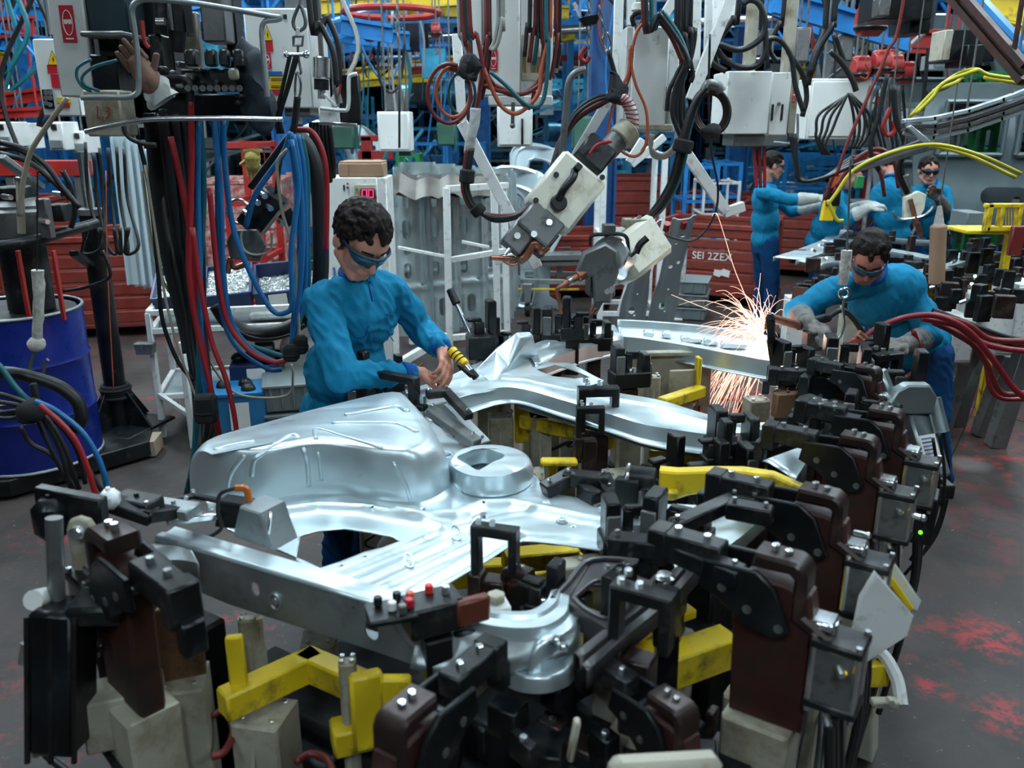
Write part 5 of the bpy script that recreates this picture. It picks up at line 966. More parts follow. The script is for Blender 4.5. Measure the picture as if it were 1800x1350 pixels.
for i in range(3): hose([(1140+i*4,235),(1145,262+i*4),(1165,272+i*3),(1185,255+i*4),(1190,225)],3,HGREY,'dull grey hose looping under the tall cabinet',4.2+.03*i,'grey hoses under the tall cabinet')
for i,(p,mt) in enumerate((([(1135,-10),(1160,25),(1185,60),(1205,95),(1210,120)],RUBBER),([(1145,-10),(1165,20),(1195,65),(1212,110)],HTEAL),([(1130,-10),(1155,30),(1180,65),(1200,110)],HDRED),([(1195,-10),(1205,60),(1205,110),(1188,150),(1182,200),(1196,240)],RUBBER),([(1205,-10),(1215,50),(1212,110),(1195,150),(1188,210),(1200,250)],RUBBER),([(1215,-10),(1222,50),(1215,100),(1200,140),(1196,200),(1204,240)],RUBBER),([(1210,-10),(1217,80),(1205,130),(1192,170),(1190,230)],HTEAL),([(1200,-10),(1204,90),(1190,130),(1176,160),(1172,195)],RUBBER),([(1212,100),(1218,130),(1214,145)],RUBBER),([(1206,-10),(1198,80),(1200,160),(1205,250)],RUBBER),([(1190,-10),(1196,60),(1198,140),(1200,240)],RUBBER))): hose(p,3.8,mt,{RUBBER:'black hose in the vertical bundle right of the tall cabinet',HTEAL:'teal hose in the vertical bundle right of the tall cabinet',HDRED:'dark red hose crossing above the tall cabinet'}[mt],4.05+.02*i,{RUBBER:'black hoses right of the tall cabinet',HTEAL:'teal hoses right of the tall cabinet'}.get(mt))
# white gantry bars
GW = [((1088,-10),(1083,170),5.2,.05,'white vertical bar left of the tall cabinet'),((1110,-10),(1108,45),5.2,.045,'short white vertical bar above the tall cabinet'),((1224,-10),(1222,120),5.2,.05,'white vertical bar left of the hose coil'),((1246,-10),(1243,120),5.3,.04,'thin white vertical bar above the hose coil'),((1286,-10),(1215,175),5.1,.06,'white slanting bar above the hose coil'),((1215,112),(1246,118),5.2,.05,'short white cross bar above the hose coil'),
 ((803,60),(812,215),5.3,.055,'white vertical bar behind the coil of red hose'),((812,215),(945,470),5.2,.065,'long white diagonal brace falling to the right under the hose coils'),((1085,150),(985,320),4.6,.05,'white diagonal brace above the upper welding gun'),((1205,268),(1276,372),5.0,.06,'white diagonal brace beside the blue cages'),((1272,374),(1308,362),5.0,.055,'short white bar end at the foot of the brace by the blue cages'),((1190,-10),(1160,40),4.9,.05,'white bar crossing the vertical black bundle'),((870,460),(940,440),4.9,.04,'white bar end behind the copper electrode'),
 ((1168,240),(1110,290),6.5,.05,'white bent leg behind the tall cabinet, right'),((1130,245),(1105,285),6.3,.05,'white bent leg behind the tall cabinet, left'),((1630,385),(1640,500),4.5,.0,'')]
for (a,b,Y,w_,lab) in GW[:-1]: one('gantry_bar',MB().bar(Q(*a,Y),Q(*b,Y),w_),WHITE2,lab,'bar')
# box F and its hoses
t = thing('welding_box','large white welding box with two slots above the man reaching left','cabinet',Q(1330,240,5.4)); rb(1276,125,1354,236,5.4,.38).build('housing',WHITE,t); rb(1354,127,1388,238,5.45,.34).build('side_door',WHITE,t); [rb(x,183,x+4,212,5.44,.01).build('slot_opening',SIGNK,t) for x in (1356,1373)]; MB().cyl(Q(1369,183,5.44),Q(1369,183,5.40),.012).build('lock_knob',GREYM,t); rb(1290,236,1384,258,5.45,.3).build('bottom_frame',GREYM,t); rb(1388,120,1402,235,5.5,.1).build('side_rail',CREAM,t); goggles(t,1393,158,1399,178,5.5)
toroof(t,1315,130,5.5,.04,CREAM); toroof(t,1382,130,5.5,.04,CREAM); m = MB(); m.tube(pp([(1360,250),(1398,252),(1402,235),(1402,200)],5.3),.008,n=8); m.build('guard_rod',STEEL2,t)
for i,(p,r_) in enumerate((([(1276,125),(1252,110),(1250,90),(1262,78),(1300,88),(1335,70),(1345,40),(1335,8),(1318,0),(1305,8)],5),([(1258,85),(1275,105),(1300,118),(1330,115),(1345,90),(1345,50)],5),([(1345,70),(1365,68),(1380,80),(1392,105),(1398,150),(1412,195)],4.5),([(1300,-10),(1290,30),(1270,60),(1255,90),(1262,120)],5),([(1340,-10),(1345,60),(1350,120)],4),([(1380,-10),(1370,40),(1352,80),(1365,110)],4),([(1470,-10),(1465,40),(1440,85),(1425,130)],5),([(1455,-10),(1452,50),(1430,100),(1420,150)],5),([(1385,90),(1410,130),(1418,170),(1410,205)],4.5),([(1460,90),(1480,110),(1498,140),(1505,160)],5),([(1466,60),(1485,110),(1500,145)],4))): hose(p,r_,RUBBER,'black hose above the large welding box',5.1+.02*i,'black hoses above the large welding box')
for i in range(4): hose([(1398-i*3,235),(1400,290),(1408+i*2,318),(1450,312),(1500,290-5*i)],3.5,RUBBER,'black cable sagging from the large welding box to the right',5.2+.02*i,'black cables sagging right of the large welding box')
[hose([(1325+i*9,250),(1328+i*8,300),(1330+i*7,330)],3,HRED if i != 1 else HDRED,('left','middle','right')[i]+' red hose falling from the large welding box behind the reaching man',5.5) for i in range(3)]
for i in range(4): hose([(1490+i,165),(1474-i*11,200),(1462-i*9,230),(1450-i*5,255-i*4),(1458-i*4,272)],2.6,RUBBER,'black cable fan under the small hook on the right welding cabinet',5.9+.03*i,'black cable fan before the right welding cabinet'); hose([(1492+i,165),(1500+i*9,200),(1502+i*8,235),(1495+i*5,262)],2.6,RUBBER,'black cable fan under the small hook on the right welding cabinet',6.0+.03*i,'black cable fan before the right welding cabinet')
# red balancers
def balancer(px,py,Y,s,label):
    c = Q(px,py,Y); t = thing('spring_balancer',label,'balancer',c); k = s*Y/FPX
    MB().cyl(c+V((-12*k,0,0)),c+V((12*k,0,0)),17*k,n=18,bv=2*k).build('drum_body',REDP,t); MB().box(c+V((0,0,6*k)),(22*k,24*k,28*k),0,3*k).build('housing',REDP,t); m = MB(); m.ring(c+V((0,-2*k,-8*k)),14*k,4*k,n=16,m=6); m.build('black_guard',BLACK,t); MB().box(c+V((2*k,-14*k,-2*k)),(8*k,2*k,6*k)).build('label_plate',SIGNW,t)
    MB().cyl(c+V((0,0,20*k)),V((c.x,c.y,4.2)),.008,n=6).build('hanger_rod',GREYM,t); MB().cyl(c-V((0,0,10*k)),c-V((0,0,45*k)),.003,n=5).build('wire_rope',GREYM,t); m = MB(); m.tube([c-V((0,0,45*k)),c+V((5*k,0,-52*k)),c+V((3*k,0,-60*k)),c+V((-4*k,0,-58*k))],.006,n=6); m.build('hook',REDP,t); return t
for a in ((1530,35,6.,1.5,'large red spring balancer high at the upper right beside the black box'),(1512,122,6.4,1.05,'red spring balancer, left of the low row'),(1547,112,6.4,1.05,'red spring balancer, second of the low row'),(1572,118,6.5,.95,'red spring balancer, third of the low row'),(1592,130,6.6,.95,'red spring balancer at the right end of the low row'),(650,62,8,.6,'small round red hoist under the red ring rail, left'),(766,54,8,.6,'small red hoist under the red ring rail, right'),(1560,100,9,.6,'small far red balancer between the low row and the black box')): balancer(*a)
for (x0,y0,x1,y1,Y,lab) in ((1545,-20,1640,34,5.2,'large black box at the top right, hanging'),(1600,30,1636,58,5.3,'small black box under the large black one'),(1672,52,1752,108,6.2,'dark control box with a pale end plate at the upper right'),(1700,78,1730,116,6.1,'small black unit below the dark control box')): one('dark_box',rb(x0,y0,x1,y1,Y,.3),BLACK,lab,'control box')
one('end_plate_box',rb(1659,52,1673,106,6.15,.2),CREAM,'pale end plate box left of the dark control box','control box'); one('grey_box',rb(1545,-5,1566,28,5.1,.1),GREYM,'grey box on the left end of the large black box','control box')
t = thing('ring_rail','round red ring rail hanging under the yellow crane rails','ring rail',Q(688,22,8)); m = MB(); m.ring(Q(688,22,8.2),.42,.028,n=36,m=8); m.build('ring',REDP,t); [toroof(t,x,20,8.2,.006) for x in (615,688,760)]
hose([(690,20),(688,80),(690,140),(696,200)],2.2,HGREY,'pale rope hanging down the middle of the red ring',8); hose([(668,60),(664,110),(672,150),(690,162),(704,140),(712,70)],2.5,RUBBER,'black hose loop under the red ring rail',7.9); hose([(702,85),(702,260)],2.,RUBBER,'straight black cable beside the small white cabinet',7.4,sub=0); chain(Q(698,10,7.6),Q(700,82,7.6),GREYM,'bright chain inside the red ring',.006,.06)
# ---------------------------------------------------------------- right: yellow tubes, long rail, gripper
for p,Y,lab in (([(1800,140),(1740,132),(1715,122),(1680,132),(1640,162),(1600,205)],4.6,'yellow tube running from the right edge down to the left, top one'),([(1800,148),(1730,136)],4.7,'short yellow tube at the right edge below the top one'),([(1720,122),(1660,145),(1640,170),(1610,200)],4.4,'yellow tube beside the top one'),([(1795,305),(1720,272),(1640,254),(1560,270),(1500,300),(1470,340),(1455,360)],4.4,'long yellow tube arching from the right to the left'),([(1785,312),(1700,272),(1630,254)],4.5,'yellow tube just below the long arching one'),([(1640,160),(1680,145),(1690,135)],4.8,'third yellow tube of the upper bundle'),([(1455,352),(1470,385),(1482,388)],4.4,'yellow curl at the end of the long tube')): hose(p,3.2,mat('yellow tube',(.52,.46,.02),.4) if 'yellow tube' not in bpy.data.materials else bpy.data.materials['yellow tube'],lab,Y,name='yellow_tube',cat='tube')
t = thing('long_rail_pressing','long curved silver rail pressing hanging at the right edge','panel',Q(1700,210,5.0)); 
for (dy,mt,w_) in ((0,STEEL,.05),(14,DARKST,.06),(24,GREYM,.05),(34,STEEL,.02)):
    q = spline(pp([(1590,213+dy*.6),(1640,208+dy),(1700,195+dy),(1760,175+dy),(1830,150+dy)],5.0),5)
    for i in range(0,len(q)-1,5): MB().bar(q[i],q[min(i+5,len(q)-1)],w_,.025,bv=.004,ext=.01).build('rail_section',mt,t)
MB().bar(Q(1596,222,4.95),Q(1640,258,4.95),.05,.02).build('end_tab',STEEL,t); toroof(t,1700,190,5.,.006); toroof(t,1780,165,5.,.006)
t = thing('rail_bundle','grey dull rail stack slanting behind the hanging silver rail','panel',Q(1570,270,5.2)); [MB().bar(Q(1500,294+i*3,5.2),Q(1665,232+i*9,5.2),.035,.03).build('grey_rail',(GREYM,STEEL2,GREYM)[i],t) for i in range(3)]; toroof(t,1590,262,5.2,.005)
hose([(1590,-10),(1560,90),(1530,160),(1490,250),(1470,310)],3,HDRED,'dark red hose slanting down past the balancers',5.0); hose([(1560,130),(1545,200),(1530,260),(1545,300)],4,RUBBER,'black hose hanging below the balancers, left',5.2); hose([(1570,150),(1575,210),(1590,250),(1580,300),(1595,340)],5,RUBBER,'black hose hanging down to the cream spot-welder',5.3); hose([(1470,330),(1500,285),(1540,262),(1570,280),(1580,330)],4,HDRED,'dark red hose arching over the bending man',5.6); hose([(1465,340),(1495,292),(1535,270),(1560,290)],3.5,HRED,'bright red hose arching over the bending man',5.7)
hose([(1450,352),(1470,300),(1510,275),(1545,300),(1555,345)],3.5,HDRED,'second dark red hose arching over the bending man',5.75)
for i in range(9): hose([(1530+i*7,150),(1520+i*9,200+i*4),(1535+i*7,250+i*3),(1540+i*5,290)],2.5,(RUBBER,GREYM,RUBBER)[i%3],'dark cable hanging below the red balancers',6.2+.04*i,'dark cables below the red balancers')
t = thing('red_snap_hook','red snap hook hanging below the balancers','hook',Q(1565,230,6)); m = MB(); m.tube(pp([(1565,190),(1556,210),(1552,225),(1560,238),(1572,230),(1570,212)],6.0),.016,n=8); m.build('hook',REDP,t); toroof(t,1566,190,6.0,.004)
# tan hanging sleeve and taped rope near leaning man
t = thing('tan_sleeve','tan tubular sleeve hanging behind the leaning man shoulder','sleeve',Q(1645,500,4.9)); MB().cyl(Q(1646,500,4.9),Q(1650,395,4.9),.045,n=14,bv=.01).build('tube',mat('tan sleeve',(.34,.21,.13),.7),t); MB().cyl(Q(1650,396,4.9),Q(1652,362,4.9),.03,.012,n=10).build('neck',TAPE,t); toroof(t,1652,362,4.9,.004); MB().cyl(Q(1646,500,4.9),Q(1645,540,4.9),.008).build('tail',GREYM,t)
t = thing('taped_sling','dirty white taped sling with ring and hook over the leaning man chest','sling',Q(1484,540,3.45)); m = MB(); m.tube(pp([(1489,440),(1485,470),(1481,500)],3.45),.022,n=10,r2=.018); wobble(m,.004,40); m.build('tape_wrap',TAPE,t); m = MB(); m.ring(Q(1484,515,3.45),.020,.006,frame(V((0,1,0)))); m.build('ring',CHROME,t); m = MB(); m.tube(pp([(1484,522),(1482,545),(1484,570),(1478,590),(1466,600),(1455,590)],3.45),.006,n=8); m.build('hook',CHROME,t); MB().cyl(Q(1489,442,3.45),Q(1495,280,3.45),.004,n=6).build('cord',GREYM,t)
HRED2 = mat('deep red rubber hose',(.20,.012,.02),.42,0,var=.2)
for i,(p,mt) in enumerate((([(1520,592),(1550,572),(1600,556),(1650,556),(1700,580),(1740,625),(1780,680),(1810,705)],HRED),([(1620,560),(1680,572),(1720,600),(1760,612),(1810,618)],HRED),([(1640,552),(1700,570),(1740,596),(1810,600)],HDRED),([(1640,566),(1700,596),(1735,640),(1760,690),(1810,690)],HDRED),([(1590,665),(1610,650),(1618,620),(1605,580)],HRED),([(1650,548),(1720,580),(1810,610)],HRED),([(1660,575),(1725,620),(1740,680),(1760,700),(1800,702)],HRED),([(1570,660),(1590,664),(1605,655)],HRED))): hose(p,5.5 if i < 4 else 4.5,HRED2 if mt is HRED else mt,('thick bright red hose from the leaning man hands out to the right edge','bright red hose reaching the right edge, upper','dark red hose reaching the right edge, top','dark red hose bending low at the right edge','bright red hose loop behind the leaning man glove','thin red hose reaching the right edge between the others','red hose drooping lowest towards the right edge','short red hose end under the leaning man glove')[i],3.75+.04*i)
for i in range(3): hose([(1640,545+i*6),(1700,568+i*6),(1760,590+i*5),(1810,600+i*8)],5,RUBBER,'black hose lying along the red ones at the right edge',3.95+.04*i,'black hoses along the red ones at the right edge')
for i,p in enumerate(([(1650,760),(1660,830),(1655,900),(1630,960),(1600,1000)],[(1640,770),(1650,850),(1640,920),(1600,985)],[(1600,780),(1605,860),(1590,960)],[(1655,740),(1668,830),(1662,890),(1640,950),(1590,1010)])): hose(p,3.2,RUBBER,'black hose bowing out along the right side of the jig',2.5+.06*i,'black hoses along the right side of the jig')
# hand nut runner, yellow, at the worker hands
t = thing('air_ratchet','yellow pneumatic tool with a steel nose lying at the worker hands','air tool',Q(815,640,3.1)); a = Q(793,615,3.15); b = Q(818,642,3.1); c = Q(838,665,3.08)
MB().cyl(a,b,.020,n=14,bv=.004).build('grip',SIGNY,t); MB().cyl(b,b.lerp(c,.45),.016,n=12,bv=.002).build('steel_nose',CHROME,t); MB().bar(b.lerp(c,.3),c,.028,.02).build('head',BLACK,t); MB().cyl(a-(b-a)*.08,a,.014,n=10).build('end_cap',BLACK,t); m = MB(); [m.ring(a.lerp(b,k),.0205,.0025,frame(b-a),n=14,m=5) for k in (.3,.5,.7)]; m.build('black_ring',BLACK,t)
MB().bar(Q(805,640,3.08),Q(830,662,3.06),.018,.014).build('trigger',BLACK,t)
# ---------------------------------------------------------------- second jig at the right back
zj = .95
t = thing('far_jig','far welding jig with silver pressings and black locators at the right','welding jig',P(1600,470,.2)); c = P(1590,470,zj)
for (a,b,zz,s_,mt,nm) in ((1650,475,.85,(1.9,.8,.06),BLACK,'table_plate'),(1640,505,.7,(1.5,.12,.12),YEL,'yellow_rail'),(1700,520,.55,(1.2,.10,.12),YEL,'yellow_rail')): p = P(a,b,zz); MB().box(p,s_,-.1).build(nm,mt,t)
for (a,b) in ((1400,520),(1500,540),(1600,540),(1700,520),(1640,450),(1780,500)): p = P(a,b,.8); MB().box((p.x,p.y,.4),(.14,.12,.8)).build('pedestal',CREAM if a%200 else WHITE2,t)
rnd = random.Random(21)
for i in range(170):
    px = rnd.uniform(1392,1800); py = rnd.uniform(412,545)
    if px < 1450 and (py > 520 or py < 440): continue
    p = P(px,py,rnd.uniform(.92,1.12)); s_ = (rnd.uniform(.03,.10),rnd.uniform(.03,.06),rnd.uniform(.04,.15)); MB().box(p,s_,rnd.uniform(-.5,.5),.004).build('locator_block',rnd.choice((BLACK,BLACK,BLACK,BLK2,BROWN)),t)
for i in range(26): p = P(rnd.uniform(1400,1790),rnd.uniform(430,540),1.05); MB().cyl(p,p+V((rnd.uniform(-.05,.05),-.03,.02)),.012,n=6).build('pin',CHROME,t)
def strip(pts,w_,mt,z=1.02):
    q = spline([P(a,b,z) for a,b in pts],5); m = MB()
    for i in range(len(q)): d_ = (q[min(i+1,len(q)-1)]-q[max(i-1,0)]).normalized(); s_ = V((-d_.y,d_.x,0)); m.v += [q[i]-s_*w_/2-V((0,0,.04)),q[i]-s_*w_/2,q[i]+s_*w_/2,q[i]+s_*w_/2-V((0,0,.03))]
    for i in range(len(q)-1):
        for k in range(3): m.f.append((i*4+k,i*4+k+1,i*4+5+k,i*4+4+k))
    o = m.build('pressing',mt,t,smooth=40); s2 = o.modifiers.new('t','SOLIDIFY'); s2.thickness = .006
for pts,w_ in (([(1385,455),(1430,440),(1480,420)],.22),([(1420,462),(1470,455),(1500,460)],.20),([(1555,418),(1600,422),(1640,424)],.06),([(1555,438),(1600,446),(1650,455),(1705,446)],.12),([(1600,472),(1650,470),(1700,456)],.06),([(1640,385),(1690,392),(1720,400)],.25),([(1455,425),(1475,408),(1490,405)],.10),([(1555,470),(1610,478),(1660,470)],.10)): strip(pts,w_,STEEL)
t = thing('yellow_cage','yellow bracket with a wire window at the right edge','bracket',Q(1770,405,5.6)); 
for (x0,y0,x1,y1) in ((1735,358,1820,366),(1735,398,1820,407),(1735,358,1745,407),(1758,362,1766,400),(1790,362,1798,400)): rb(x0,y0,x1,y1,5.6,.05).build('bar',YEL,t)
[MB().bar(Q(x,366,5.62),Q(x,398,5.62),.006).build('wire',YEL,t) for x in range(1768,1790,5)]; rb(1700,405,1800,412,5.65,.3).build('shelf',YEL,t); rb(1760,407,1772,560,5.7,.05,z0=0).build('post',YEL,t)
one('grey_box',rb(1700,374,1732,398,6.2,.25),GREYP,'grey plastic box left of the yellow wire bracket','box'); one('brown_stand',rb(1778,398,1800,450,5.2,.04),HDRED,'brown steel stand at the right edge','stand')
for (x0,y0,x1,y1,Y,lab) in ((1672,560,1712,638,5.2,'white floor cabinet in front of the far jig, left'),(1712,520,1750,560,5.4,'white switch cabinet with round buttons below the far jig'),(1755,560,1790,625,5.2,'white cabinet behind the red hoses at the right'),(1785,500,1830,600,5.0,'pale grey cabinet at the right edge behind the red hoses')): 
    cb = cabinet(x0,y0,x1,y1,Y,.3,WHITE2,lab,hang=False); MB().bar(Q((x0+x1)/2,y1,Y+.15),V((Q((x0+x1)/2,y1,Y).x,Y+.15,0)),.10).build('stand_leg',GREYM,cb); m = rb(x0+6,y0+8,x0+22,y0+22,Y-.03,.02); m.build('button_plate',CREAM,cb)
t = thing('machine_foot','pale machined foot with rusty top on the floor behind the leaning man legs','foot',P(1655,695,0)); p = P(1655,695,0); MB().cyl(p,p+V((0,0,.03)),.10,n=20).build('base_disc',CREAM,t); MB().cyl(p+V((0,0,.03)),p+V((0,0,.22)),.07,.035,n=16).build('cone',CREAM,t); MB().cyl(p+V((0,0,.22)),p+V((0,0,.32)),.10,n=16,bv=.01).build('top_plate',WHITE2,t)
# ================================================================ the pressed steel underbody on the jig
from mathutils.bvhtree import BVHTree
TU = V((.83,-.56,0)).normalized(); TV = V((.56,.83,0)).normalized(); TROT = math.atan2(TU.y,TU.x)
def bvh(mbs):
    vs = []; fs = []
    for m in mbs: n = len(vs); vs += [tuple(v) for v in m.v]; fs += [tuple(i+n for i in f) for f in m.f]
    return BVHTree.FromPolygons(vs,fs)
def hit(tree,px,py,z=.98,off=0):
    d = ray(px,py); r = tree.ray_cast(V((0,0,CAMH)),d.normalized())
    if r[0] is None: return P(px,py,z)
    return r[0]+r[1]*off*(1 if r[1].dot(d) < 0 else -1)
def copyMB(m): k = MB(); k.v = [v.copy() for v in m.v]; k.f = list(m.f); return k
ZP = .96
body = thing('car_underbody','bare pressed steel car floor assembly clamped on the welding jig','car body part',P(800,900,.9))
def xy(pts,z=ZP): return [(P(a,b,z).x,P(a,b,z).y) for a,b in pts]
def resamp(pts,n,closed=True):
    pts = [V(p) for p in pts]; q = pts+[pts[0]] if closed else pts
    L_ = [0]
    for i in range(1,len(q)): L_.append(L_[-1]+(q[i]-q[i-1]).length)
    out = []; 
    for k in range(n):
        s = L_[-1]*k/(n if closed else n-1); i = 1
        while i < len(q)-1 and L_[i] < s: i += 1
        t = (s-L_[i-1])/max(1e-9,L_[i]-L_[i-1]); out.append(q[i-1].lerp(q[i],t))
    return out
def closed_spline(p,k=4):
    n = len(p); out = []
    for i in range(n):
        a,b,c,d = p[i-1],p[i],p[(i+1)%n],p[(i+2)%n]
        for j in range(k):
            t = j/k; out.append(.5*((2*b)+(c-a)*t+(2*a-5*b+4*c-d)*t*t+(3*b-a-3*c+d)*t**3))
    return out
def segd(p,a,b):
    ab = b-a; t = max(0,min(1,(p-a).dot(ab)/max(1e-9,ab.length_squared))); return (p-a-ab*t).length
def polyd(p,pl): return min(segd(p,pl[i],pl[i+1]) for i in range(len(pl)-1))
def P2(pts,z=ZP): return [V((P(a,b,z).x,P(a,b,z).y)) for a,b in pts]
bead1 = P2([(350,890),(480,905),(560,893),(640,897),(720,912),(800,908),(850,890),(900,888),(980,905),(1085,925)])
bead2 = P2([(700,905),(790,930),(850,915),(930,900)])
near_e = P2([(700,1062),(850,975),(905,940)])
near_r = P2([(905,940),(1000,948),(1090,962)])
humpc = P2([(337,867),(397,886),(463,886),(540,874),(600,874),(667,885),(733,888),(782,868),(800,850)])
rb1 = P2([(610,1010),(730,960),(830,915)]); rb2 = P2([(660,1035),(780,978),(870,935)])
def pan_h(x,y):
    p = V((x,y)); h = 0
    d = polyd(p,humpc); h += .018*EX(-(d/.03)**2)
    d = polyd(p,bead1); h += .022*EX(-(d/.022)**2)
    d = polyd(p,bead2); h += .010*EX(-(d/.014)**2)
    d = polyd(p,rb1); h += -.010/(1+EX((d-.020)*260))
    d = polyd(p,rb2); h += .010/(1+EX((d-.016)*260))
    d = polyd(p,near_e); h += -.014/(1+EX((d-.018)*260))
    d = polyd(p,near_r); h += -.015/(1+EX((d-.016)*260))
    return h
out = xy([(338,872),(400,930),(535,985),(640,1035),(705,1072),(735,1055),(850,985),(905,945),(1000,958),(1090,970),(1190,965),(1262,952),(1330,905),(1300,893),(1200,886),(1090,886),(1000,872),(962,866),(945,840),(915,812),(870,795),(815,783),(775,752),(735,725),(690,712),(560,740),(440,780),(360,812)])
hole1 = xy([(528,942),(560,933),(605,929),(645,935),(690,944),(702,951),(672,962),(640,970),(600,986),(548,1003),(520,985)])
def circ(px,py,r,z=ZP,n=9): c = P(px,py,z); return [(c.x+r*cos(2*pi*i/n),c.y+r*sin(2*pi*i/n)) for i in range(n)]
holes = [hole1,circ(783,799,.018),circ(1160,934,.006)]
for (a,b) in ((745,897),(655,902),(1008,926),(905,928),(642,977),(600,993),(850,893),(470,905)): holes.append(circ(a,b,.0045,n=6))
pan = plate(out,holes,.004,.0095,pan_h,None,(0,0,ZP)); panc = copyMB(pan)
pan.build('floor_pan',STEEL,body,smooth=180)
# hump: a deep drawn boss
def boss(bot,top,z0,z1,n=64,k=10,bulge=.0,cap=True,smoothk=4,inner=None):
    B = resamp(closed_spline([P(a,b,z0) for a,b in bot],smoothk),n); T = resamp(closed_spline([P(a,b,z1) for a,b in top],smoothk),n)
    if len(bot) == len(top) and not inner and len(bot) > 12: B = closed_spline([P(a,b,z0) for a,b in bot],4); T = closed_spline([P(a,b,z1) for a,b in top],4); n = len(B)
    m = MB()
    for j in range(k+1):
        s = j/k; hx = 1-cos(s*pi/2); hz = sin(s*pi/2); hx = hx**1.15
        for i in range(n): p = B[i].lerp(T[i],hx); p.z = z0+(z1-z0)*hz; m.v.append(p)
    for j in range(k):
        for i in range(n): q = (i+1)%n; m.f.append((j*n+i,j*n+q,(j+1)*n+q,(j+1)*n+i))
    base = k*n
    if inner:
        I = resamp(closed_spline([P(a,b,z1) for a,b in inner],smoothk),n); o = len(m.v); m.v += I; m.v += [p-V((0,0,.05)) for p in I]
        for i in range(n): q = (i+1)%n; m.f.append((base+i,base+q,o+q,o+i)); m.f.append((o+i,o+q,o+n+q,o+n+i))
    elif cap:
        c = sum(T,V((0,0,0)))/n; c.z = z1
        for j in range(1,6):
            s = j/6
            for i in range(n): p = T[i].lerp(c,s); p.z = z1+bulge*(1-(1-s)**2)*1.0; m.v.append(p)
        for j in range(5):
            for i in range(n): q = (i+1)%n; m.f.append((base+j*n+i,base+j*n+q,base+(j+1)*n+q,base+(j+1)*n+i))
        m.v.append(c+V((0,0,bulge))); l = len(m.v)-1
        for i in range(n): m.f.append((base+5*n+i,base+5*n+(i+1)%n,l))
    return m
hb = [(340,850),(338,867),(360,880),(397,886),(463,886),(540,874),(600,874),(667,885),(733,888),(770,876),(792,858),(785,835),(765,800),(735,760),(700,735),(600,752),(480,785),(380,815)]
ht = [(372,799),(376,797),(392,793),(415,790),(470,787),(540,781),(600,780),(655,785),(705,789),(728,783),(740,770),(736,752),(724,732),(706,714),(682,701),(565,735),(460,768),(385,792)]
hump = boss(hb,ht,ZP+.004,1.125,bulge=.008,smoothk=3); HT = bvh([hump]); hump.build('wheel_hump',STEEL,body,smooth=180)
for pts,r in (([(607,731),(650,722),(697,715),(716,724)],.010),([(583,744),(640,743),(700,745),(733,760)],.0075),([(556,772),(553,757),(565,754),(610,768),(673,788)],.0065),([(553,768),(560,800),(565,845)],.005),([(442,838),(446,812),(458,800),(485,780),(508,766),(522,766),(533,790),(540,812),(543,855)],.0065),([(398,870),(405,835),(420,812),(430,800)],.006),([(690,812),(712,850),(722,880)],.006),([(377,791),(400,784),(447,775)],.006)):
    q = [hit(HT,a,b,1.12,-r*.30) for a,b in pts]; MB().tube(q,r*1.15,n=10,sub=5).build('pressed_bead',STEEL,body,smooth=180)
# bowl with opening
cc = lambda cx,cy,rx,ry,n=14: [(cx+rx*cos(2*pi*i/n),cy+ry*sin(2*pi*i/n)) for i in range(n)]
bowl = boss(cc(862,838,76,36),cc(858,813,64,25),ZP+.003,ZP+.07,n=48,k=8,inner=[(886,799),(882,806),(866,812),(850,822),(838,826),(822,816),(803,804),(818,796),(835,790),(852,788),(868,792)])
bowl.build('spring_cup',STEEL,body,smooth=50)
boss(cc(783,800,17,8),cc(783,799,13,6),ZP+.002,ZP+.012,n=20,k=3,inner=cc(783,799,11,4.5)).build('drain_collar',STEEL,body,smooth=60)
for (a,b) in ((800,937),(718,985),):
    q = [P(a+x,b+y,ZP+.012) for x,y in ((-6,-10),(0,-12),(7,-4),(8,10),(4,13),(-5,8),(-6,-10))]; MB().tube(q,.0028,n=6,sub=3).build('slot_flange',CHROME,body)
for (a,b) in ((960,887),(1060,899),(1155,902),(1245,948),(988,917)):
    c = P(a,b,ZP+.001); m = MB(); m.cyl(c,c+V((0,0,.008)),.018,.010,n=14); m.ring(c+V((0,0,.008)),.010,.002,n=12,m=6); m.build('dimple',STEEL,body,smooth=180)
# lofted channel rails
def rail(st,z,prof,name,material=STEEL,zs=None,n=36,parent=body):
    A = spline([P(a[0],a[1],(zs[i] if zs else z)) for i,(a,b) in enumerate(st)],6); B = spline([P(b[0],b[1],(zs[i] if zs else z)) for i,(a,b) in enumerate(st)],6)
    m = MB(); k = len(prof)
    for a,b in zip(A,B):
        for (t,dz) in prof: p = a.lerp(b,t); p.z += dz; m.v.append(p)
    for j in range(len(A)-1):
        for i in range(k-1): m.f.append((j*k+i,(j+1)*k+i,(j+1)*k+i+1,j*k+i+1))
    o = m.build(name,material,parent,smooth=32); s = o.modifiers.new('thick','SOLIDIFY'); s.thickness = .004; s.offset = -1; return o
prA = [(-.25,-.055),(-.02,-.05),(0,-.004),(.06,0),(.3,.004),(.34,-.006),(.66,-.006),(.70,.004),(.94,0),(1,-.006),(1.03,-.055),(1.18,-.062)]
st1 = [((700,690),(735,712)),((760,672),(800,700)),((822,655),(862,682)),((890,655),(910,680)),((960,662),(985,700)),((1020,676),(1060,722)),((1085,690),(1130,743)),((1160,703),(1200,755)),((1235,726),(1262,763)),((1310,742),(1325,768)),((1400,742),(1405,768))]
rail(st1,1.0,prA,'cross_rail')
st1b = [((a[0],a[1]),(b[0],b[1]+2)) for a,b in st1[3:]]
m = MB()   # side web of the rail with its own bottom flange
W1 = spline([P(b[0],b[1]+3,.99) for a,b in st1[3:]],6)
for p in W1: m.v += [p,p-V((0,0,.075)),p-V((-.004,.022,.078))]
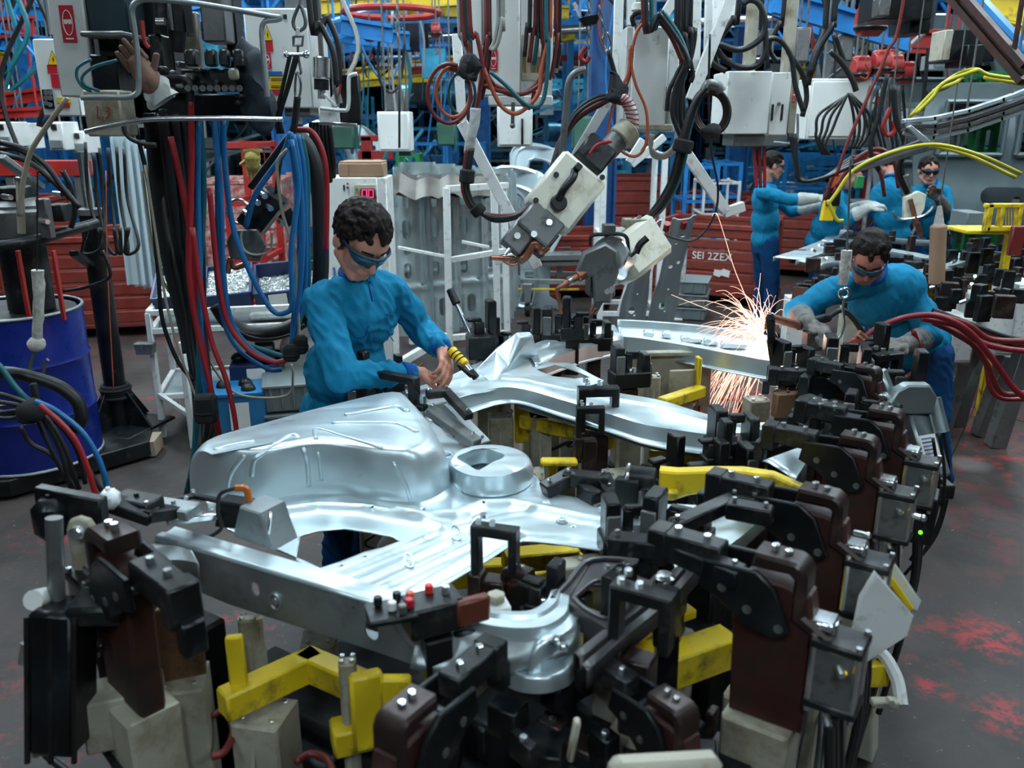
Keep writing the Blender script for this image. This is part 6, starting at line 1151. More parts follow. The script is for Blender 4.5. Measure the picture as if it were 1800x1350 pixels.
for j in range(len(W1)-1):
    for q in (0,1): m.f.append((j*3+q,j*3+3+q,j*3+4+q,j*3+1+q))
o = m.build('rail_web',STEEL2,body,smooth=30); s = o.modifiers.new('thick','SOLIDIFY'); s.thickness = .003
rail([((590,712),(610,730)),((690,690),(712,710)),((740,682),(765,704))],.985,prA,'cross_rail')
# crossing plate with openings and cone tower
pl = plate(xy([(700,712),(735,700),(790,660),(840,640),(870,612),(905,630),(1000,640),(1062,668),(1010,690),(955,685),(900,672),(855,690),(760,712)],.995),[xy([(943,650),(975,641),(1038,664),(1010,668),(970,660)],.995),xy([(838,655),(846,648),(856,644),(850,652),(842,658)],.995)],.004,.02,lambda x,y:.004*sin(x*30),None,(0,0,.997))
pl.build('joint_plate',STEEL,body,smooth=40)
tA,tB,tC,tD = P(908,584,1.135),P(932,583,1.135),P(938,590,1.12),P(914,592,1.125); bA,bB,bC,bD = P(835,650,1.0),P(868,676,1.0),P(893,650,1.0),P(946,626,1.0); mA,mB = P(873,612,1.065),P(893,640,1.02)
m = MB(); m.v = [tA,tB,tC,tD,bA,bB,bC,bD,mA,mB,P(925,600,1.0)]; m.f = [(0,3,2,1),(0,8,9,3),(8,4,5,9),(3,9,6,2),(9,5,6),(2,6,7),(2,7,1),(1,7,10),(0,1,10),(8,0,10,4)]
o = m.build('tower_bracket',STEEL,body,smooth=0); s = o.modifiers.new('soft','BEVEL'); s.width = .012; s.segments = 3; s.limit_method = 'ANGLE'; s.angle_limit = .3
prB = [(-.03,-.06),(0,0),(.02,.012),(.08,.012),(.1,-.02),(.85,-.02),(.88,0),(1,0),(1.02,-.07),(1.1,-.075)]
rail([((1085,566),(1088,592)),((1130,568),(1130,596)),((1200,573),(1205,608)),((1265,580),(1268,620)),((1340,592),(1335,632)),((1400,612),(1390,642)),((1450,634),(1425,662))],1.0,prB,'far_rail')
rail([((1440,626),(1420,658)),((1490,640),(1480,675)),((1560,640),(1570,680))],1.0,prA,'far_rail')
for (a,b,w_) in ((1140,586,.05),(1172,588,.045),(1215,596,.10),(1290,606,.12),(1250,600,.07)):
    c = P(a,b,1.0); MB().box(c,(w_,.06,.03),-.1,.008).build('stiffener',STEEL,body)
rail([((922,612),(940,642)),((1000,584),(1018,614)),((1078,572),(1096,596))],1.004,[(0,-.03),(0,0),(.1,.006),(.3,.006),(.35,0),(.65,0),(.7,.006),(.95,.006),(1,0),(1,-.06),(1.05,-.07)],'link_channel')
MB().prism([( -.05,-.012),(.05,-.012),(.06,0),(.05,.012),(-.05,.012),(-.06,0)],.002,rz(.2),P(1025,594,1.009),bv=0).build('slot_insert',BLACK,body)
# front box beam, white top and dull web
bl = P(272,948,1.01); br = P(730,1088,1.01); d = (br-bl).normalized(); nrm = V((d.y,-d.x,0)); H_ = .118; Wd = .062
F = M((d,V((0,0,1)),nrm)).transposed(); L_ = (br-bl).length
pl = plate([(0,-H_*.85),(L_*.3,-H_),(L_,-H_*.95),(L_,0),(0,0)],[slot(L_*.42,-.052,.024,.036,4),slot(L_*.85,-.062,.035,.05,4),slot(L_*.79,-.02,.008,.008,4),slot(L_*.12,-.06,.012,.012,4)],.004,.05,lambda x,y:0,F,bl); pl.build('beam_web',STEEL2,body,smooth=30)
m = MB(); c = bl+F@V((L_*.50,-.066,.002)); m.ring(c,.020,.005,F,sx=.75); m.ell(c,(.010,.013,.006),F); m.build('web_dimple',STEEL2,body)
mm = [bl-nrm*Wd,br-nrm*Wd]
o = MB()
for t in (0,.33,.66,1):
    p = bl.lerp(br,t); o.v += [p+V((0,0,.001)),p+V((0,0,.006))-nrm*.008,p+V((0,0,.006))-nrm*.024,p-nrm*.028+V((0,0,.0)),p-nrm*.05,p-nrm*Wd+V((0,0,.004)),p-nrm*(Wd+.01)-V((0,0,.045))]
for j in range(3):
    for q in range(6): o.f.append((j*7+q,j*7+q+1,j*7+8+q,j*7+7+q))
o = o.build('beam_cap',STEEL,body,smooth=30); s = o.modifiers.new('thick','SOLIDIFY'); s.thickness = .004
MB().bar(bl+V((0,0,-H_*.9))-nrm*.03,br+V((0,0,-H_*.96))-nrm*.03,.06,.004).build('beam_foot',STEEL2,body)
pl = plate([(L_*.93,-.012),(L_*1.0,-.012),(L_*1.0,-.07),(L_*.965,-.05),(L_*.94,-.03)],[],.003,1,None,F,bl+nrm*.006); pl.build('end_patch',STEEL,body)
# rounded nose of the beam at the left
m = MB(); c = bl-d*.0-V((0,0,.055)); m.ell(c-nrm*.03,(.045,.035,.055),frame(V((0,0,1)),d)); m.build('beam_nose',STEEL2,body)
rail([((262,960),(278,985)),((300,955),(320,985)),((330,965),(350,990))],1.0,[(0,-.03),(0,0),(.5,.01),(1,0),(1,-.05)],'nose_bracket',STEEL2)
# front right corner pressing: curved flange, cup and white lip
rail([((735,1050),(742,1082)),((800,1062),(800,1088)),((870,1075),(880,1104)),((930,1076),(950,1104)),((962,1058),(992,1082)),((972,1038),(1000,1050))],.985,[(-.1,-.03),(0,0),(.4,.008),(.5,0),(.95,0),(1,-.01),(1.05,-.05)],'corner_flange')
q = [((742,1085),.975),((800,1092),.975),((870,1108),.975),((930,1112),.97),((985,1100),.97),((1020,1080),.97)]
lo = [((720,1175),.92),((790,1190),.90),((850,1195),.90),((900,1188),.90),((960,1165),.91),((1000,1150),.93)]
m = MB(); A = spline([P(*a,z) for a,z in q],4); B = spline([P(*a,z) for a,z in lo],4)
for i,(a,b) in enumerate(zip(A,B)):
    for j in range(7):
        t = j/6; p = a.lerp(b,t); p += V((0,-1,.3)).normalized()*(.016*sin(t*pi)+.010*sin(t*3*pi)*sin(i*.5)); m.v.append(p)
for i in range(len(A)-1):
    for j in range(6): m.f.append((i*7+j,i*7+j+1,i*7+8+j,i*7+7+j))
o = m.build('corner_pressing',STEEL2,body,smooth=180); s = o.modifiers.new('thick','SOLIDIFY'); s.thickness = .004
m = MB(); c = P(818,1114,.965); m.ell(c,(.026,.006,.014),frame(ray(818,1114)*-1)@M.Rotation(pi/2,3,'X')); m.build('oval_hole',BLACK,body)
boss([(880,1190),(900,1212),(950,1220),(1000,1205),(1018,1170),(990,1140),(940,1150),(900,1165)],[(905,1182),(920,1188),(950,1190),(985,1180),(1000,1162),(985,1148),(945,1155),(915,1168)],.87,.905,n=40,k=6,bulge=-.004).build('cup_lip',STEEL,body,smooth=180)
m = boss([(925,1175),(950,1182),(1010,1150),(1025,1120),(1000,1060),(965,1060)],[(968,1115),(975,1120),(990,1115),(998,1105),(990,1085),(975,1085)],.90,.975,n=24,k=5,bulge=.0); m.build('cone_cap',STEEL,body,smooth=180)
for (a,b) in ((978,1128),(990,1140)): m = MB(); c = P(a,b,.97); m.cyl(c,c+V((0,0,.012)),.012,.009,n=12,bv=.002); m.build('weld_nut',CHROME,body)
# dark square-holed crossmember and long dark rail at the right front
pl = plate(xy([(975,1052),(1040,985),(1128,990),(1155,1010),(1145,1030),(1070,1105),(1000,1062)],.985),[xy([(1012,1050),(1040,1028),(1062,1028),(1098,1060),(1070,1082),(1030,1066)],.985)],.006,.014,lambda x,y:0,None,(0,0,.985)); pl.build('dark_plate',DARKST,body,smooth=30)
m = MB(); m.tube([P(a,b,.987) for a,b in ((1008,1050),(1040,1024),(1064,1024),(1104,1060),(1070,1088),(1028,1070),(1008,1050))],.006,n=8,sub=3); m.build('hole_flange',DARKST,body)
m = MB(); m.tube([P(a,b,.99) for a,b in ((972,1052),(1000,1022),(1040,984),(1130,988),(1140,1000))],.007,n=8,sub=4); m.build('edge_flange',DARKST,body)
for (p0,p1,z0,h,w_) in (((1002,1062),(1070,1105),.985,.05,.005),((1000,1052),(1042,985),.985,.045,.005),((1075,1108),(1160,1040),.985,.05,.005)):
    MB().bar(P(*p0,z0)-V((0,0,h/2)),P(*p1,z0)-V((0,0,h/2)),h,w_,up=V((0,0,1)).cross(V((1,0,0)))).build('plate_wall',DARKST,body)
rail([((1010,1150),(1030,1180)),((1080,1095),(1100,1118)),((1150,1040),(1172,1058)),((1200,985),(1225,1000))],.975,[(0,-.04),(0,0),(.2,.004),(.4,.004),(.45,-.012),(.7,-.012),(.75,.002),(1,0),(1,-.04)],'long_rail',DARKST)
rail([((1160,965),(1190,1010)),((1250,920),(1285,955)),((1325,880),(1345,905))],.97,[(0,-.02),(0,0),(.2,.01),(.8,.01),(1,0),(1,-.04)],'end_plate')
rail([((1335,810),(1395,845)),((1400,770),(1425,800)),((1445,745),(1450,775))],1.0,[(-.1,-.03),(0,0),(.25,.006),(.75,.006),(1,0),(1,-.06)],'end_plate')
c = P(1168,1015,.98); m = MB(); m.cyl(c,c+V((0,0,.01)),.026,.020,n=18,bv=.003); m.build('round_boss',CHROME,body)
# ================================================================ clamps
def unitF(): return M.Identity(3)
XZ = M(((1,0,0),(0,0,-1),(0,1,0)))
def make_clamp():
    """arm towards -X, plate in the local XZ plane; origin at the floor below, working height 1.12"""
    t = thing('toggle_clamp','x','clamp',(0,0,0)); z0 = 1.12
    MB().prism([(-.055,-.30),(.085,-.30),(.085,-.06),(.075,-.01),(.03,0),(-.045,0),(-.07,-.05),(-.06,-.14)],.05,XZ,(0,.025,z0),.006).build('body_plate',RUST,t)
    m = MB(); pts = [(-.035,.0),(-.03,.03),(.045,.03),(.06,.022),(.068,.005),(.07,-.07),(.12,-.10),(.12,-.125),(.045,-.085),(.045,-.005),(.035,.004)]
    m.prism(pts,.064,XZ,(0,.032,z0+.02),.006); m.build('hook_bracket',BROWN,t)
    for s in (-1,1):
        MB().prism([(-.12,.0),(-.02,.005),(.015,-.02),(.05,-.10),(.03,-.12),(-.03,-.115),(-.09,-.07),(-.13,-.055)],.012,XZ,(0,s*.038+.006,z0+.015),.003).build('cam_plate',BLACK,t)
    m = MB(); m.box((-.16,0,z0+.01),(.13,.05,.05)); m.box((-.225,0,z0-.0),(.04,.056,.075)); m.build('arm',BLK2,t)
    m = MB(); m.box((-.25,0,z0-.05),(.03,.04,.06)); m.build('pressure_pad',BLACK,t)
    m = MB(); [m.bolt((x,y,z),.008,h) for (x,y,z,h) in ((.0,0,z0+.05,.014),(.025,.0,z0+.05,.01),(-.13,0,z0+.034,.012),(-.19,0,z0+.034,.012))]; m.build('bolt',CHROME,t)
    m = MB(); [m.cyl((x,-.046,z),(x,.046,z),.009,n=8) for x,z in ((.03,z0-.08),(-.03,z0-.06),(-.08,z0-.03))]; m.build('pin',GREYM,t)
    c = MB(); c.box((.130,0,z0-.155),(.080,.07,.12),bv=.006); cy = c.build('air_cylinder',GREYM,t)
    m = MB(); m.box((.130,0,z0-.09),(.092,.08,.018)); m.box((.130,0,z0-.215),(.092,.08,.018)); m.build('end_cap',BLK2,cy)
    m = MB(); [m.cyl((.130+sx*.038,sy*.032,z0-.232),(.130+sx*.038,sy*.032,z0-.074),.006,n=6) for sx in (-1,1) for sy in (-1,1)]; m.build('tie_rod',CHROME,cy)
    m = MB(); m.cyl((.150,-.034,z0-.13),(.150,-.039,z0-.13),.004,n=8); m.build('indicator_light',LEDY,cy)
    m = MB(); m.cyl((.11,0,z0-.09),(.11,0,z0-.06),.014,n=10); m.box((.095,0,z0-.062),(.05,.05,.018)); m.build('rod_link',CHROME,t)
    m = MB(); m.cyl((.13,-.04,z0-.23),(.14,-.060,z0-.235),.008,n=8); m.cyl((.14,-.04,z0-.12),(.15,-.055,z0-.125),.007,n=8); m.build('air_fitting',CHROME,t)
    m = MB(); m.prism([(-.06,-.0),(.07,0),(.07,-.34),(.12,-.82),(-.10,-.82),(-.06,-.34)],.10,XZ,(0,.05,.82),.006); m.build('pedestal',CREAM,t)
    m = MB(); [m.tube([(.14,-.03-y,z0-.23),(.16,-.04-y,z0-.42),(.15,-.05-y,z0-.62),(.12,-.06,.2)],.010,n=6,sub=4) for y in (0,.03,-.04)]; m.build('air_hose',RUBBER,t)
    return t
CL = make_clamp(); CLB = None
def put(proto,px,py,z,rot,label,scale=1,dz=1.15,group=None):
    """put the prototype's working point (height dz) under the pixel at height z, standing on the floor"""
    p = P(px,py,z); return dup(proto,(p.x,p.y,z-dz*scale),rot,label,scale,group)
clist = [(1362,985,1.17,TROT,'red-brown toggle clamp at the lower right with a lit yellow dot on its cylinder',1.08),
(1432,872,1.17,TROT,'red-brown toggle clamp second from the front in the right-hand row',1.05),
(1500,775,1.17,TROT,'red-brown toggle clamp third from the front in the right-hand row',1.0),
(1548,728,1.18,TROT,'red-brown toggle clamp fourth from the front, beside the striped tool',1.0),
(205,950,1.16,TROT+pi-.15,'big brown toggle clamp gripping the left end of the front beam',1.2),
(725,1245,1.02,TROT-pi/2,'brown toggle clamp under the middle of the front edge, near the bottom of the view',1.05),
(1172,1235,.95,TROT-.3,'dark toggle clamp half hidden in the black area at the bottom right of centre',.9),
(918,1010,.96,TROT+pi,'small brown clamp in the jig centre behind the white hexagon bolt',.75),
(1458,655,1.15,TROT+.35,'rust-stained clamp in front of the leaning man in gloves',.85),
(1520,650,1.2,TROT-.2,'steel clamp just in front of the leaning man, left of the striped tool',.8)]
for i,(a,b,z,r,lab,s) in enumerate(clist):
    if i == 0: t0 = put(CL,a,b,z,r,lab,s)
    else: put(CL,a,b,z,r,lab,s)
for ch in list(CL.children):
    for g in list(ch.children): bpy.data.objects.remove(g)
    bpy.data.objects.remove(ch)
bpy.data.objects.remove(CL)
# pedestal-top locators: stepped black blocks with a slot and bolts on a post
def make_locator(kind,material=BLACK):
    t = thing('jig_locator','x','locator block',(0,0,0)); z0 = 1.1; m = MB()
    if kind == 0:      # stepped tower
        m.box((0,0,z0-.10),(.09,.06,.05)); m.box((.025,0,z0-.02),(.03,.05,.12)); m.build('tower',material,t)
        m = MB(); m.box((-.02,0,z0-.055),(.035,.045,.05)); m.box((-.035,0,z0-.025),(.05,.03,.012)); m.build('step_block',BLK2,t)
    elif kind == 1:    # C shaped gripper
        m.prism([(-.05,-.12),(-.05,.0),(.05,.0),(.05,-.10),(.032,-.10),(.032,-.022),(-.032,-.022),(-.032,-.12)],.035,XZ,(0,.018,z0),.003); m.build('yoke',BLK2,t)
        m = MB(); m.box((-.041,0,z0-.15),(.03,.045,.08)); m.build('slide',BROWN,t)
    elif kind == 2:    # long arm with offset
        m.bar((-.02,0,z0),(.15,0,z0),.028,.022); m.build('arm',BLACK,t)
        m = MB(); m.bar((.15,0,z0+.01),(.15,0,z0-.07),.03,.026); m.box((.165,0,z0-.075),(.05,.03,.018)); m.build('drop_leg',BLACK,t)
        m = MB(); m.cyl((.18,0,z0-.075),(.18,0,z0-.13),.007,n=8); m.cyl((.18,0,z0-.06),(.18,0,z0-.04),.012,n=8); m.build('locating_pin',CHROME,t)
        m = MB(); m.box((-.03,0,z0-.03),(.04,.05,.12)); m.box((-.05,.02,z0+.03),(.03,.03,.05)); m.build('tower',BLK2,t)
    elif kind == 3:    # twin fork with bolts
        m.box((0,0,z0-.09),(.12,.07,.05)); m.box((-.04,0,z0-.03),(.03,.06,.09)); m.box((.045,0,z0-.04),(.025,.06,.06)); m.build('fork',material,t)
        m = MB(); m.bar((-.005,0,z0-.07),(-.005,0,z0-.01),.022); m.bar((-.012,0,z0-.015),(.028,0,z0-.015),.018,.022); m.build('jaw',BLK2,t); m = MB(); m.box((.062,0,z0-.075),(.008,.05,.07)); m.box((-.04,-.034,z0-.04),(.028,.008,.06)); m.build('face_plate',GREYM,t)
    m = MB(); [m.bolt((x,y,z0-.066 if kind in (0,3) else z0+.008),.007,.012) for x,y in ((-.03,.015),(.0,-.015),(-.03,-.015))]; m.build('bolt',CHROME,t)
    m = MB(); m.box((0,0,z0-.20),(.05,.045,.16)); m.build('riser',BROWN if kind%2 else BLACK,t)
    m = MB(); m.box((0,0,.42),(.085,.075,.84),bv=.008); m.build('pedestal',CREAM,t)
    return t
LOC = [make_locator(k) for k in range(4)]
loc = [(0,850,548,1.2,.3,1.3,'tall black locator tower beside the lever handle, behind the worker hands'),(0,878,575,1.12,2.6,1.,'low black locator right of the lever handle'),
(0,932,556,1.12,.2,1.1,'black locator tower left behind the cone-shaped bracket'),(3,985,548,1.14,-.1,1.5,'wide black locator behind the centre joint of the underbody'),(0,1008,540,1.2,3.0,1.2,'tall black locator just below the copper tip of the lower welding gun'),(3,1045,560,1.12,.1,1.3,'black locator with bolts at the left end of the far rail'),
(3,1108,615,1.10,.2,1.35,'black forked locator standing alone in the middle opening'),(1,1052,680,1.08,.1,1.5,'black yoke clamp hooked over the long curved rail'),(1,1038,715,1.05,.05,1.0,'chrome-edged yoke hanging on the curved rail'),
(3,1290,725,1.10,.15,1.35,'black forked locator on the curved rail in front of the sparks'),(0,1262,760,1.08,.2,1.0,'narrow black blade locator beside the curved rail'),
(1,870,925,1.08,-.3,1.15,'black yoke clamp at the near edge of the floor pan'),(3,1108,885,1.08,.1,1.25,'black stepped locator clamping the right arm of the floor pan'),(3,1110,840,1.05,1.2,1.1,'black locator behind the right arm of the floor pan'),
(2,655,655,1.13,-.55,1.25,'black swan-neck locator in front of the worker belt'),(0,690,640,1.10,.4,.9,'small black locator at the worker wrist'),(3,640,675,1.05,.2,1.2,'black locator block against the worker trousers'),
(0,1430,650,1.12,.2,1.2,'black locator left of the leaning man'),(3,1395,605,1.14,.3,1.4,'black clamp block under the copper electrode of the leaning man'),(3,1490,600,1.2,-.2,1.5,'square black locator frame below the leaning man chest'),(0,1540,590,1.2,.4,1.2,'black locator near the leaning man right glove'),(1,1560,620,1.15,.3,1.3,'black yoke at the right end of the far rail'),
(3,1455,705,1.12,.5,1.5,'black locator behind the silver end plate at the right'),(1,1470,725,1.16,-.6,1.4,'tall dark yoke behind the second and third red-brown clamps'),(0,1400,680,1.1,-.6,1.3,'brown-black locator with rusty block right of the sparks'),
(3,1060,860,.98,.6,1.3,'black locator in the opening right of the round cup'),(0,960,1010,1.0,-.5,1.,'black locator behind the dark square-holed plate'),(1,1090,1000,1.08,.9,1.,'dark yoke at the back of the square-holed plate'),
(3,1190,885,1.1,-.5,1.4,'black angled locator left of the second clamp'),(0,1250,800,1.02,.2,1.2,'black locator behind the big yellow arm'),(3,1340,790,1.02,.2,1.3,'black locator just left of the silver end plate'),(0,1175,790,.98,.5,1.2,'black block on the near side of the curved rail'),
(0,1600,640,1.2,-.2,1.3,'steel locator at the back right corner of the jig'),(3,1525,700,1.15,-.5,1.2,'black locator between the third clamp and the leaning man'),(1,1130,1035,1.1,-.5,1.3,'black yoke in front of the first red-brown clamp arm')]
for (k,a,b,z,r,s,lab) in loc: put(LOC[k],a,b,z,r,lab,s,dz=1.1)
for t in LOC:
    for ch in list(t.children): bpy.data.objects.remove(ch)
    bpy.data.objects.remove(t)
# individual arms and blocks laid out along the rails
def blk(px,py,z,s,rot,material,label,name='jig_block',cat='block',bv=.004,up=None):
    c = P(px,py,z); m = MB().box(c-V((0,0,s[2]/2)),s,rot,bv); c2 = c+V((0,0,0)); m.bolt(c2,.006,.008) 
    return one(name,m,material,label,cat)
def arm(pts,zs,w,h,material,label,name='clamp_link',cat='clamp link',parts=None):
    t = thing(name,label,cat,P(*pts[0],zs[0]))
    for i in range(len(pts)-1): MB().bar(P(*pts[i],zs[i]),P(*pts[i+1],zs[i+1]),w,h,bv=.004,ext=w*.35).build('arm_segment',material,t)
    m = MB(); [m.bolt(P(*p,z)+V((0,0,w*.5)),.006,.008) for p,z in zip(pts,zs)]; m.build('bolt',CHROME,t); return t
arm([(755,693),(785,690),(822,730)],[1.09,1.09,1.05],.035,.028,BLK2,'dark grey bent clamp arm in front of the worker hands')
arm([(762,725),(832,775)],[1.04,.98],.05,.03,GREYM,'lower grey clamp link beneath the bent clamp arm')
arm([(790,720),(848,780)],[1.02,.95],.045,.04,STEEL2,'bare steel slotted link under the bent clamp arm')
arm([(965,858),(1000,840),(1060,845),(1070,868)],[.98,1.0,1.0,.97],.05,.04,BLK2,'black bent clamp arm right of the round cup')
arm([(1190,945),(1190,925),(1290,880),(1325,885)],[1.06,1.12,1.13,1.13],.04,.035,BLACK,'long black arm reaching over the right end of the floor pan')
arm([(1085,955),(1180,965),(1290,1010)],[1.12,1.13,1.13],.05,.04,BLACK,'thick black drilled arm crossing in front of the right end plate')
arm([(1340,798),(1395,778),(1440,745)],[1.05,1.08,1.1],.03,.03,BLACK,'black arm on the far silver end plate')
arm([(1355,560),(1356,600),(1362,640)],[1.28,1.15,1.05],.03,.03,BLACK,'black lever with a rubber grip right of the sparks',name='clamp_lever',cat='lever')
arm([(1290,895),(1345,905)],[1.15,1.15],.045,.04,BLACK,'short black link on the second red-brown clamp')
arm([(1170,1050),(1172,1120),(1168,1230)],[.97,.85,.65],.055,.05,BLK2,'dark upright lever in front of the yellow trough')
arm([(330,895),(260,905),(200,885)],[1.06,1.1,1.12],.055,.03,BLACK,'black clamp arm over the left end of the floor pan')
arm([(380,905),(300,915)],[1.05,1.06],.03,.02,CHROME,'shiny steel finger resting on the left end of the floor pan')
arm([(420,885),(340,872),(275,885)],[1.06,1.08,1.08],.02,.012,BLACK,'thin flat black arm reaching to the hump corner')
arm([(178,900),(75,880)],[1.15,1.16],.03,.075,BLACK,'black plate arm at the far left of the jig')
blk(85,875,1.18,(.075,.07,.10),.2,BLACK,'rounded black end block at the far left of the jig',bv=.02)
blk(190,862,1.165,(.045,.05,.045),.2,mat('white nylon',(.75,.78,.82),.35),'white nylon pad on the black arm at the left',bv=.012)
blk(240,872,1.13,(.12,.06,.04),-.4,BLK2,'flat dark block behind the white nylon pad')
blk(305,885,1.09,(.12,.06,.03),-.3,STEEL2,'flat steel strip behind the thin black arm at the left')
# weld probe assembly on the front beam
t = thing('probe_bracket','shiny folded bracket with an orange-tipped cable on the front beam','bracket',P(480,960,1.0))
c = P(482,945,1.02); MB().prism([(-.07,0),(.07,0),(.055,.035),(.035,.09),(-.035,.09),(-.06,.03)],.085,rz(-.55)@XZ,c+V((0,.04,0)),.004).build('folded_bracket',STEEL2,t)
for s in (-.03,.0,.03): MB().bar(c+rz(-.55)@V((s,-.048,.02)),c+rz(-.55)@V((s,-.03,.09)),.008).build('rib',CHROME,t)
p = Q(445,915,c.y+.02); m = MB(); m.cyl(p-V((0,0,.04)),p+V((0,0,.03)),.017,n=12,bv=.003); m.cyl(p+V((0,0,.03)),p+V((-.005,0,.055)),.010,n=10); m.build('sensor',GREYM,t)
m = MB(); m.tube([p+V((-.005,0,.055)),p+V((-.01,0,.085)),p+V((-.035,0,.088))],.009,n=8); m.build('orange_tip',mat('amber plastic',(.5,.12,.01),.3),t)
m = MB(); m.tube([p+V((-.035,0,.088)),p+V((-.075,0,.07)),p+V((-.085,0,.02)),p+V((-.08,0,-.02)),p+V((-.12,0,-.05))],.005,n=6); m.build('sensor_cable',RUBBER,t)
MB().prism([(-.05,0),(.05,0),(.045,.07),(-.03,.075)],.05,rz(-.2)@XZ,P(425,915,1.01),.004).build('mount',BLACK,t)
# switch block in front centre, red-brown plate, white hexagon bolt
t = thing('switch_block','black switch block with small red and white buttons and a red-brown plate','switch block',P(760,1060,1.0)); c = P(760,1050,1.06); Fz = rz(.45)
MB().box(c-V((0,0,.035)),(.12,.08,.07),.45,.005).build('housing',BLK2,t)
MB().box(c+Fz@V((.075,-.035,-.03)),(.075,.025,.06),.45,.006).build('brown_plate',mat('oxide brown',(.14,.035,.02),.35,.2),t)
MB().box(c+Fz@V((-.09,-.0,-.01)),(.10,.08,.015),.3).build('terminal_plate',BLACK,t)
for i,(x,y,mt) in enumerate(((-.11,.02,BLACK),(-.09,-.01,SIGNW),(-.07,.02,BLK2),(-.055,-.015,SIGNR),(-.045,.01,mat('button orange',(.7,.10,.04),.4)),(.0,.02,mat('button red',(.7,.03,.02),.4)),(.03,.0,CHROME),(-.075,-.03,GREYM))):
    m = MB(); q = c+Fz@V((x,y,0)); m.cyl(q,q+V((0,0,.02)),.009,n=10,bv=.002); m.build('button',mt,t)
MB().prism([(-.03,0),(.03,0),(.03,-.30),(-.03,-.30)],.04,Fz@XZ,c+V((0,0,-.08)),.004).build('post',BLACK,t)
t = thing('hexagon_bolt','large white hexagon bolt head on a square collar in the jig centre','bolt',P(872,1070,.95)); c = P(872,1056,.99); m = MB(); m.box(c-V((0,0,.015)),(.055,.055,.025),.3); m.build('collar',SIGNW,t); MB().cyl(c,c+V((0,0,.018)),.022,n=6,bv=.004).build('head',CREAM,t); MB().box(c-V((0,0,.08)),(.07,.07,.10),.3).build('base_block',BLACK,t)
# ================================================================ yellow and cream jig frame
def yb(name,pts,zs,w,h,material,label,cat='jig frame',parts='bar_segment'):
    t = thing(name,label,cat,P(*pts[0],zs[0]))
    for i in range(len(pts)-1): MB().bar(P(*pts[i],zs[i]),P(*pts[i+1],zs[i+1]),w,h,bv=.006,ext=w*.4).build(parts,material,t)
    return t
yb('yellow_bracket',[(408,1232),(545,1168),(668,1222)],[.72,.72,.72],.06,.07,YEL,'yellow square-tube bracket at the lower left under the front beam')
m = MB(); c = P(645,1235,.74); m.box(c-V((0,0,.02)),(.075,.035,.20),.35,.008); tt = one('yellow_plate',m,YEL,'upright yellow plate with round corners at the bottom centre','plate')
m = MB(); c = P(620,1290,.60); m.box(c,(.10,.075,.07),.35,.006); one('yellow_tube_end',m,YEL,'short yellow tube end below the upright yellow plate','tube')
m = MB(); c = P(685,1215,.76); m.box(c,(.10,.03,.08),.0,.006); one('yellow_gusset',m,YEL,'small yellow gusset right of the upright yellow plate','plate')
m = MB(); c = P(417,1170,.80); m.box(c,(.04,.02,.16),.2,.004); one('yellow_gusset',m,YEL,'yellow strip standing at the left end of the yellow bracket','plate')
yb('yellow_bracket',[(925,740),(1000,755),(1068,775)],[.82,.82,.82],.055,.06,YEL,'yellow cross bar under the curved rail')
m = MB(); c = P(920,705,.88); m.box(c-V((0,0,.05)),(.075,.05,.26),.1); one('yellow_plate',m,YEL,'upright yellow plate under the left end of the curved rail','plate')
yb('yellow_bracket',[(960,812),(1005,812)],[.86,.86],.05,.02,YEL,'small yellow shelf bracket in the middle opening'); yb('yellow_bracket',[(972,815),(972,850)],[.85,.72],.035,.03,YEL,'thin yellow leg below the small shelf bracket')
yb('yellow_bracket',[(1150,800),(1280,805),(1420,800)],[.80,.80,.80],.05,.05,YEL,'yellow bar behind the thick yellow arm')
yb('yellow_bracket',[(1168,708),(1228,688)],[.85,.85],.055,.05,YEL,'yellow bar running in front of the cream box'); m = MB(); c = P(1226,665,.9); m.box(c,(.02,.05,.2),.1); one('yellow_strip',m,YEL,'yellow edge strip on the right of the cream box','plate')
yb('yellow_bracket',[(900,985),(1000,975)],[.72,.72],.07,.06,YEL,'yellow bar seen under the near edge of the floor pan'); yb('yellow_bracket',[(800,1010),(960,1000)],[.6,.6],.06,.08,YEL,'lower yellow bar deep under the floor pan')
yb('yellow_bracket',[(850,1060),(1010,985)],[.62,.62],.05,.06,YEL,'yellow bar slanting behind the white hexagon bolt')
# thick curved yellow arm
c0 = P(1160,838,1.06); c1 = P(1395,860,1.06); x = (c1-c0).normalized(); F = M((x,V((0,0,1)),V((x.y,-x.x,0)))).transposed(); Lc = (c1-c0).length
t = thing('yellow_swing_lever','thick curved yellow swing arm in front of the far silver end plate','swing arm',c0)
top = [(0,.035),(.05,.035),(.14,.048),(.22,.055),(.30,.05),(.38,.02),(Lc,-.04)]; bot = [(Lc-.02,-.075),(.33,-.02),(.24,-.005),(.16,-.008),(.08,-.03),(.04,-.05),(0,-.05)]
MB().prism(top+bot,.045,F,c0,.005).build('arm_body',YEL,t); MB().box(c0+F@V((.03,-.02,.05)),(.05,.02,.06),F,.004).build('end_block',YEL,t)
m = MB(); m.cyl(c0+F@V((-.09,.0,.02)),c0+F@V((-.01,0,.02)),.032,n=18,bv=.004); m.build('pivot_barrel',BLK2,t); m = MB(); m.ring(c0+F@V((-.085,0,.02)),.034,.006,frame(x)); m.build('circlip',CHROME,t)
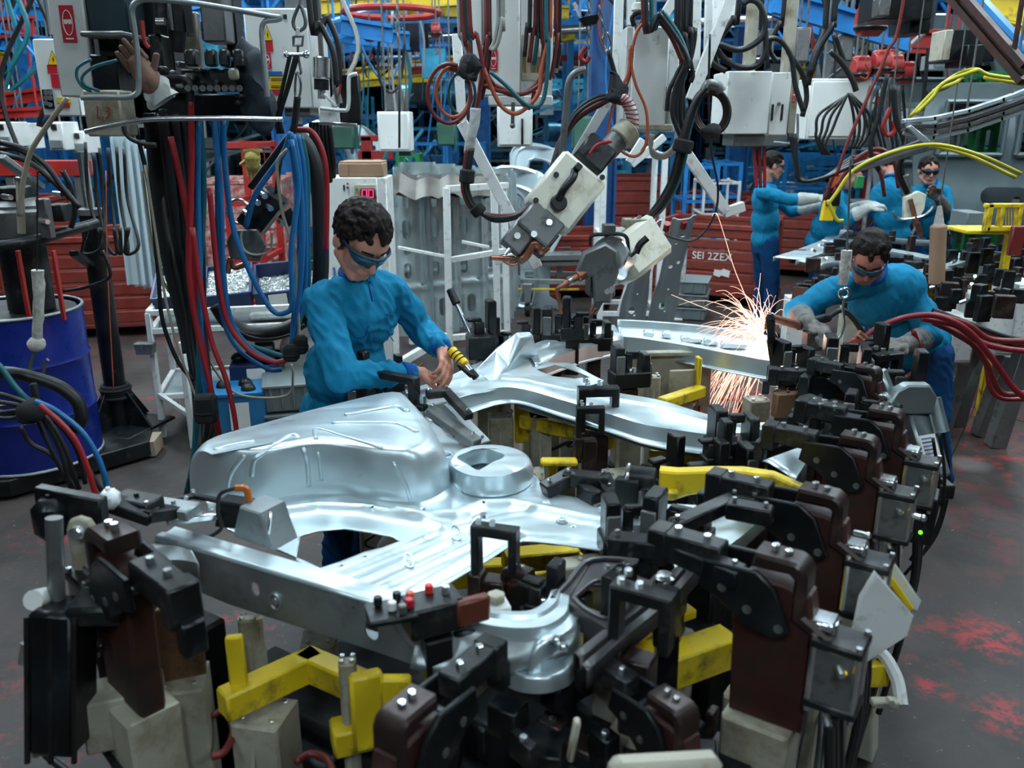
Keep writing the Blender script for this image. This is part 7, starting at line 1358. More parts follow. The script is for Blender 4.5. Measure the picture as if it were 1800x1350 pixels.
# yellow trough lower right
yb('yellow_trough',[(1070,1180),(1150,1165)],[.72,.72],.08,.09,YEL,'yellow trough end at the bottom right of centre, left piece'); yb('yellow_trough',[(1180,1170),(1265,1140)],[.72,.72],.08,.09,YEL,'yellow trough at the bottom right of centre, right piece')
yb('yellow_trough',[(1080,1140),(1145,1095),(1205,1075)],[.78,.78,.78],.05,.03,YEL,'yellow upper edge bar above the trough')
# cream pedestals and boxes
def pedestal(px,py,z,w,d,rot,label,zb=0,material=CREAM,taper=1.0):
    c = P(px,py,z); t = thing('pedestal',label,'pedestal',(c.x,c.y,zb)); h = z-zb
    MB().prism([(-w/2,0),(w/2,0),(w/2*1.0,-h*.5),(w/2*taper,-h),(-w/2*taper,-h),(-w/2,-h*.5)],d,rz(rot)@XZ,V((c.x,c.y,z))+rz(rot)@V((0,d/2,0)),.006).build('post',material,t)
    m = MB(); m.prism([(0,-.06),(0,-h*.92),(w*.8,-h*.92)],.012,rz(rot-pi/2)@XZ,V((c.x,c.y,z))+rz(rot)@V((0,-d/2,0)),.003); m.build('rib',material,t)
    m = MB(); m.box((c.x,c.y,zb+.015),(w*1.8*taper,d*1.9,.03),rot); m.build('foot_plate',BLK2,t)
    m = MB(); [m.bolt(V((c.x,c.y,z))+rz(rot)@V((sx*w*.3,sy*d*.3,0)),.007,.008) for sx in (-1,1) for sy in (-1,1)]; m.build('bolt',CHROME,t); return t
for a in ((320,1190,.74,.11,.12,.2,'cream pedestal at the lower left, under the left end of the front beam'),(465,1250,.66,.12,.12,-.2,'cream pedestal under the yellow bracket at the lower left'),(880,730,.84,.10,.09,.1,'cream pedestal under the joint plate behind the bent clamp arm'),(950,730,.85,.085,.08,.1,'cream rust-streaked pedestal left of the yellow cross bar'),(945,830,.74,.05,.12,0,'thin cream upright left of the small yellow shelf'),
    (1085,830,.83,.09,.09,.2,'cream block pedestal behind the black bent arm'),(1330,1215,.66,.13,.12,TROT,'cream pedestal carrying the first red-brown clamp'),(1395,1160,.66,.12,.12,TROT,'cream pedestal behind the first red-brown clamp'),(1150,660,.93,.05,.05,.1,'cream post in front of the cream box'),(1330,700,.92,.09,.08,.2,'cream pedestal just right of the falling sparks'),(1225,740,.80,.08,.08,.2,'cream post in the far opening below the sparks'),(1370,760,.9,.08,.08,.2,'cream post near the far silver end plate'),(1480,700,.95,.09,.09,.2,'cream post in front of the leaning man'),
    (560,1120,.66,.09,.09,.1,'cream post seen beneath the front beam'),(440,1085,.82,.06,.03,.1,'dirty white drilled plate under the front beam'),(610,1160,.80,.04,.035,.1,'dirty white upright in front of the beam web')): pedestal(*a)
m = MB(); c = P(1180,615,.98); m.box(c-V((0,0,.17)),(.40,.02,.30),.1,.004); m.box(c+V((0,-.02,-.01)),(.42,.05,.02),.1); one('cream_box',m,CREAM,'wide cream panel box hanging under the far rail','box')
m = MB(); c = P(1180,640,.95); m.box(c-V((-.04,.06,.12)),(.12,.02,.22),.15); one('cream_flap',m,CREAM,'smaller rust-stained cream plate in front of the wide cream box','plate')
m = MB(); c = P(1170,600,.97); m.box(c-V((0,.08,.09)),(.035,.03,.2),.1); one('black_strut',m,BLACK,'black strut before the cream box','strut')
blk(1240,620,.95,(.06,.06,.35),.1,BLACK,'black upright at the right end of the cream box',name='black_upright')
blk(1020,985,.93,(.14,.06,.22),.3,CREAM,'cream drilled gusset block behind the dark square-holed plate')
blk(1385,690,1.08,(.10,.04,.09),.2,RUSTB,'rusty steel block right of the sparks'); blk(300,1060,.93,(.12,.05,.34),.35,RUSTB,'rust-burnt steel plate below the left end of the front beam',name='steel_plate')
blk(215,1205,.78,(.17,.10,.13),.35,CREAM,'grimy cream box hanging low at the left'); blk(1125,885,.92,(.05,.05,.10),.2,RUSTB,'small copper-brown block near the right arm of the floor pan')
blk(1210,960,1.0,(.10,.08,.04),-.5,BLK2,'dark slide plate beneath the drilled arm')
# black cylinder hanging at far left with rod
t = thing('air_cylinder','long black upright air cylinder at the far left of the jig','air cylinder',P(100,1290,.5)); a = Q(112,1060,1.62); b = Q(112,1310,1.56)
MB().bar(a,b,.115,.10,bv=.012).build('barrel',BLACK,t); m = MB(); [m.cyl(a+V((dx,-.055,.0)),b+V((dx,-.055,0)),.006,n=6) for dx in (-.05,.0,.05)]; m.build('tie_rod',BLK2,t)
m = MB(); m.cyl(Q(95,910,1.66),Q(100,1060,1.64),.018,n=10); m.build('rod',GREYM,t); m = MB(); m.cyl(Q(58,1055,1.6),Q(78,1050,1.64),.022,n=12); m.build('white_valve',SIGNW,t)
m = MB(); m.box(Q(200,1065,1.62),(.17,.10,.05),.1,.01); m.build('bracket',BLK2,t); m = MB(); m.cyl(Q(45,1130,1.6),Q(40,1165,1.6),.01,n=8); m.cyl(Q(55,1310,1.55),Q(66,1325,1.53),.012,n=8); m.build('fitting',CHROME,t)
t = thing('white_link','pale link plate with a round boss at the left of the jig','link',P(150,1000,1.05)); c = Q(148,925,1.75); MB().prism([(-.03,-.13),(.03,-.13),(.032,0),(.022,.022),(0,.03),(-.022,.022),(-.032,0)],.02,FRONT,c,.004).build('link_plate',CREAM,t); m = MB(); m.cyl(c+V((0,-.02,0)),c+V((0,-.045,0)),.016,n=14,bv=.003); m.build('boss',CHROME,t)
# lever with rubber grip near the worker
t = thing('clamp_lever','steel hand lever with a black rubber grip, behind the worker hands','lever',Q(830,600,3.7)); a = Q(832,598,3.7); b = Q(803,535,3.75); c = Q(790,508,3.78)
MB().cyl(a,b,.010,n=10).build('rod',CHROME,t); MB().cyl(b,c,.020,.017,n=12,bv=.005).build('grip',RUBBER,t); MB().box(Q(845,608,3.65),(.12,.10,.10),.2).build('block',BLACK,t)
# silver pneumatic tool with striped label at the right
t = thing('pneumatic_tool','aluminium pneumatic cylinder with a striped label at the right of the jig','pneumatic tool',P(1620,800,.8)); a = Q(1602,712,2.75); b = Q(1638,842,2.62)
ALU = mat('cast aluminium',(.36,.42,.44),.35,.8,var=.1)
MB().bar(a,b,.10,.08,bv=.008).build('barrel',ALU,t); ax = (b-a).normalized()
MB().prism([(-.09,-.02),(-.055,.05),(-.02,.07),(.05,.07),(.08,.03),(.08,-.03),(-.02,-.03),(-.05,-.01)],.05,FRONT,Q(1592,705,2.72),.006).build('head',ALU,t); MB().bar(Q(1545,650,2.8),Q(1566,705,2.76),.045,.04,bv=.008).build('jaw',ALU,t)
Fl = frame(-ax,V((0,-1,0))); fn = V((0,-1,0)); fn = (fn-ax*fn.dot(ax)).normalized(); xx = fn.cross(ax); Fl = M((xx,-ax,fn)).transposed(); cl = a.lerp(b,.66)+fn*.052
MB().prism(rectp(-.027,-.055,.027,.055),.002,Fl,cl,bv=0).build('label_plate',SIGNW,t,smooth=0)
for i in range(8): MB().prism(rectp(-.020,-.047+i*.0125,.012,-.042+i*.0125),.001,Fl,cl+fn*.003,bv=0).build('stripe',SIGNB if i%2 else SIGNK,t,smooth=0)
m = MB(); m.cyl(Q(1640,700,2.7),Q(1655,760,2.66),.025,n=12); m.build('side_can',ALU,t)
m = MB(); m.box(b+V((0,0,-.03)),(.12,.09,.05)); m.build('foot_block',BLK2,t)
blk(1600,860,.95,(.16,.10,.15),-.5,BLK2,'dark solenoid box at the right edge of the jig',name='solenoid_box')
for i,(a,b) in enumerate(((1600,740),(1590,800),(1560,820),(1598,905),(1580,870),(1500,935),(1490,1000),(1445,1120))):
    c = P(a,b,1.0); m = MB(); m.cyl(c,c+TU*.03,.008,n=8,bv=.002); m.ell(c+TU*.034,.010); one('air_fitting',m,CHROME,'small bright air fitting sticking out at the right of the jig','fitting','bright air fittings at the right side')
for i,(a,b,mt) in enumerate(((1617,826,LEDG),(1570,892,LEDG),(1475,1130,LEDG),(1618,936,LEDG),(1432,1125,LEDY))):
    c = P(a,b,1.0); m = MB().ell(c,.0055,n=8,m=6); one('indicator_light',m,mt,'tiny lit indicator on a clamp valve at the right','indicator','tiny lit indicators')
# white gusset plates at the lower right
for i,(pts,z,lab,mt) in enumerate((([(1508,1045),(1535,1000),(1600,1075),(1590,1110),(1490,1175),(1480,1180)],.85,'white sloping gusset plate at the lower right, front one',WHITE2),([(1505,975),(1560,972),(1614,1050),(1606,1070),(1592,1062),(1540,1000)],.9,'white gusset plate with a yellow inner edge at the lower right',WHITE2))):
    q = [P(a,b,z) for a,b in pts]; base = q[0]; Fg = M((TU,V((0,0,1)),V((TU.y,-TU.x,0)))).transposed()
    yy = base.y; loc2 = [Q(a,b,1.66+.17*i) for a,b in pts]; o2 = loc2[0]; m = MB(); Fq = FRONT
    m.prism([((p-o2).x,(p-o2).z) for p in loc2],.02,Fq,o2,.004); g = one('gusset_plate',m,mt,lab,'plate')
m = MB(); loc2 = [Q(a,b,1.80) for a,b in ((1530,985),(1548,985),(1598,1058),(1590,1066))]; m.prism([((p-loc2[0]).x,(p-loc2[0]).z) for p in loc2],.03,FRONT,loc2[0]); one('yellow_strip',m,YEL,'yellow strip on the white gusset at the lower right','strip')
m = MB(); m.tube([Q(1505,1150,2.0),Q(1545,1145,2.0),Q(1575,1190,1.95),Q(1585,1240,1.9)],.018,n=8); one('curved_strap',m,WHITE2,'white curved strap below the gusset plates','strap')
m = MB(); m.box(Q(1530,1185,1.98),(.10,.03,.07),.1); one('yellow_bracket',m,YEL,'yellow bracket inside the white curved strap','bracket')
m = MB(); m.box(Q(1555,1235,1.9),(.07,.03,.02)); m.bolt(Q(1562,1228,1.88),.01,.02,V((0,-1,0))); one('latch',m,CREAM,'small latch at the end of the white curved strap','latch')
# dark turntable base beneath everything
t = thing('turntable','black turntable base under the jig','base',(.1,2.5,0))
def grp(px,py,z,s,rot,name,mt=BLACK): c = P(px,py,z); MB().box((c.x,c.y,z-s[2]/2),s,rot,.01).build(name,mt,t)
MB().box((.22,2.55,.16),(1.5,2.0,.16),TROT,.02).build('platform',BLACK,t); MB().box((-.25,1.75,.30),(1.2,.20,.5),TROT,.02).build('front_housing',BLACK,t)
grp(1060,1290,.72,(.62,.26,.70),TROT,'front_housing'); grp(820,1330,.62,(.35,.16,.6),TROT,'front_housing'); grp(1215,1120,.62,(.20,.22,.5),TROT,'side_housing')
for (a,b,z,s) in ((1120,820,.6,(.5,.10,.10)),(1000,900,.55,(.5,.12,.12)),(1300,800,.7,(.5,.10,.10)),(760,1060,.6,(.5,.12,.12)),(350,1090,.72,(.10,.10,.7)),(570,1250,.5,(.3,.3,.4)),(1260,980,.75,(.10,.30,.5)),(1400,880,.75,(.08,.5,.4))): grp(a,b,z,s,TROT,'frame_member')
rnd = random.Random(3)
for i in range(46):
    if i < 26: a = (rnd.uniform(880,1260),rnd.uniform(1180,1350)); z = rnd.uniform(.66,.8)
    else: a = (rnd.uniform(720,1250),rnd.uniform(1230,1350)); z = rnd.uniform(.62,.72)
    c = P(*a,z); s = (rnd.uniform(.02,.09),rnd.uniform(.02,.06),rnd.uniform(.02,.10)); MB().box(c,s,TROT+rnd.choice((0,.4,-.3)),.004).build('bracket',rnd.choice((BLACK,BLACK,BLK2,BROWN)),t)
    if i%3 == 0: m = MB(); m.bolt(c+V((0,-.01,s[2]/2)),.009,.012); m.build('bolt',CHROME,t)
for i in range(46):     # hoses and small parts inside the jig
    a = (rnd.uniform(650,1500),rnd.uniform(700,1000)); p0 = P(*a,.62); pts = [p0]
    for k in range(3): pts.append(pts[-1]+V((rnd.uniform(-.2,.2),rnd.uniform(-.15,.15),rnd.uniform(-.15,.10))))
    m = MB().tube(pts,rnd.choice((.006,.009,.012)),n=6,sub=5); tag(m.build('jig_hose',rnd.choice((RUBBER,RUBBER,RUBBER,HDRED,HGREY)),smooth=60),'thin air hose lying loose inside the jig frame','hose','thin hoses inside the jig')
t2 = thing('cream_bumper','cream rounded cover at the very bottom edge right of centre','cover',P(1150,1350,.8)); MB().bar(Q(1070,1362,1.15),Q(1262,1350,1.2),.05,.06,bv=.02).build('cover',CREAM,t2)
t2 = thing('white_lever','small pale lever in the black area at the bottom','lever',P(1005,1290,.8)); MB().bar(Q(1015,1265,1.3),Q(1002,1335,1.3),.022,.012,bv=.005).build('lever_arm',CREAM,t2)
for i,(p,mt) in enumerate((([(60,1240),(70,1310),(110,1350),(150,1380)],RUBBER),([(150,1200),(165,1280),(200,1340),(230,1380)],RUBBER),([(235,1080),(240,1150),(262,1260),(270,1370)],RUBBER),([(370,1260),(395,1250),(410,1285),(395,1320),(372,1330)],HDRED),([(200,1300),(240,1310),(260,1290),(250,1340)],HRED),([(520,1340),(545,1325),(575,1335),(590,1370)],HDRED),([(1400,1190),(1412,1250),(1400,1320),(1390,1370)],RUBBER),([(1440,1190),(1445,1260),(1435,1370)],RUBBER),([(1380,1100),(1392,1180),(1380,1260)],RUBBER),([(1500,960),(1498,1010),(1480,1060)],RUBBER),([(1520,880),(1540,950),(1530,1010)],RUBBER),([(1560,900),(1575,960),(1550,1020)],RUBBER))):
    q = [P(a,b,.62) if b > 1150 else P(a,b,.85) for a,b in p]; m = MB().tube(q,.009,n=7); tag(m.build('jig_hose',mt,smooth=180),('black hose trailing low at the outer side of the jig' if mt is RUBBER else 'small red hose loop low in the front of the jig'),'hose','black hoses low around the jig' if mt is RUBBER else 'red hose loops low in the jig')
# ================================================================ people
def blob(m,voxel,it,name,mt,parent,disp=None,center=None):
    """one continuous surface grown over the overlapping limbs"""
    me = m.mesh('tmp'); o = bpy.data.objects.new('tmp',me); COL.objects.link(o)
    r = o.modifiers.new('r','REMESH'); r.mode = 'VOXEL'; r.voxel_size = voxel; s = o.modifiers.new('s','SMOOTH'); s.iterations = it; s.factor = .5
    dg = bpy.context.evaluated_depsgraph_get(); me2 = bpy.data.meshes.new_from_object(o.evaluated_get(dg)); bpy.data.objects.remove(o); bpy.data.meshes.remove(me)
    c = sum((v.co for v in me2.vertices),V((0,0,0)))/len(me2.vertices)
    if disp:
        nn = [v.normal.copy() for v in me2.vertices]
        for v,n in zip(me2.vertices,nn): v.co += n*disp(v.co)
    for v in me2.vertices: v.co -= c
    me2.name = name; return link(name,me2,mt,parent,c,180)
def cloth(amp,seed):
    def f(p):
        q = p*9+V((seed,0,0)); a = noise.noise(V((q.x*1.3,q.y*1.3,q.z*.55)))
        b = noise.noise(V((q.x*2.2+7,q.y*2.2,q.z*2.2+q.x*2.5))); return amp*(1-abs(a)*2.6)*.6+amp*(1-abs(b)*2.5)*.45-amp*.4
    return f
def hand(m,w,d,n,side,size=1.0,curl=.6,glove=0,thumb_open=.5):
    """w wrist, d finger direction, n palm normal, side +1 when the thumb lies along d x n"""
    w = V(w); d = V(d).normalized(); n = V(n); n = (n-d*n.dot(d)).normalized(); s = d.cross(n)*side; g = glove; S = size
    m.cone(w-d*.02,w+d*.03*S,.025*S+g,.028*S+g,n=10)
    for i in range(4):
        k = (i-1.5)*.020*S*(1+.25*bool(g)); a = w+d*.02*S-s*k*.6; b = w+d*(.088-.006*abs(i-1.2))*S-s*k
        m.cone(a,b,.015*S+g,.0125*S+g,n=10)
        L = (.040,.045,.042,.032)[i]*S; ang = curl*(.55+.1*i); p = b; dd = d
        for j,(l,r0,r1) in enumerate(((1,.0098,.0088),(.65,.0088,.0080),(.5,.0080,.0068))):
            q = M.Rotation(-ang*(1 if j else .8),3,d.cross(n)) @ dd if True else dd
            if q.dot(n) < dd.dot(n): q = M.Rotation(ang*(1 if j else .8),3,d.cross(n)) @ dd
            e = p+q*L*l; m.cone(p,e,r0*S+g,r1*S+g,n=8); p = e; dd = q
    a = w+d*.025*S+s*.018*S; b = a+(d*.6+s*.75+n*.35).normalized()*.042*S; c = b+(d*.9+s*.25*thumb_open+n*.45).normalized()*.034*S; e = c+(d*.9+n*.5-s*.15).normalized()*.026*S
    m.cone(a,b,.016*S+g,.0125*S+g,n=8); m.cone(b,c,.0118*S+g,.0105*S+g,n=8); m.cone(c,e,.0105*S+g,.008*S+g,n=8)
def head_shape(m,c,F,k=1.0):
    def e(p,r,rot=None): m.ell(c+F@(V(p)*k),V(r)*k,F if rot is None else F@rot,n=18,m=12)
    def cn(a,b,ra,rb): m.cone(c+F@(V(a)*k),c+F@(V(b)*k),ra*k,rb*k,n=10)
    e((0,-.012,.035),(.075,.095,.083)); e((0,.030,-.030),(.060,.060,.075)); e((0,.055,.030),(.062,.040,.045))
    cn((0,.058,-.098),(0,.052,-.085),.022,.028)
    for s in (-1,1):
        cn((s*.054,-.005,-.055),(s*.020,.060,-.096),.020,.020); e((s*.040,.066,-.022),(.024,.022,.022)); cn((s*.012,.088,.022),(s*.042,.074,.020),.010,.010)
        e((s*.079,-.008,-.006),(.009,.020,.032),M.Rotation(s*.25,3,'Z')); cn((s*.012,.094,-.036),(s*.006,.098,-.034),.0085,.008); cn((s*.022,.080,-.060),(0,.088,-.058),.009,.011); e((s*.034,.078,.0),(.014,.010,.010))
    cn((0,.088,.008),(0,.108,-.032),.0085,.0125); cn((-.020,.084,-.068),(.020,.084,-.068),.0075,.0075); cn((-.016,.086,-.060),(.016,.086,-.060),.0068,.0068)
def person(label,J,hd,hf,hu,hands,vox=.005,gloves=None,hairy=True,glass=None,k=1.0,shirt=SHIRT,skin=SKIN,seed=0,fold=.010,sleeve_cuff=True,detail=True,hair_len=1,base=None,hk=1.0):
    J = {a:V(b) for a,b in J.items()}; root = thing('person',label,'person',base or V((J['pelvis'].x,J['pelvis'].y,0)))
    f = V(hf).normalized(); u = V(hu); u = (u-f*u.dot(f)).normalized(); x = f.cross(u); HF = M((x,f,u)).transposed(); hc = V(hd)
    nk = J['neck']; pel = J['pelvis']; tz = (nk-pel).normalized(); tx = (J['shR']-J['shL']); tx = (tx-tz*tx.dot(tz)).normalized(); TF = M((tx,tz.cross(tx),tz)).transposed(); tl = (nk-pel).length
    chest = pel.lerp(nk,.70); belly = pel.lerp(nk,.32); under = hc+HF@V((0,-.025,-.055))
    def trunk(m,g):
        m.ell(chest,(.172*k+g,.110*k+g,.17*k+g),TF,n=18,m=12); m.ell(belly,(.158*k+g,.118*k+g,.16*k+g),TF,n=18,m=12); m.ell(pel,(.155*k+g,.115*k+g,.12*k+g),TF,n=18,m=12)
        for s in 'LR': m.cone(nk-tz*.05,J['sh'+s],.060*k+g,.052*k+g)
    def arm_(m,s,r0,r1,r2,r3,g=0,to=1.0): m.cone(J['sh'+s],J['el'+s],r0+g,r1+g); m.cone(J['el'+s],J['el'+s].lerp(J['wr'+s],to),r2+g,r3+g+(.006 if to < .8 else 0))
    def leg_(m,s,g=0,sh=1.0): m.cone(J['hip'+s],J['kn'+s],.085*k+g,.058*k+g); m.cone(J['kn'+s],J['kn'+s].lerp(J['an'+s],sh),.056*k+g,.040*k+g)
    b = MB(); trunk(b,-.012); head_shape(b,hc,HF,hk); b.cone(under,nk-tz*.03,.050,.062)
    for s in 'LR':
        arm_(b,s,.043,.036,.035,.024); hw,hdir,hn,sd,cu = hands[s]; 
        if gloves is None or gloves.get(s) is None: hand(b,hw,hdir,hn,sd,1.0,cu)
        else: hand(b,hw,hdir,hn,sd,.9,cu)
        b.cone(J['wr'+s],V(hw),.025,.026); leg_(b,s,-.01); ft = J['toe'+s]; b.cone(J['an'+s],ft,.035,.03)
    blob(b,vox,2 if vox < .006 else 1,'body',skin,root)
    # shirt
    m = MB(); trunk(m,.012)
    for s in 'LR': arm_(m,s,.062*k,.056*k,.056*k,.043*k,0,.66 if gloves and gloves.get(s) else .93)
    m.cone(nk-tz*.04,nk+(under-nk)*.10,.078,.064)
    blob(m,vox*1.5,4,'shirt',shirt,root,cloth(fold,seed))
    col = nk.lerp(under,.20); ax = (under-nk).normalized(); CF = frame(ax,f); mm = MB(); mm.tube([col+CF@V((cos(t)*.066,sin(t)*.066,.004*sin(t))) for t in [i*2*pi/20 for i in range(21)]],.011,n=8,sub=0); mm.build('collar',CUFF,root,smooth=180)
    if sleeve_cuff:
        for s in 'LR':
            if gloves and gloves.get(s): continue
            a = J['el'+s].lerp(J['wr'+s],.86); e = J['wr'+s]+(J['wr'+s]-J['el'+s]).normalized()*.012; mm = MB(); mm.cyl(a,e,.043,.036,n=18,bv=.005); mm.build('cuff',CUFF,root,smooth=180)
    # trousers
    m = MB(); m.ell(pel-tz*.03,(.158*k,.122*k,.12*k),TF,n=18,m=12); m.ell(pel-tz*.09,(.15*k,.12*k,.10*k),TF,n=18,m=12)
    for s in 'LR': leg_(m,s,.012,.97); m.cone(J['kn'+s].lerp(J['an'+s],.8),J['an'+s]+V((0,0,.01)),.062,.068)
    blob(m,vox*1.7,4,'trousers',TROU,root,cloth(fold*1.1,seed+5))
    for s in 'LR':
        a = J['an'+s]; t_ = J['toe'+s]; d = (t_-a); d.z = 0; d.normalize(); mm = MB(); mm.cone(V((a.x,a.y,.06)),V((t_.x,t_.y,.035)),.050,.038); mm.cone(V((a.x,a.y,.05))-d*.05,V((a.x,a.y,.10)),.045,.05)
        for p in mm.v: p.z = max(p.z,.004)
        mm.build('boot',SHOE,root,smooth=180)
    if gloves:
        for s in 'LR':
            if gloves.get(s):
                mm = MB(); hw,hdir,hn,sd,cu = hands[s]; hand(mm,hw,hdir,hn,sd,1.06,cu,.004); e = J['el'+s].lerp(J['wr'+s],.52); mm.cone(e,hw,.060,.042); blob(mm,.004 if vox < .006 else .006,1,'glove',gloves[s],root,cloth(.004,seed+9))
    # hair grown from overlapping locks
    rnd = random.Random(seed+3); m = MB(); HF0 = HF; HF = HF*hk; m.ell(hc+HF@V((0,-.022,.046)),V((.081,.096,.084))*hk,HF0,n=18,m=12)
    for i in range(260 if detail else 90):
        th = rnd.uniform(0,2*pi); ph = math.acos(rnd.uniform(-.55,1)); p = V((cos(th)*sin(ph),sin(th)*sin(ph),cos(ph)))
        P_ = V((p.x*.078,-.012+p.y*.098,.035+p.z*.090)); line = .058 if P_.y > .055 else (.026+.5*(P_.y-.02) if P_.y > .02 else (-.022 if P_.y > -.02 else -.065*hair_len-.01))
        if P_.z < line: continue
        tng = V((p.z*.3+rnd.uniform(-.3,.3),-.8 if P_.y > -.02 else .1,.1 if P_.y > .03 else -.5)); tng = (tng-p*tng.dot(p)).normalized(); a = hc+HF@P_; e = hc+HF@(P_+tng*.022+p*rnd.uniform(.0,.007)); m.cone(a,e,.013*hk,.007*hk,n=6)
    blob(m,.004 if detail else .007,4 if detail else 2,'hair',HAIR,root,lambda p:.0016*noise.noise(V((p.x*90,p.y*90,p.z*30))))
    # facial parts
    for s in (-1,1):
        mm = MB(); mm.cone(hc+HF@V((s*.016,.097,.026)),hc+HF@V((s*.048,.081,.027)),.004,.0032,n=6); mm.build('eyebrow',HAIR,root,smooth=180)
        mm = MB(); mm.ell(hc+HF@V((s*.031,.078,.003)),.0135,n=12,m=8); ey = mm.build('eye',EYEW,root,smooth=180)
        mm = MB(); mm.ell(hc+HF@V((s*.031,.0885,-.001)),.0055,n=8,m=6); mm.build('iris',SIGNK,ey,smooth=180)
    mm = MB(); mm.tube([hc+HF@V(p) for p in ((-.024,.086,-.063),(-.012,.0935,-.0625),(0,.0955,-.064),(.012,.0935,-.0625),(.024,.086,-.063))],.0032,n=6,sub=3); mm.build('lips',SKINR,root,smooth=180)
    if glass:
        g = MB(); arc = [V((.082,-.005,.004)),V((.076,.045,.006)),V((.062,.082,.008)),V((.030,.103,.008)),V((0,.110,.006)),V((-.030,.103,.008)),V((-.062,.082,.008)),V((-.076,.045,.006)),V((-.082,-.005,.004))]
        g.tube([hc+HF@(p+V((0,0,.010))) for p in arc],.0042,n=8,sub=4); gl = g.build('glasses',GFRAME,root,smooth=180)
        L = MB(); q = spline(arc[1:-1],5)
        for i,p in enumerate(q): t = i/(len(q)-1); dp = .034*(1-abs(2*t-1)**3) * (0.65 if abs(t-.5) < .04 else 1)+.006; L.v += [hc+HF@(p+V((0,.001,.010))),hc+HF@(p+V((0,-.004,.010-dp)))]
        L.f = [(2*i,2*i+1,2*i+3,2*i+2) for i in range(len(q)-1)]; o = L.build('lens',glass,gl,smooth=180); sm = o.modifiers.new('t','SOLIDIFY'); sm.thickness = .0015
    return root
def stand(J,x,y,face,spread=.11,fwd=0.0,zk=.50):
    f = V(face).normalized(); s = V((f.y,-f.x,0))     # s = the figure's right
    for n,q in (('R',1),('L',-1)):
        J['an'+n] = V((x,y,.09))+s*spread*q+f*.02*q; J['toe'+n] = J['an'+n]+f*.15+V((0,0,-.055)); J['hip'+n] = V(J['pelvis'])+s*.085*q-V((0,0,.04)); J['kn'+n] = (J['hip'+n]+J['an'+n])/2+f*(.05+fwd)
    return J
DKLENS = mat('dark safety lens',(.01,.012,.015),.1)
# 1 dark-haired worker at the left of the jig
J = dict(pelvis=Q(600,718,3.25),neck=Q(632,482,3.16),shR=Q(563,532,3.04),shL=Q(695,512,3.30),elR=Q(603,662,2.90),wrR=Q(722,655,3.08),elL=Q(738,578,3.40),wrL=Q(776,612,3.20))
stand(J,J['pelvis'].x-.03,3.28,(.8,-.4,0))
hR = (Q(730,655,3.10),Q(795,668,3.20)-Q(730,655,3.10),V((.1,.3,-1)),-1,.75); hL = (Q(779,620,3.18),Q(788,662,3.10)-Q(779,620,3.20)+V((0,0,.02)),V((-.8,.2,-.5)),1,.8)
w1 = person('dark-haired person in a blue shirt working bare-handed at the left of the jig',J,Q(634,422,3.08),(.52,-.62,-.62),(.35,-.25,.9),dict(R=hR,L=hL),.0045,glass=LENS,seed=1,fold=.016,k=1.04,hk=1.12)
# placket, pockets and buttons of his shirt
for (p0,p1) in (((645,478),(652,530)),): pass
# 2 leaning worker at the right of the jig
J = dict(pelvis=Q(1612,605,4.45),neck=Q(1533,482,4.08),shR=Q(1462,510,4.06),shL=Q(1602,515,4.16),elR=Q(1400,548,3.98),wrR=Q(1415,566,3.78),elL=Q(1636,592,4.10),wrL=Q(1598,604,3.92))
stand(J,P(1630,880,0).x,4.45,(-.45,-.85,0))
hR = (Q(1418,568,3.76),V((.65,-.5,-.25)),V((-.2,.2,-1)),-1,1.1); hL = (Q(1590,605,3.90),Q(1545,605,3.8)-Q(1590,605,3.9),V((0,.3,-1)),1,.8)
w2 = person('person in a blue shirt and grey gloves leaning over the right side of the jig',J,Q(1527,452,3.92),(-.25,-.72,-.62),(-.05,-.45,.85),dict(R=hR,L=hL),.0065,gloves=dict(R=GLOVE,L=GLOVE),skin=SKINR,glass=LENS,seed=4,fold=.009,detail=False,k=1.05)
# 3 standing worker reaching to the right
J = dict(pelvis=Q(1345,418,8.0),neck=Q(1346,322,7.98),shR=Q(1340,338,7.78),shL=Q(1348,334,8.15),elR=Q(1386,351,7.7),wrR=Q(1428,350,7.65),elL=Q(1392,372,8.05),wrL=Q(1432,362,7.85))
stand(J,P(1338,600,0).x,8.0,(1,.1,0))
hR = (Q(1434,349,7.62),V((1,0,.1)),V((0,.3,-1)),-1,.9); hL = (Q(1438,360,7.82),V((1,0,.25)),V((0,-.3,-1)),1,.9)
person('dark-haired person in a blue shirt standing and reaching right in pale gloves',J,Q(1358,291,7.95),(.96,.05,-.18),(.15,0,1),dict(R=hR,L=hL),.007,gloves=dict(R=GLOVL,L=GLOVL),glass=GFRAME,seed=7,fold=.008,detail=False)
# 4 worker in dark glasses
J = dict(pelvis=Q(1640,420,8.2),neck=Q(1634,324,8.1),shR=Q(1608,340,8.05),shL=Q(1660,338,8.15),elR=Q(1600,375,7.9),wrR=Q(1582,365,7.7),elL=Q(1668,378,8.0),wrL=Q(1652,352,7.8))
stand(J,J['pelvis'].x,8.2,(-.2,-1,0)); hR = (Q(1578,364,7.68),V((-.5,-.3,-.3)),V((0,.3,-1)),-1,1.1); hL = (Q(1650,348,7.78),V((-.6,-.1,.5)),V((-.3,-1,-.2)),1,.6)
person('person in dark glasses and blue shirt facing the camera beside the cream spot-welder',J,Q(1632,300,8.02),(-.12,-.98,-.10),(0,0,1),dict(R=hR,L=hL),.007,gloves=dict(R=GLOVE,L=GLOVE),glass=DKLENS,seed=9,fold=.008,detail=False)
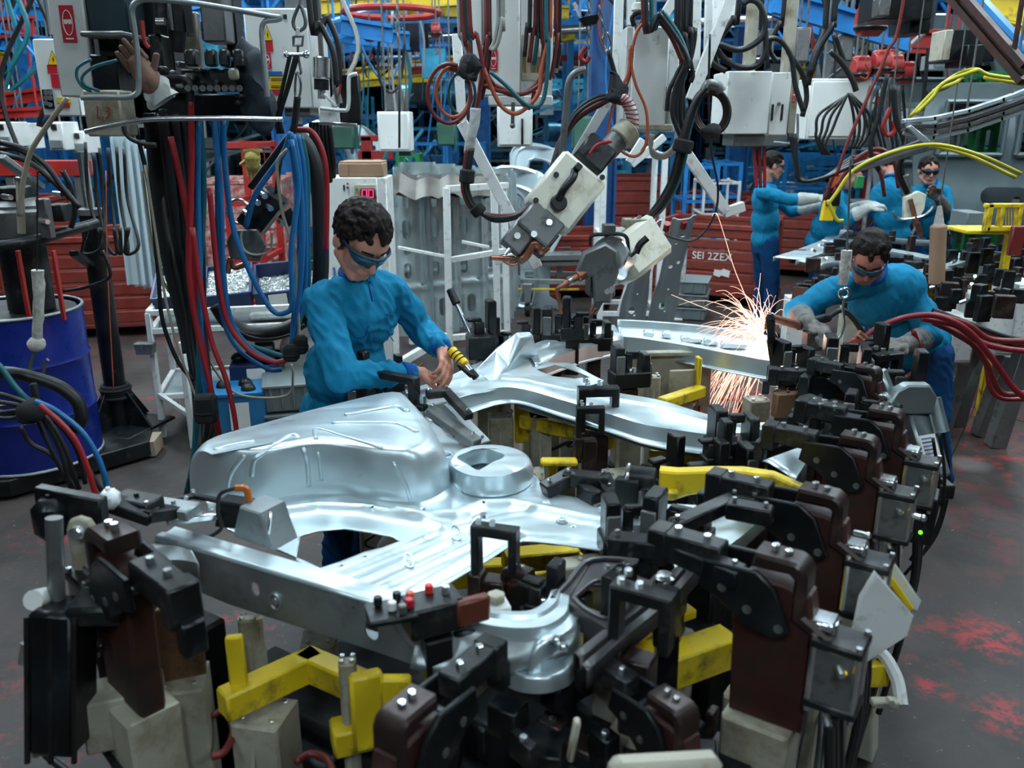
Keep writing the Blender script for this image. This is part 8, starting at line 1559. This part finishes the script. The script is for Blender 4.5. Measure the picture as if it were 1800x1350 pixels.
# 5 worker with his back turned
J = dict(pelvis=Q(1570,415,7.7),neck=Q(1566,318,7.75),shR=Q(1594,338,7.8),shL=Q(1544,338,7.75),elR=Q(1605,372,7.9),wrR=Q(1590,372,8.05),elL=Q(1535,374,7.8),wrL=Q(1552,376,8.0))
stand(J,J['pelvis'].x,7.7,(.1,1,0)); hR = (Q(1586,371,8.08),V((-.3,.9,.1)),V((0,0,-1)),-1,.8); hL = (Q(1556,376,8.03),V((.2,.9,0)),V((0,0,-1)),1,.8)
person('person in a blue shirt with back turned, left of the cream spot-welder',J,Q(1566,286,7.85),(.1,.95,-.25),(0,.2,1),dict(R=hR,L=hL),.008,gloves=dict(R=GLOVE,L=GLOVE),seed=12,detail=False)
# 6 bending worker behind the yellow tube
J = dict(pelvis=Q(1440,425,7.9),neck=Q(1478,334,7.7),shR=Q(1470,352,7.55),shL=Q(1462,345,7.95),elR=Q(1490,385,7.45),wrR=Q(1520,368,7.4),elL=Q(1485,375,7.95),wrL=Q(1515,362,7.75))
stand(J,J['pelvis'].x,7.9,(1,-.2,0)); hR = (Q(1524,366,7.38),V((.8,0,.3)),V((0,.3,-1)),-1,1.0); hL = (Q(1519,360,7.72),V((.8,0,.2)),V((0,0,-1)),1,1.0)
person('person in a blue shirt bending right under the yellow tube arch',J,Q(1494,306,7.62),(.80,-.25,-.50),(.4,-.1,.9),dict(R=hR,L=hL),.008,gloves=dict(R=GLOVL,L=GLOVL),seed=15,detail=False)
# tools in their hands
t = thing('spot_welder','cream plate spot-welding gun with a copper tip held by the person in dark glasses','spot welder',Q(1600,370,7.4)); MB().prism([(-.07,-.11),(.05,-.11),(.09,-.02),(.09,.10),(.02,.13),(-.09,.08)],.06,FRONT,Q(1602,362,7.5),.006).build('body_plate',IVORY,t); MB().cyl(Q(1588,308,7.5),Q(1596,350,7.5),.045,n=12,bv=.005).build('cylinder',GREYM,t); MB().cyl(Q(1600,350,7.42),Q(1612,395,7.4),.020,n=10).build('copper_shank',COPPER,t); MB().cyl(Q(1612,392,7.4),Q(1620,420,7.4),.026,.012,n=10).build('copper_tip',COPPER,t)
m = MB(); m.tube(pp([(1570,372),(1578,384),(1600,384),(1625,378),(1640,364),(1636,356)],7.4),.012,n=8); m.build('guide_handle',CHROME,t); hose([(1585,308),(1580,280),(1588,250)],6,RUBBER,'black hose feeding the cream spot-welder',7.5)
t = thing('spot_welder','yellow-handled welding gun at the reaching person pale gloves','spot welder',Q(1460,370,7.3)); MB().prism([(-.07,-.10),(.03,-.10),(.05,.02),(.03,.13),(-.05,.10)],.06,FRONT,Q(1456,366,7.45),.006).build('yellow_handle',SIGNY,t); MB().cyl(Q(1468,305,7.4),Q(1470,328,7.4),.05,n=12,bv=.006).build('orange_cylinder',mat('orange cap',(.45,.08,.02),.4),t); MB().box(Q(1462,345,7.42),(.12,.10,.16),.1,.01).build('housing',BLK2,t); MB().box(Q(1510,320,7.3),(.06,.06,.10)).build('green_block',GREEN,t)
t = thing('copper_gun','copper electrode arm held in the leaning person right glove','welding gun',Q(1400,570,3.7)); MB().cyl(Q(1352,558,3.62),Q(1402,572,3.72),.020,n=14,bv=.003).build('copper_arm',COPPER,t); MB().cyl(Q(1352,558,3.62),Q(1347,580,3.6),.016,.010,n=10).build('electrode',COPPER,t); MB().cyl(Q(1402,572,3.74),Q(1455,558,3.9),.022,n=12).build('grip',RUBBER,t); MB().box(Q(1432,598,3.7),(.10,.06,.09),.2,.008).build('housing',BROWN,t)
hose([(1455,558),(1480,545),(1500,560),(1520,590)],5,RUBBER,'black cable from the copper gun to the leaning person other hand',3.8)
t = thing('hand_clamp','small black and red hand tool under the leaning person left glove','hand tool',Q(1530,605,3.7)); MB().box(Q(1528,600,3.68),(.12,.05,.05),.3,.01).build('body_block',BLACK,t); MB().cyl(Q(1508,585,3.65),Q(1520,595,3.65),.016,n=10).build('brass_cap',COPPER,t); m = MB(); m.tube(pp([(1515,600),(1500,598),(1494,604)],3.65),.01,n=8); m.build('red_trigger',REDP,t)
# shirt details of the main worker: placket line, pockets, buttons laid on the cloth
sh = [o for o in w1.children if o.name.startswith('shirt')][0]; off = WL[sh.name]
_m = MB(); _m.v = [v.co+off for v in sh.data.vertices]; _m.f = [tuple(p.vertices) for p in sh.data.polygons]; ST = bvh([_m])
def on(pts,r,name,mt,o_=.001):
    q = [hit(ST,a,b,1.2,o_) for a,b in pts]; return MB().tube(q,r,n=6,sub=5).build(name,mt,w1,smooth=180)
on([(645,487),(649,505),(655,530)],.0022,'placket_seam',CUFF); on([(617,586),(628,594),(641,590),(647,572)],.0022,'pocket_seam',CUFF); on([(680,552),(690,554),(699,546)],.002,'pocket_seam',CUFF); on([(680,552),(683,585),(692,600)],.0018,'pocket_seam',CUFF)
for (a,b) in ((650,496),(653,528)): c = hit(ST,a,b,1.2,.002); MB().ell(c,.005,n=8,m=6).build('button',CUFF,w1,smooth=180)
# ================================================================ welding sparks
src = P(1335,592,1.02); rnd = random.Random(2); m = MB(); nS = 0
t = thing('weld_sparks','fan of glowing orange-pink sparks flying from the weld at the far rail','sparks',src)
for i in range(170):
    if i < 75: ang = rnd.gauss(pi*.78,.35); sp = rnd.uniform(.25,1.0)      # up and to the left
    elif i < 105: ang = rnd.gauss(pi*.5,.3); sp = rnd.uniform(.3,.9)
    else: ang = rnd.gauss(pi*1.36,.22); sp = rnd.uniform(.6,1.5)           # falling below
    st = src+V((rnd.gauss(0,.02),rnd.gauss(0,.03),.02)); 
    if i >= 105: st = src+V((rnd.gauss(-.04,.05),rnd.uniform(-.05,.15),-.10))
    v = V((cos(ang)*sp*1.3,rnd.gauss(0,.35),sin(ang)*sp*(1.6 if i < 105 else .8)))
    pts = []; T0 = rnd.uniform(0,.08); T1 = T0+rnd.uniform(.10,.36)
    for k in range(9): q = T0+(T1-T0)*k/8; pts.append(st+v*q+V((0,0,-2.2))*q*q)
    m.tube(pts,rnd.uniform(.0008,.0019),n=4,sub=0,r2=.0004)
o = m.build('spark_trails',SPARK,t,smooth=180); o['kind'] = 'stuff'
for p in ([(1335,585),(1310,520),(1290,470),(1275,420),(1262,380),(1255,375),(1252,380)],[(1332,588),(1318,560),(1300,535),(1278,512),(1258,512)],[(1330,590),(1285,560),(1230,538),(1180,518)],[(1340,585),(1355,560),(1370,545),(1378,545)],[(1328,588),(1330,540),(1335,500),(1337,480)],[(1335,590),(1350,560),(1345,534),(1342,532)]):
    q = [Q(a,b,src.y+.03*i) for i,(a,b) in enumerate(p)]; o = MB().tube(q,.0016,n=5,sub=6,r2=.0008).build('spark_trail',SPARK,t,smooth=180)
MB().ell(src+V((0,0,.005)),(.022,.022,.012)).build('weld_pool',mat('white hot metal',(1,.8,.7),.5,emit=(1,.7,.55),es=18),t)
ld = bpy.data.lights.new('weld_glow','POINT'); ld.energy = 2.2; ld.color = (1,.55,.4); ld.shadow_soft_size = .04; lo = bpy.data.objects.new('weld_glow',ld); COL.objects.link(lo); lo.parent = t; lo.location = (0,-.03,.06)
ld = bpy.data.lights.new('weld_glow_low','POINT'); ld.energy = 3; ld.color = (1,.5,.35); ld.shadow_soft_size = .1; lo = bpy.data.objects.new('weld_glow_low',ld); COL.objects.link(lo); lo.parent = t; lo.location = (-.06,.02,-.22)
